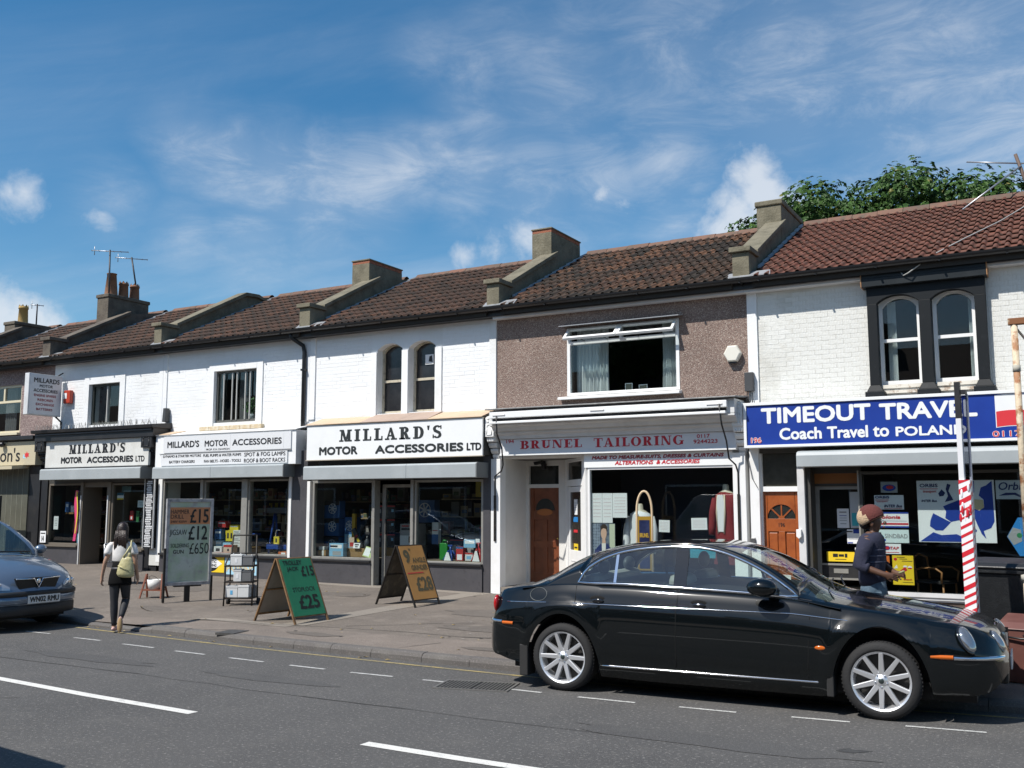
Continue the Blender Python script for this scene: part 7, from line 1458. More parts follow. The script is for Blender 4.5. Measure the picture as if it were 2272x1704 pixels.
for sy_, a in ((-.45, .12), (.1, .1)): cp('wiper', MB().tube([(2.50, sy_, 1.02), (2.42, sy_ + .3, 1.075), (2.40, sy_ + .52, 1.085)], .008, 5), BLACKP)

# people carrier at the left kerb ------------------------------------
ZP = M('grey_blue_metallic', (.15, .20, .27), .28, .55, coat=.8)
PZ = dict(
    W=[(0, .60), (.05, .72), (.2, .80), (.5, .85), (1.0, .87), (2.4, .872), (3.2, .868), (3.55, .855), (3.82, .82), (4.0, .75), (4.12, .64), (4.20, .46), (4.23, .30)],
    top=[(0, .95), (.1, 1.0), (1.0, 1.04), (2.0, 1.02), (2.9, 1.0), (3.25, .97), (3.55, .90), (3.8, .82), (4.0, .74), (4.12, .66), (4.20, .58), (4.23, .52)],
    cen=[(0, 1.0), (.1, 1.05), (1.0, 1.1), (2.9, 1.08), (3.10, 1.05), (3.35, 1.01), (3.65, .945), (3.9, .865), (4.05, .79), (4.14, .70), (4.20, .61), (4.23, .54)],
    bot=[(0, .40), (.3, .25), (1.0, .2), (2.9, .2), (3.6, .22), (4.0, .21), (4.15, .25), (4.23, .34)],
    ins=[(.1, .10), (.2, .05), (.4, .01), (.6, .0), (.8, .012), (.95, .05), (1.04, .09)],
    arch=[(.72, (.36, .70, .2)), (3.40, (.36, .70, .2))], ztop=1.04, cabin=(.1, 3.05), flare=.014,
    dlo=[(.25, 1.05), (.35, 1.35), (.7, 1.52), (1.4, 1.57), (2.0, 1.55), (2.4, 1.47), (2.7, 1.34), (2.95, 1.18), (3.10, 1.02)],
    roof=[(.02, 1.0), (.08, 1.3), (.25, 1.52), (.7, 1.62), (1.4, 1.66), (2.0, 1.635), (2.25, 1.59), (2.6, 1.43), (2.9, 1.25), (3.15, 1.09), (3.28, 1.03)],
    yb=.78, zbelt=1.0, lean=.30, frame=.04, rad=.10, ws=(2.20, 3.24), rs=(.05, .28), pillar=2)
zc_ = thing('parked_car', 'grey blue people carrier cut off by the left edge of the picture', 'car', (-13.09 - 4.23, 9.17, 0), R(1.0))
CZ = make_car(zc_, PZ, ZP, CARGLASS, .05)
for xw in (.72, 3.40):
    spoke_wheel(zc_, xw, -.83, .31, .21, -1, 7); spoke_wheel(zc_, xw, .83, .31, .21, 1, 7)
GB = M('bumper_dark_grey', (.022, .023, .025), .55); LENS = M('clear_headlamp', (.50, .52, .55), .08, .6, coat=1.0)
def frontstrip(name, z0, z1, mat, d, half=.80, hx=None):
    m_ = MB(); Ys = [-half + 2*half*i/30 for i in range(31)]
    def fx(y):
        lo, hi = 3.3, 4.23
        for _ in range(24):
            md = (lo+hi)/2
            if CZ['W'](md) > abs(y): lo = md
            else: hi = md
        return lo
    m_.loft([[(fx(y) + d - .03, y, z1 + .0), (fx(y) + d, y, z1 - .015), (fx(y) + d, y, z0 + .015), (fx(y) + d - .03, y, z0)] for y in Ys], 0, False, True); m_.build(name, mat, zc_); return fx
fx = frontstrip('bumper', .38, .50, ZP, .035, .83); frontstrip('bumper_strip', .485, .56, GB, .045, .83); frontstrip('lower_grille', .22, .375, GB, .02, .80)
m_ = MB(); m_.prism([(-.36, .745), (.36, .745), (.29, .585), (-.29, .585)], 'x', 4.155, 4.20); m_.build('grille', M('grille_black', (.01, .01, .01), .5), zc_, .01)
m_ = MB(); m_.tube([(4.205, -.35, .735), (4.21, -.07, .728), (4.22, 0, .60), (4.21, .07, .728), (4.205, .35, .735)], .010, 6); m_.build('grille_chrome', CHROME, zc_); MB().ell((4.215, 0, .695), .012, .035, .035, 14, 8).build('badge', CHROME, zc_)
for s in (-1, 1):
    def nose(y, z):                                    # front of the body shell at this offset and height
        lo, hi = 3.2, 4.23
        for _ in range(22):
            x = (lo + hi)/2; w_ = CZ['W'](x); t_ = CZ['top'](x); e_ = w_ - CZ['ins'](min(z/t_, 1)*1.04)
            ok = abs(y) < e_ and (z < t_ or z < t_ + (CZ['cen'](x) - t_)*(1 - (abs(y)/e_)**2.2))
            lo, hi = (x, hi) if ok else (lo, x)
        return lo
    m_ = MB(); m_.loft([[(nose(s*(.43 + .38*u), zz) + .014, s*(.43 + .38*u), zz) for zz in [(.585 + .02*u) + ((.63 + .115*math.sin(min(u*1.5, 1)*1.57) - .03*u*u) - (.585 + .02*u))*v/6 for v in range(7)]] for u in [i/12 for i in range(13)]], 0, False, True); m_.build('headlight', LENS, zc_)
    for yy in (.56, .70): MB().ell((nose(s*yy, .655) - .005, s*yy, .655), .03, .05, .042, 14, 8).build('headlight_bowl', CHROME, zc_)
pl = part('number_plate', zc_); pl.location = (4.278, .06, .385); pl.rotation_euler = (0, 0, R(90))
MB().box(-.26, .26, 0, .012, 0, .115).build('plate', M('plate_white', (.7, .7, .68), .4), pl, .003); lettering('WN02 RMU', -.235, .235, .018, .097, -.0005, INKB, pl, .03)
MB().tube([(3.27, -.6, 1.06), (3.25, .0, 1.085), (3.27, .5, 1.07)], .012, 6).build('wiper', BLACKP, zc_)
for s in (-1, 1): MB().ell((2.95, s*.93, 1.08), .08, .10, .075, 16, 10).build('door_mirror', ZP, zc_)
MB().box(2.7, 3.1, -.6, .6, .8, 1.05).build('dashboard', M('car_trim_dark', (.012, .012, .013), .7), zc_, .04)
for s in (-.36, .36): MB().box(1.75, 1.95, s - .22, s + .22, .6, 1.2).build('front_seat', M('grey_seat', (.06, .062, .066), .9), zc_, .06); MB().ell((1.85, s, 1.32), .06, .13, .1, 16, 8).build('headrest', M('grey_seat', (.06, .062, .066), .9), zc_)
# van just outside the left of the picture, whose shadow reaches the road in the corner
vn = thing('parked_van', 'van outside the left edge of the picture that shades the near corner of the road', 'van', (-6.9, 2.3, 0), math.pi - R(7))
m_ = MB(); m_.prism([(0, .35), (4.4, .35), (4.5, .7), (4.3, 1.05), (3.75, 1.2), (3.1, 2.0), (2.9, 2.08), (.05, 2.08), (0, 1.98)], 'y', -.9, .9); m_.build('body', M('white_van_paint', (.7, .7, .7), .3, coat=.5), vn, .05)
for xw in (.85, 3.6):
    for s in (-1, 1): m_ = MB(); m_.lathe([(0, -.1), (.2, -.1), (.31, -.08), (.32, .0), (.31, .08), (0, .1)], 24, 0, (xw, s*.84, .32), axis='y'); m_.build('wheel', RUBBER, vn)
MB().prism([(3.2, 1.22), (3.66, 1.22), (3.16, 1.80), (3.0, 1.80)], 'y', -.905, .905).build('door_glass', CARGLASS, vn)

# ------------------------------------------------------------------ things on the pavement
BOARDW = M('board_edge_wood', (.22, .12, .05), .8, var=(9, (.10, .06, .03), .45, .7))
def a_board(label, loc, rz_, w, h, spread, face, frame, back, texts, hinge=True):
    """A-board; the printed leaf looks to local -y"""
    t = thing('pavement_board', label, 'pavement sign', loc, rz_)
    tilt = math.atan2(spread/2, h)
    for s, nm in ((-1, 'front_leaf'), (1, 'rear_leaf')):
        lf_ = part(nm, t); lf_.location = (0, 0, h); lf_.rotation_euler = (-tilt*1.0 if s < 0 else tilt, 0, 0)
        L_ = h/math.cos(tilt); y0, y1 = (-.022, 0) if s < 0 else (0, .022)
        m_ = MB(); m_.box(-w/2, -w/2 + .035, y0, y1, -L_, 0); m_.box(w/2 - .035, w/2, y0, y1, -L_, 0); m_.box(-w/2 + .035, w/2 - .035, y0, y1, -.035, 0); m_.box(-w/2 + .035, w/2 - .035, y0, y1, -L_*.90, -L_*.90 + .035); m_.build('frame', frame, lf_, .003)
        if s < 0:
            MB().box(-w/2 + .03, w/2 - .03, y0 - .003, y1 - .006, -L_*.885, -.02).build('panel', face, lf_)
            for tx in texts: lettering(tx[0], -w/2 + tx[1]*w, -w/2 + tx[2]*w, -L_*(1-tx[3]), -L_*(1-tx[4]), y0 - .003, tx[5], lf_, tx[6] if len(tx) > 6 else .02, th=.002)
        else:
            MB().box(-w/2 + .03, w/2 - .03, .004, .016, -L_*.885, -.02).build('panel', back, lf_); MB().box(-w/2 + .035, w/2 - .035, y0 - .012, y0, -L_*.5, -L_*.5 + .02).build('cross_rail', frame, lf_)
    return t
BK = ink('stencil_black', (.012, .014, .012))
GRN = M('green_board', (.018, .20, .095), .55, var=[(3, (.014, .17, .08), .45, .7), (18, (.03, .24, .12), .62, .8)])
a_board('green board reading TROLLEY JACK and STOPLOCK with stencilled prices', (-10.02, 11.15, pz(-10.0, 11.15) - .01), R(84), .66, .90, .84, GRN, BOARDW, M('grey_ply', (.30, .26, .22), .8, var=(4, (.24, .21, .18), .4, .7)),
        [('TROLLEY', .12, .66, .885, .955, BK), ('JACK', .19, .52, .78, .855, BK), ('£15', .58, .95, .70, .86, BK, .03), ('STOPLOCK', .20, .84, .475, .54, BK, .0), ('£25', .28, .86, .21, .42, BK, .035)])
YLB = M('faded_orange_board', (.50, .25, .07), .6, var=[(3, (.43, .21, .06), .4, .7), (14, (.56, .30, .10), .6, .8)]); FAD = ink('faded_black', (.10, .085, .045))
a_board('orange board reading 9 inch ANGLE GRINDER with a stencilled price', (-9.73, 13.62, pz(-9.73, 13.6) - .01), R(84), .64, .97, .84, YLB, METALB, M('dark_ply', (.06, .055, .045), .8, var=(8, (.12, .11, .08), .5, .7)),
        [('9', .14, .36, .70, .92, FAD, .05), ('"', .38, .44, .90, .94, FAD), ('ANGLE', .42, .92, .70, .785, FAD), ('GRINDER', .30, .92, .58, .665, FAD), ('_', .1, .7, .53, .545, PINKR), ('£28', .30, .92, .24, .47, FAD, .04)])
# tall double-sided board on posts
tbd = thing('price_board', 'tall weathered board with orange HAMMER DRILL panel on iron posts', 'pavement sign', (-13.40, 12.28, pz(-13.4, 12.2) - .01), R(62)); tbd.scale = (.88, 1, .955)
GB_ = M('weathered_green_board', (.50, .54, .47), .75, var=[(2.2, (.34, .46, .28), .42, .66), (5, (.36, .35, .34), .54, .70), (14, (.14, .15, .13), .63, .78)]); GF = M('grey_board_frame', (.36, .36, .37), .6, var=(8, (.16, .16, .17), .45, .7))
w = .84; z0, z1 = .32, 1.80; m_ = MB(); m_.box(-w/2, w/2, 0, .05, z0, z1); m_.build('panel', GB_, tbd)
m_ = MB(); m_.box(-w/2 - .03, -w/2 + .03, -.025, .07, z0 - .03, z1 + .03); m_.box(w/2 - .03, w/2 + .03, -.025, .07, z0 - .03, z1 + .03); m_.box(-w/2 + .03, w/2 - .03, -.025, .07, z1 - .03, z1 + .03); m_.box(-w/2 + .03, w/2 - .03, -.025, .07, z0 - .03, z0 + .03); m_.build('frame', GF, tbd, .004)
MB().box(-w/2 + .03, w/2 - .03, -.008, 0, 1.375, 1.675).build('orange_panel', M('faded_orange_print', (.60, .24, .10), .7, var=(5, (.50, .22, .11), .45, .7)), tbd)
for s, a, b, c, e, bo, yy in (('HAMMER', -.37, -.02, 1.56, 1.635, .0, -.008), ('DRILL', -.37, -.12, 1.475, 1.545, .0, -.008), ('240V 420W', -.37, -.06, 1.40, 1.44, .0, -.008), ('£15', .0, .36, 1.395, 1.645, .02, -.008), ('JIGSAW', -.38, -.05, 1.15, 1.28, .0, 0), ('£12', -.02, .35, 1.09, 1.345, .02, 0), ('SOLDERING', -.35, .0, .96, 1.03, -.0, 0), ('GUN', -.30, -.1, .85, .92, .01, 0), ('£650', .01, .385, .84, 1.035, .0, 0)): lettering(s, a, b, c, e, yy, BK, tbd, bo)
for sx in (-1, 1): MB().box(sx*(w/2 + .035) - .02, sx*(w/2 + .035) + .02, -.03, .03, 0, .95 if sx < 0 else .45).build('post', METALB, tbd, .003)
MB().box(-.05, .05, .0, .05, .0, .27).build('post', METALB, tbd); MB().box(-.26, .26, -.02, .07, .265, .30).build('cross_bar', METALB, tbd)
# battery trolley
tr = thing('battery_trolley', 'black wire trolley stand for car batteries beside the tall price board', 'trolley', (-12.18, 12.25, pz(-12.2, 12.2)), R(28))
hw, dp = .235, .30
def rod(pts, r_=.013, nm='rail'): return MB().tube(pts, r_, 8).build(nm, METALB, tr)
for s in (-1, 1):
    rod([(s*hw, -.02, 0), (s*hw, .02, .36), (s*hw, .04, .70), (s*hw*.95, .14, .80), (s*hw*.9, .26, .86), (s*hw*.85, .30, 1.16)], .014, 'upright'); rod([(s*hw, dp, .10), (s*hw, dp, .70), (s*hw*.9, .30, .86)], .012, 'upright')
rod([(-hw*.85, .30, 1.16), (hw*.85, .30, 1.16)]); rod([(-hw*.9, .26, .86), (hw*.9, .26, .86)])
for z in (.14, .40, .66):
    rod([(-hw, 0, z), (hw, 0, z)]); rod([(-hw, dp, z), (hw, dp, z)]); rod([(-hw, 0, z), (-hw, dp, z)]); rod([(hw, 0, z), (hw, dp, z)])
    for q in range(3): rod([(-hw + .12*(q + 1), 0, z), (-hw + .12*(q + 1), dp, z)], .007)
for s in (-1, 1): MB().lathe([(0, -.02), (.06, -.02), (.065, 0), (.06, .02), (0, .02)], 18, 0, (s*(hw + .02), dp, .065), axis='x').build('wheel', RUBBER, tr)
rod([(-hw, dp, .065), (hw, dp, .065)], .01, 'axle')
BW, BG = M('battery_white', (.66, .67, .66), .4), M('battery_grey', (.14, .145, .15), .45)
def battery(label, lx, ly, lz, w_, d_, h_, m0, m1, mark=True):
    p = Matrix.Translation((-12.18, 12.25, pz(-12.2, 12.2))) @ Matrix.Rotation(R(28), 4, 'Z') @ Vector((lx, ly, lz))
    b = thing('car_battery', label, 'battery', p, R(28), 'car batteries on the trolley'); MB().box(-w_/2, w_/2, 0, d_, 0, h_*.8).build('case', m0, b, .006); MB().box(-w_/2 - .004, w_/2 + .004, -.004, d_ + .004, h_*.8, h_).build('lid', m1, b, .006)
    for s in (-1, 1): MB().lathe([(.012, 0), (.011, .02), (0, .02)], 12, 0, (s*w_*.32, d_*.3, h_)).build('terminal', GREYI, b)
    if mark: MB().box(-.02, .02, -.003, 0, h_*.25, h_*.6).build('label_sticker', LBLUE if mark is True else PAPER, b)
battery('left white battery on the bottom shelf of the trolley', -.12, .02, .15, .20, .16, .19, BW, BW); battery('white battery in the middle of the bottom shelf', .08, .01, .15, .18, .16, .20, BW, BW, False); battery('dark grey battery at the right of the bottom shelf', .16, .18, .15, .14, .12, .18, BG, BG, False)
battery('white battery on the middle shelf of the trolley', -.03, .02, .41, .13, .15, .20, BW, BW, 'p'); battery('grey battery on the middle shelf of the trolley', .12, .03, .41, .15, .15, .18, BG, BG, False)
battery('white topped battery on the top shelf of the trolley', -.06, .03, .67, .19, .15, .18, BW, BW, 'p'); battery('grey battery on the top shelf of the trolley', .13, .04, .67, .17, .15, .16, BG, BG, False)
# cafe chair and the little stand at the left
ch = thing('metal_chair', 'tubular metal cafe chair behind the people carrier', 'chair', (-16.9, 13.7, pz(-16.9, 13.7)), R(205)); TM = M('tube_steel', (.5, .5, .5), .3, .9)
MB().box(-.22, .22, -.22, .22, .43, .455).build('seat', M('dark_slats', (.06, .06, .062), .5), ch, .006)
for s in (-1, 1):
    MB().tube([(s*.24, -.2, 0), (s*.24, -.2, .64), (s*.24, .15, .66), (s*.22, .22, .62)], .013, 8).build('leg', TM, ch); MB().tube([(s*.23, .24, 0), (s*.22, .2, .45), (s*.21, .24, .8)], .013, 8).build('leg', TM, ch)
for q in range(7): MB().box(-.19 + .06*q, -.165 + .06*q, .22, .235, .48, .79).build('back_slat', TM, ch)
MB().tube([(-.21, .24, .8), (0, .27, .83), (.21, .24, .8)], .013, 8).build('top_rail', TM, ch)
lt = thing('plant_stand', 'small red brown wooden stand holding a white bucket', 'stand', (-14.3, 12.35, pz(-14.3, 12.3)), R(20)); RW = M('red_brown_wood', (.20, .06, .03), .6)
for s in (-1, 1):
    MB().hexa([(s*.20 - .012, -.14, 0), (s*.20 + .012, -.14, 0), (s*.20 + .012, -.11, 0), (s*.20 - .012, -.11, 0), (s*.15 - .012, -.02, .42), (s*.15 + .012, -.02, .42), (s*.15 + .012, .01, .42), (s*.15 - .012, .01, .42)]).build('leg', RW, lt); MB().hexa([(s*.20 - .012, .11, 0), (s*.20 + .012, .11, 0), (s*.20 + .012, .14, 0), (s*.20 - .012, .14, 0), (s*.15 - .012, -.01, .42), (s*.15 + .012, -.01, .42), (s*.15 + .012, .02, .42), (s*.15 - .012, .02, .42)]).build('leg', RW, lt)
MB().box(-.19, .19, -.10, .10, .13, .15).build('shelf', RW, lt)
bu = thing('bucket', 'white bucket standing on the small red brown stand', 'bucket', (-14.3, 12.35, pz(-14.3, 12.3) + .152)); MB().lathe([(0, 0), (.10, 0), (.125, .17), (.118, .17), (.10, .01)], 22).build('pail', M('white_plastic', (.72, .72, .70), .4), bu); MB().tube([(-.12, 0, .16), (-.08, -.05, .22), (0, -.06, .24), (.08, -.05, .22), (.12, 0, .16)], .004, 5).build('handle', METALB, bu)
cr = thing('wire_crate', 'dark wire crate with papers at the foot of the far left shop window', 'crate', (-18.75, 15.35, pz(-18.7, 15.3)), 0); m_ = MB()
for q in range(8):
    m_.box(-.22 + .06*q - .004, -.22 + .06*q + .004, -.16, -.152, 0, .45); m_.box(-.23, .23, -.161, -.151, .01 + .058*q, .018 + .058*q)
for q in range(6): m_.box(.22, .228, -.16 + .06*q, -.152 + .06*q, 0, .45); m_.box(-.228, -.22, -.16 + .06*q, -.152 + .06*q, 0, .45)
m_.build('wire_side', METALB, cr); MB().box(-.22, .22, -.15, .16, 0, .02).build('base', METALB, cr)
goods('paper_pack', 'pale papers sticking out of the wire crate', 'papers', -18.72, 15.30, pz(-18.7, 15.3) + .2, .2, .1, .42, c_('buff', (.42, .40, .28)))
# striped sign post
sp = thing('striped_post', 'square sign post wrapped in red and white tape with an empty black topped frame', 'sign post', (-.965, 10.6, pz(-.96, 10.6)), R(-8)); zb = pz(-.96, 10.6)
PW = M('post_white', (.70, .70, .72), .5); MB().box(-.05, .0, -.025, .025, 0, 2.62 - zb + .0).build('upright', PW, sp, .003); MB().box(-.05, .0, -.025, .025, 2.62 - zb, 2.98 - zb).build('upright_top', BLACK, sp)
MB().box(.035, .055, .04, .07, 0, 2.86 - zb).build('rear_upright', M('post_grey', (.42, .43, .47), .5), sp); MB().box(-.02, .05, -.01, .06, 2.86 - zb, 2.90 - zb).build('top_bar', BLACK, sp)
MB().box(.001, .05, .02, .03, 2.05 - zb, 2.84 - zb).build('frame_sheet', glass('acrylic', (.55, .57, .62), 1.6, .15), sp)
tp = MB(); hw = .052; dd = .038; per = 4*(hw + dd)
cor = [(-hw, -dd), (hw, -dd), (hw, dd), (-hw, dd)]
def wrap(u):
    e = [2*hw, 2*dd, 2*hw, 2*dd]; i = 0; u = u % per
    while u > e[i]: u -= e[i]; i += 1
    a, b = cor[i], cor[(i+1) % 4]; t_ = u/e[i]; return a[0] + (b[0]-a[0])*t_, a[1] + (b[1]-a[1])*t_
MB().box(-hw, hw, -dd, dd, .02, 2.02 - zb).build('tape_white', M('tape_white', (.78, .78, .80), .45), sp)
rs = random.Random(12); z = -.05
while z < 2.0 - zb:
    hh = rs.choice([.02, .03, .045, .05]); rise = .055
    for i in range(2):                                   # slanting red band on the faces seen
        ux = [0, 2*hw, 2*hw + 2*dd]
        (xa_, ya_), (xb_, yb_) = cor[i], cor[i+1]; n_ = (0, -.0015) if i == 0 else (.0015, 0); k0, k1 = ux[i]/(2*hw)*rise, ux[i+1]/(2*hw)*rise
        clampz = lambda v: min(max(v, .02), 2.02 - zb)
        tp.add([(xa_ + n_[0], ya_ + n_[1], clampz(z + k0)), (xb_ + n_[0], yb_ + n_[1], clampz(z + k1)), (xb_ + n_[0], yb_ + n_[1], clampz(z + k1 + hh)), (xa_ + n_[0], ya_ + n_[1], clampz(z + k0 + hh))], [(0, 1, 2, 3)])
    z += hh + rs.uniform(.045, .06)
tp.build('tape_red', M('tape_red', (.58, .02, .035), .4), sp)
kn = MB()
for q in range(9): kn.ell((rs.uniform(-.05, .06), rs.uniform(-.05, -.03), 1.72 - zb + rs.uniform(-.08, .25)), .013, .008, .045, 8, 6, q % 2)
kn.build('tape_knot', [M('tape_red', (.58, .02, .035), .4), M('tape_white', (.78, .78, .80), .45)], sp)
# rusty pole, bins
rp_ = thing('rusty_post', 'rusty cream painted iron post with a short arm at the right edge', 'post', (-.44, 10.2, 0)); MB().tube([(0, 0, .08), (.0, 0, 1.10)], .055, 14).build('base_tube', RUST, rp_); MB().tube([(0, 0, 1.10), (.0, 0, 3.44)], .030, 14).build('shaft', RUST, rp_); MB().lathe([(.03, 0), (.07, .0), (.07, .05), (.03, .06)], 16, 0, (0, 0, 1.10)).build('collar', M('post_stone', (.40, .38, .32), .8), rp_); MB().box(-.05, .7, -.035, .035, 3.44, 3.50).build('arm', M('heavy_rust', (.22, .09, .035), .8, var=(12, (.5, .42, .3), .55, .65)), rp_, .005); MB().tube([(.02, 0, 3.40), (.20, 0, 3.12), (.22, 0, 3.0)], .012, 6).build('stay', METALB, rp_); MB().lathe([(.031, 0), (.034, .0), (.034, .06), (.031, .06)], 14, 0, (0, 0, 3.0)).build('band', M('post_stone', (.40, .38, .32), .8), rp_)
bn = thing('wheelie_bin', 'black wheelie bin with closed lid behind the striped post', 'bin', (-.70, 11.62, pz(-.7, 11.6)), R(-12)); BP = M('bin_plastic', (.011, .012, .0135), .42, var=(10, (.02, .022, .024), .5, .75), bump=(70, .15))
MB().hexa([(-.22, -.24, .04), (.22, -.24, .04), (.22, .24, .04), (-.22, .24, .04), (-.285, -.30, .98), (.285, -.30, .98), (.285, .33, .98), (-.285, .33, .98)]).build('body', BP, bn, .025)
MB().box(-.31, .31, -.33, .34, .965, 1.01).build('rim', BP, bn, .01); m_ = MB(); m_.prism([(-.34, 1.01), (.38, 1.01), (.38, 1.05), (.3, 1.10), (0, 1.11), (-.3, 1.07), (-.35, 1.03)], 'x', -.30, .30); m_.build('lid', BP, bn, .02); MB().tube([(-.22, .38, 1.0), (.22, .38, 1.0)], .016, 8).build('handle', BP, bn)
for s in (-1, 1): MB().lathe([(0, -.025), (.1, -.025), (.1, .025), (0, .025)], 18, 0, (s*.25, .24, .10), axis='x').build('wheel', RUBBER, bn)
bb = thing('recycling_box', 'brown plastic recycling box with lid in front of the black bin', 'recycling box', (-.52, 10.85, pz(-.5, 10.85)), R(-10)); BBm = M('brown_plastic', (.13, .052, .042), .5, var=(5, (.17, .075, .06), .45, .7))
MB().hexa([(-.20, -.16, 0), (.30, -.16, 0), (.30, .16, 0), (-.20, .16, 0), (-.25, -.2, .50), (.34, -.2, .50), (.34, .2, .50), (-.25, .2, .50)]).build('body', BBm, bb, .015); MB().hexa([(-.27, -.22, .50), (.36, -.22, .50), (.36, .22, .50), (-.27, .22, .50), (-.20, -.14, .56), (.3, -.14, .56), (.3, .16, .62), (-.2, .16, .62)]).build('lid', BBm, bb, .012); MB().tube([(-.26, -.215, .44), (0, -.225, .42), (.34, -.215, .44)], .010, 6).build('strap', BLACKP, bb); MB().tube([(.02, -.22, .46), (.2, -.225, .2), (.26, -.2, .02)], .014, 6).build('strap', BLACKP, bb)

# ------------------------------------------------------------------ people
def skin_mesh(name, joints, edges, mat, parent, sub=2, root=None):
    """joints: {key: (x, y, z, r) or (x, y, z, rx, ry)}"""
    keys = list(joints); idx = {k_: i for i, k_ in enumerate(keys)}
    me = bpy.data.meshes.new(name); me.from_pydata([joints[k_][:3] for k_ in keys], [(idx[a], idx[b]) for a, b in edges], [])
    o = bpy.data.objects.new(name, me); COL.objects.link(o); o.parent = parent
    me.materials.append(mat)
    sk = o.modifiers.new('skin', 'SKIN'); sk.use_smooth_shade = True
    for i, k_ in enumerate(keys):
        j = joints[k_]; me.skin_vertices[0].data[i].radius = (j[3], j[4] if len(j) > 4 else j[3]); me.skin_vertices[0].data[i].use_root = (k_ == (root or keys[0]))
    ss = o.modifiers.new('sub', 'SUBSURF'); ss.levels = sub; ss.render_levels = sub
    return o
def ringloft(secs, n=20):
    """secs: (cx, cy, z, rx, ry) -> closed loft"""
    m = MB(); m.loft([[(c[0] + c[3]*math.cos(2*math.pi*i/n), c[1] + c[4]*math.sin(2*math.pi*i/n), c[2]) for i in range(n)] for c in secs], 0, True, True, True, True); return m
def fingers(J, E_, key, wrist, palm, dirv, side, curl, ln=.075, spread=.018, r_=.0085):
    """adds palm and five fingers to joint dict J from wrist towards dirv; side = direction across the knuckles (index..little), curl = bend direction"""
    d = Vector(dirv).normalized(); s = Vector(side).normalized(); c = Vector(curl).normalized(); w = Vector(wrist)
    pk = key + 'palm'; p = w + d*.055; J[pk] = (*p, .024, .034); E_.append((wrist_key[key], pk))
    for i, f in enumerate((.92, 1.0, .95, .78)):
        b = w + d*.085 + s*(i - 1.5)*spread; m = b + (d*.75 + c*.5).normalized()*ln*f*.5; t = m + (d*.35 + c*.9).normalized()*ln*f*.45
        J[f'{key}f{i}a'] = (*b, r_*1.1); J[f'{key}f{i}b'] = (*m, r_); J[f'{key}f{i}c'] = (*t, r_*.85); E_ += [(pk, f'{key}f{i}a'), (f'{key}f{i}a', f'{key}f{i}b'), (f'{key}f{i}b', f'{key}f{i}c')]
    b = w + d*.035 - s*.035; t = b + (d*.7 - s*.35 + c*.4).normalized()*.045
    J[key + 't0'] = (*b, r_*1.15); J[key + 't1'] = (*t, r_); E_ += [(pk, key + 't0'), (key + 't0', key + 't1')]
wrist_key = {}
SKN = M('tanned_skin', (.42, .25, .17), .55); SKD = M('brown_skin', (.105, .052, .032), .5)
# woman walking away, seen from behind; local -y = towards the viewer's side, she walks to +y
wm = thing('person', 'woman in white top and black shorts walking away with a cream shoulder bag', 'person', (-11.84, 9.62, 0), R(35)); wm.scale = (.9, .9, 1.0)
z0 = .05
J = {'pel': (0, 0, .80, .12, .09), 'waist': (0, .0, .95, .10, .075), 'chest': (0, .0, 1.12, .115, .08), 'sh': (0, .0, 1.24, .09, .06), 'neck': (0, .01, 1.30, .042), 'nk2': (0, .02, 1.345, .04), 'head': (0, .03, 1.42, .068, .08), 'top': (0, .03, 1.48, .055, .06),
     'lsh': (-.14, 0, 1.22, .044), 'lel': (-.235, -.02, .98, .034), 'lwr': (-.285, .03, .77, .024), 'rsh': (.14, 0, 1.22, .044), 'rel': (.225, -.01, .99, .034), 'rwr': (.245, .06, .78, .024),
     'lhip': (-.075, 0, .76, .082), 'lkn': (-.075, -.0, .44, .052), 'lan': (-.06, -.12, .12, .034), 'ltoe': (-.06, .0, .06, .028), 'rhip': (.075, 0, .76, .082), 'rkn': (.085, .07, .46, .052), 'ran': (.06, -.16, .26, .034), 'rtoe': (.065, -.17, .15, .026)}
J['lan'] = (-.065, .02, .085, .033); J['lheel'] = (-.065, -.02, .055, .03); J['ltoe'] = (-.065, .13, .045, .024); J['rkn'] = (.075, .10, .46, .052); J['ran'] = (.065, -.10, .20, .033); J['rheel'] = (.065, -.13, .165, .028); J['rtoe'] = (.065, -.10, .05, .024)
E_ = [('pel', 'waist'), ('waist', 'chest'), ('chest', 'sh'), ('sh', 'neck'), ('neck', 'nk2'), ('nk2', 'head'), ('head', 'top'), ('sh', 'lsh'), ('lsh', 'lel'), ('lel', 'lwr'), ('sh', 'rsh'), ('rsh', 'rel'), ('rel', 'rwr'), ('pel', 'lhip'), ('lhip', 'lkn'), ('lkn', 'lan'), ('lan', 'lheel'), ('lheel', 'ltoe'), ('pel', 'rhip'), ('rhip', 'rkn'), ('rkn', 'ran'), ('ran', 'rheel'), ('rheel', 'rtoe')]
wrist_key['l'] = 'lwr'; wrist_key['r'] = 'rwr'
fingers(J, E_, 'l', J['lwr'][:3], None, (-.12, .1, -1), (0, -1, 0), (.5, .3, -.2), .06, .015, .0075); fingers(J, E_, 'r', J['rwr'][:3], None, (.05, .2, -1), (0, -1, 0), (-.5, .3, -.2), .06, .015, .0075)
skin_mesh('body', J, E_, SKN, wm, 2, 'pel')
ringloft([(0, .0, .985, .118, .092), (0, 0, 1.0, .135, .10), (0, .0, 1.08, .137, .10), (0, 0, 1.16, .145, .098), (0, 0, 1.23, .135, .085), (0, 0, 1.275, .085, .065), (0, .005, 1.295, .055, .052)]).build('blouse', M('white_cotton', (.72, .70, .68), .85, bump=(9, .25, 2)), wm)
for s in (-1, 1): ringloft([(s*.128, 0, 1.255, .05, .05), (s*.165, -.002, 1.21, .064, .062), (s*.195, -.008, 1.12, .066, .064), (s*.205, -.010, 1.085, .058, .056)], 14).build('sleeve', M('white_cotton', (.72, .70, .68), .85, bump=(9, .25, 2)), wm)
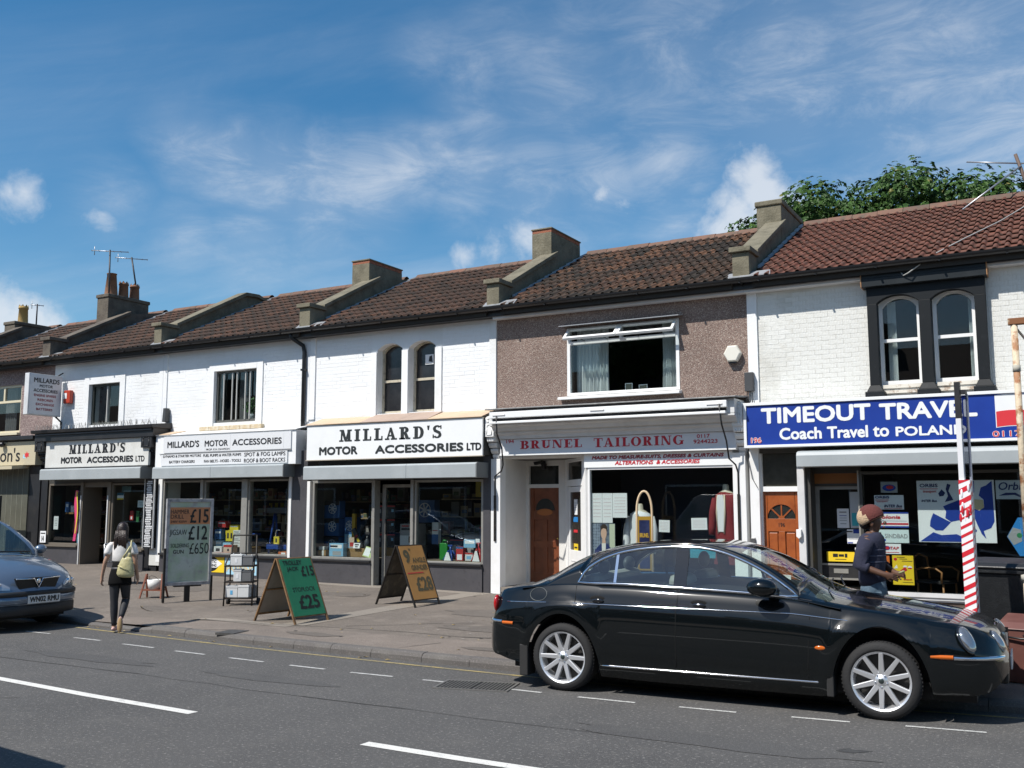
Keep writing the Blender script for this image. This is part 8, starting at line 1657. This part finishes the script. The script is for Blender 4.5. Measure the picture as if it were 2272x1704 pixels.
BKC = M('black_cloth', (.004, .004, .0045), .9, spec=.2); LEG = M('charcoal_tights', (.022, .023, .027), .7, var=(3, (.05, .052, .06), .5, .75))
ringloft([(0, 0, .66, .175, .125), (0, 0, .70, .178, .13), (0, 0, .80, .165, .122), (0, 0, .90, .135, .102), (0, 0, .99, .118, .09)]).build('high_waisted_shorts', BKC, wm)
ringloft([(0, 0, .875, .143, .108), (0, 0, .905, .139, .105)]).build('belt', M('grey_belt', (.05, .05, .055), .5), wm)
for s, kn, an in ((-1, (-.075, 0, .44), (-.065, .015, .10)), (1, (.075, .10, .46), (.065, -.095, .215))):
    hip = (s*.078, 0, .70)
    P_ = []
    for i in range(15):
        t_ = i/14
        if t_ < .5: u = t_*2; a, b, ra, rb = hip, kn, .088, .058
        else: u = (t_-.5)*2; a, b, ra, rb = kn, an, .058, .036
        rr_ = ra + (rb-ra)*u + (.008*math.sin(u*3.14) if t_ >= .5 else 0); P_.append(((a[0]+(b[0]-a[0])*u, a[1]+(b[1]-a[1])*u, a[2]+(b[2]-a[2])*u), rr_))
    MB().tube([p[0] for p in P_], [p[1] for p in P_], 16).build('leggings', LEG, wm)
PSH = M('pink_shoe', (.52, .33, .30), .6); SOLE = M('tan_sole', (.42, .28, .14), .8)
m_ = MB(); m_.ell((-.065, .055, .055), .042, .115, .034, 16, 8); m_.build('shoe', PSH, wm); m_ = MB(); m_.ell((0, 0, 0), .042, .034, .112, 16, 8); m_.xf(Matrix.Translation((.065, -.12, .125))); m_.build('shoe', PSH, wm); m_ = MB(); m_.ell((.065, -.142, .12), .038, .02, .105, 16, 8); m_.build('sole', SOLE, wm)
HR = M('dark_brown_hair', (.020, .010, .007), .42, bump=(60, .5))
hm = ringloft([(0, .0, 1.12, .03, .012), (0, -.035, 1.16, .085, .035), (0, -.03, 1.24, .105, .055), (0, -.012, 1.32, .10, .075), (0, .012, 1.40, .092, .098), (0, .02, 1.46, .086, .10), (0, .022, 1.51, .066, .078), (0, .022, 1.535, .03, .035)], 22); hm.build('hair', HR, wm)
rr = random.Random(6)
for k_ in range(16):
    x = rr.uniform(-.085, .085); MB().tube([(x*.8, -.07, 1.42), (x, -.082, 1.30), (x*1.05 + rr.uniform(-.01, .01), -.075, 1.18), (x + rr.uniform(-.02, .02), -.06, 1.05 + rr.uniform(0, .1))], [.016, .018, .013, .003], 7).build('hair_strand', HR, wm)
# face on the far side
m_ = MB(); m_.ell((0, .112, 1.425), .013, .018, .022, 10, 8); m_.build('nose', SKN, wm)
for s in (-1, 1): MB().ell((s*.028, .098, 1.44), .012, .008, .007, 10, 6).build('eye', M('eye_white', (.6, .6, .58), .3), wm)
MB().ell((0, .104, 1.385), .022, .007, .007, 10, 6).build('mouth', M('lip', (.40, .14, .12), .5), wm)
bagm = M('cream_leather_bag', (.50, .46, .25), .45, var=(7, (.40, .36, .18), .45, .7), bump=(14, .5))
bag = thing('shoulder_bag', 'cream leather shoulder bag with knotted strap on the woman', 'bag', (-11.84, 9.62, 0), R(35)); bag.scale = (.9, .9, 1.0)
m_ = MB(); m_.loft([[(.10 + c[0] + c[3]*math.cos(2*math.pi*i/22), -.155 + c[1] + c[4]*math.sin(2*math.pi*i/22), c[2]) for i in range(22)] for c in ((.04, 0, .77, .06, .03), (.03, 0, .785, .12, .05), (.02, 0, .83, .135, .062), (.02, 0, .93, .115, .055), (.03, 0, 1.02, .085, .035), (.035, 0, 1.06, .06, .016))], 0, True, True, True, True); m_.build('pouch', bagm, bag)
MB().tube([(.17, -.16, 1.04), (.175, -.12, 1.16), (.16, -.05, 1.27), (.15, .03, 1.285), (.16, .09, 1.2), (.2, .12, 1.0), (.19, -.05, .95), (.15, -.14, .98)], .012, 8).build('strap', bagm, bag)
MB().tube([(.08, -.175, 1.05), (.13, -.165, 1.12), (.17, -.14, 1.2)], .014, 8).build('strap', bagm, bag); MB().ell((.165, -.155, 1.08), .03, .022, .035, 10, 8).build('knot', bagm, bag); MB().tube([(.02, -.215, .94), (.10, -.222, .90), (.18, -.212, .86)], .008, 6).build('seam', bagm, bag)

# man in the striped knitted hat, walking right behind the dark saloon; local +x is his front
mn = thing('person', 'man in a navy jumper and knitted maroon and cream hat behind the saloon', 'person', (-1.86, 10.62, pz(-1.86, 10.6)), R(-6))
zt = 1.60
J = {'pel': (0, 0, .86, .10, .13), 'waist': (.0, 0, 1.0, .10, .13), 'chest': (-.01, 0, 1.20, .115, .15), 'sh': (0, 0, 1.33, .08, .12), 'neck': (.02, 0, 1.39, .052), 'nk2': (.035, 0, 1.43, .05), 'head': (.05, 0, 1.50, .082, .07), 'top': (.04, 0, 1.56, .07, .06),
     'nsh': (-.0, -.17, 1.31, .052), 'nel': (-.06, -.235, 1.07, .042), 'nwr': (.16, -.20, .99, .030), 'fsh': (0, .17, 1.31, .052), 'fel': (.02, .23, 1.07, .042), 'fwr': (.20, .06, .99, .030),
     'nhip': (0, -.085, .82, .085), 'nkn': (.06, -.09, .46, .06), 'nan': (-.10, -.09, .09, .042), 'nhe': (-.13, -.09, .04, .035), 'nto': (.03, -.10, .03, .03), 'fhip': (0, .085, .82, .085), 'fkn': (.10, .09, .46, .06), 'fan': (.14, .09, .09, .042), 'fhe': (.11, .09, .04, .035), 'fto': (.27, .10, .03, .03)}
E_ = [('pel', 'waist'), ('waist', 'chest'), ('chest', 'sh'), ('sh', 'neck'), ('neck', 'nk2'), ('nk2', 'head'), ('head', 'top'), ('sh', 'nsh'), ('nsh', 'nel'), ('nel', 'nwr'), ('sh', 'fsh'), ('fsh', 'fel'), ('fel', 'fwr'), ('pel', 'nhip'), ('nhip', 'nkn'), ('nkn', 'nan'), ('nan', 'nhe'), ('nhe', 'nto'), ('pel', 'fhip'), ('fhip', 'fkn'), ('fkn', 'fan'), ('fan', 'fhe'), ('fhe', 'fto')]
wrist_key['n'] = 'nwr'; wrist_key['f'] = 'fwr'
fingers(J, E_, 'n', J['nwr'][:3], None, (1, .35, -.25), (0, .2, 1), (.1, 1, -.3), .075, .017, .009); fingers(J, E_, 'f', J['fwr'][:3], None, (1, -.4, -.1), (0, -.2, 1), (.1, -1, -.3), .075, .017, .009)
skin_mesh('body', J, E_, SKD, mn, 2, 'pel')
NV = M('navy_knit', (.020, .022, .045), .9, var=(10, (.028, .03, .055), .45, .7), bump=(40, .3)); JN = M('blue_jeans', (.06, .10, .14), .85, var=(7, (.14, .20, .25), .48, .72), bump=(30, .3))
ringloft([(-.01, 0, .87, .118, .165), (-.012, 0, .93, .128, .175), (-.01, 0, 1.05, .125, .172), (-.012, 0, 1.18, .138, .182), (-.008, 0, 1.28, .132, .205), (.0, 0, 1.345, .112, .185), (.006, 0, 1.375, .09, .13), (.018, 0, 1.395, .062, .068)], 26).build('jumper', NV, mn)
MB().tube([(0, -.17, 1.32), (-.035, -.20, 1.20), (-.066, -.235, 1.07), (.0, -.225, 1.045), (.02, -.222, 1.038)], [.075, .074, .066, .058, .054], 14).build('sleeve', NV, mn); MB().tube([(0, .17, 1.32), (.0, .205, 1.20), (.015, .232, 1.07), (.07, .19, 1.045)], [.075, .074, .066, .056], 14).build('sleeve', NV, mn)
for z in (1.10, 1.16, 1.22): ringloft([(-.011, 0, z, .1335 + (z-1.1)*.05, .1775 + (z-1.1)*.08), (-.011, 0, z + .007, .1345 + (z-1.1)*.05, .1785 + (z-1.1)*.08)], 26).build('jumper_stripe', M('pale_stripe', (.12, .13, .19), .9), mn)
ringloft([(0, 0, .72, .118, .165), (0, 0, .82, .125, .168), (0, 0, .925, .112, .158)], 24).build('trousers_seat', JN, mn)
for s, a, b, c in ((-1, (0, -.088, .80), (.06, -.09, .46), (-.10, -.09, .10)), (1, (0, .088, .80), (.10, .09, .46), (.14, .09, .10))): MB().tube([a, tuple((Vector(a)+Vector(b))/2), b, tuple((Vector(b)+Vector(c))/2), c], [.105, .095, .08, .075, .075], 16).build('trouser_leg', JN, mn)
for x in (-.03, .21):
    yy = -.09 if x < 0 else .09; MB().ell((x - .02, yy, .045), .135, .05, .045, 16, 8).build('shoe', BKC, mn)
HAT1 = M('maroon_knit', (.13, .035, .03), .95, bump=(90, .8)); HAT2 = M('cream_knit', (.55, .40, .26), .95, bump=(90, .8))
hat = MB(); n = 24; A = Matrix.Translation((-.005, 0, 1.548)) @ Matrix.Rotation(R(-28), 4, 'Y'); b0 = 0; rings = []
for i in range(13):
    a = -.42 + (math.pi/2 + .42)*i/12; rings.append([(.125*math.cos(a)*math.cos(2*math.pi*j/n)*1.08, .115*math.cos(a)*math.sin(2*math.pi*j/n), .125*math.sin(a)) for j in range(n)])
hat.loft(rings, 0, True, True, True, True); 
for i, f in enumerate(hat.f):
    cx_ = sum(hat.v[t][0] for t in f)/len(f); cz_ = sum(hat.v[t][2] for t in f)/len(f); hat.m[i] = 1 if cx_ + .25*cz_ < -.012 else 0
hat.xf(A); hat.build('knitted_hat', [HAT1, HAT2], mn)
MB().ell((-.06, 0, 1.475), .055, .075, .055, 14, 8).build('hair', M('black_hair', (.006, .005, .005), .8), mn)
MB().ell((.136, 0, 1.488), .018, .016, .020, 10, 8).build('nose', SKD, mn); MB().ell((.125, 0, 1.447), .012, .024, .010, 10, 6).build('mouth', M('dark_lip', (.10, .04, .035), .5), mn)
for s in (-1, 1): MB().ell((.112, s*.030, 1.510), .006, .010, .005, 10, 6).build('eye', M('eye_white', (.6, .6, .58), .3), mn); MB().ell((.03, s*.075, 1.48), .02, .012, .03, 10, 6).build('ear', SKD, mn)
bo = tag(MB().lathe([(0, 0), (.012, 0), (.012, .05), (.006, .06), (0, .06)], 10).build('wristband', M('olive_band', (.25, .25, .12), .6)), 'small olive object held in the hands of the man in the hat', 'held item'); bo.location = (-1.60, 10.52, pz(-1.8, 10.6) + 1.0); bo.rotation_euler = (0, 1.2, .4)

# ------------------------------------------------------------------ tree behind the roofs
tr_ = thing('chestnut_tree', 'dense dark green tree rising behind the red tiled roof', 'tree', (-3.8, 31.0, 0))
BARK = M('bark', (.10, .075, .055), .95, var=(6, (.05, .04, .03), .4, .7), bump=(20, .6))
m_ = MB(); m_.tube([(0, 0, 0), (.1, 0, 2.5), (.0, .1, 5), (.2, 0, 7.5), (.1, 0, 9.8)], [.42, .34, .28, .2, .06], 12); m_.build('trunk', BARK, tr_)
rt = random.Random(11)
for q in range(13):
    a = rt.uniform(0, 6.28); z = rt.uniform(4.5, 8.2); l_ = rt.uniform(2.2, 4.2); MB().tube([(.1, 0, z), (math.cos(a)*l_*.5, math.sin(a)*l_*.4, z + .8), (math.cos(a)*l_, math.sin(a)*l_*.8, z + 1.7)], [.14, .09, .03], 8).build('limb', BARK, tr_)
lobes = [(-5.35, 9.75, .85), (-4.75, 10.35, .95), (-3.85, 10.75, .95), (-3.1, 10.2, .9), (-2.75, 10.85, 1.0), (-1.75, 10.45, .9), (-.75, 10.95, 1.05), (.05, 10.95, .95), (.8, 10.3, .9), (1.5, 10.4, 1.0), (2.3, 10.15, .95), (3.1, 9.7, 1.0), (4.1, 9.3, 1.0), (5.0, 8.6, 1.0), (-5.4, 8.8, 1.1), (-4.3, 9.4, 1.25), (-2.6, 9.6, 1.4), (-.9, 9.7, 1.5), (.9, 9.3, 1.5), (2.5, 8.9, 1.5), (3.8, 8.2, 1.4), (-4.4, 8.2, 1.4), (-2.5, 8.2, 1.8), (0, 8.0, 2), (2.5, 7.6, 1.8), (-3.4, 7, 1.5), (3.2, 6.8, 1.4), (0, 6.6, 1.8)]
lm = [MB(), MB(), MB()]
for cx_, cz_, r_ in lobes:
    cy_ = rt.uniform(-.7, .7); 
    for layer in range(2):
        nlf = int(560*r_*r_) if layer == 0 else int(150*r_*r_)
        for i in range(nlf):
            a = rt.uniform(0, 6.283); b = math.asin(rt.uniform(-.75, 1)); rr_ = r_*(1 + .16*math.sin(a*3 + cx_*2) + .13*math.sin(b*5 + a*2 + cz_)) * (rt.uniform(.86, 1.06) if layer == 0 else rt.uniform(.45, .85))
            if layer == 0 and rt.random() < .03: rr_ *= rt.uniform(1.03, 1.15)
            n_ = Vector((math.cos(b)*math.cos(a), math.cos(b)*math.sin(a), math.sin(b))); c = Vector((cx_, cy_, cz_)) + Vector((n_.x*rr_*1.05, n_.y*rr_*1.2, n_.z*rr_*.86))
            up = (n_ + Vector((rt.uniform(-.5, .5), rt.uniform(-.5, .5), rt.uniform(-.2, .7)))).normalized(); u = up.orthogonal().normalized(); u.rotate(Matrix.Rotation(rt.uniform(0, 6.28), 3, up)); w_ = up.cross(u)
            s_ = rt.uniform(.095, .165); t_ = 0 if rt.random() < .62 else (1 if rt.random() < .93 else 2)
            tgt = lm[t_]
            for k_ in range(5):
                an = R(-80 + 40*k_); l2 = s_*(1 - .12*abs(k_-2)); d = u*math.cos(an) + w_*math.sin(an); e = (w_*math.cos(an) - u*math.sin(an))*l2*.26; dr = up*(-l2*.28)
                tgt.add([c, c + d*l2*.6 + e, c + d*l2 + dr, c + d*l2*.6 - e], [(0, 1, 2, 3)])
LF = lambda n, c, c2: M(n, c, .55, var=(1.6, c2, .4, .7), spec=.3)
cro = part('crown', tr_)
for k_, (nm, m) in enumerate((('foliage', LF('leaf_dark', (.040, .092, .018), (.028, .068, .014))), ('foliage', LF('leaf_mid', (.066, .135, .026), (.048, .105, .022))), ('foliage', LF('leaf_yellowed', (.20, .19, .045), (.14, .15, .035))))):
    o = lm[k_].build(nm, m, cro)
    b = m.node_tree.nodes['Principled BSDF']
    tag(o, kind='stuff')
def copy_tree(o, parent=None):
    c = o.copy(); COL.objects.link(c); c.parent = parent
    for ch in [q for q in COL.objects if q.parent == o]: copy_tree(ch, c)
    return c
t2 = copy_tree(tr_); t2.location = (-17.5, -12.5, 0); t2.rotation_euler = (0, 0, 1.4); t2['label'] = 'leafy tree across the road behind the photographer mirrored in the upper window'
# ------------------------------------------------------------------ terrace across the road, behind the photographer (seen in glass and paint)
OB = M('opposite_brick', (.12, .065, .045), .9, var=(4, (.08, .05, .035), .4, .7)); OR = M('opposite_roof', (.085, .055, .042), .9, var=(3, (.06, .04, .03), .4, .7)); OG = M('opposite_glass', (.03, .035, .04), .08)
for k_ in range(9):
    a = -90 + 12.0*k_; b = a + 11.99
    h = thing('terraced_house', ['first', 'second', 'third', 'fourth', 'fifth', 'sixth', 'seventh', 'eighth', 'ninth'][k_] + ' brick house of the row behind the photographer counted from the left', 'house', (a, -6.2, 0), 0, 'terrace behind the photographer')
    w_ = b - a; m_ = MB(); m_.box(0, w_, -7, 0, 0, 5.6); m_.build('wall', OB, h)
    m_ = MB(); m_.prism([(-7.3, 5.6), (.3, 5.6), (.3, 5.7), (-3.5, 8.0), (-7.3, 5.7)], 'x', 0, w_); m_.build('roof', OR, h); m_ = MB(); m_.box(w_ - .9, w_ - .1, -3.9, -3.1, 7.4, 9.0); m_.build('chimney', OB, h)
    for xa_, xb_, z0_, z1_ in ((.8, 2.2, 3.5, 5.0), (4.4, 5.8, 3.5, 5.0), (7.5, 8.9, 3.5, 5.0), (3.6, 6.0, .9, 2.5), (7.5, 10.5, .9, 2.5)):
        f_ = MB(); f_.box(xa_ - .08, xb_ + .08, 0, .05, z0_ - .08, z1_ + .08); o = f_.build('window', WHITE, h); MB().box(xa_, xb_, .051, .06, z0_, z1_).build('pane', OG, o)
    MB().box(1.0, 2.0, 0.0, .06, .12, 2.3).build('door', M('opposite_door', (.05, .08, .06), .5), h)
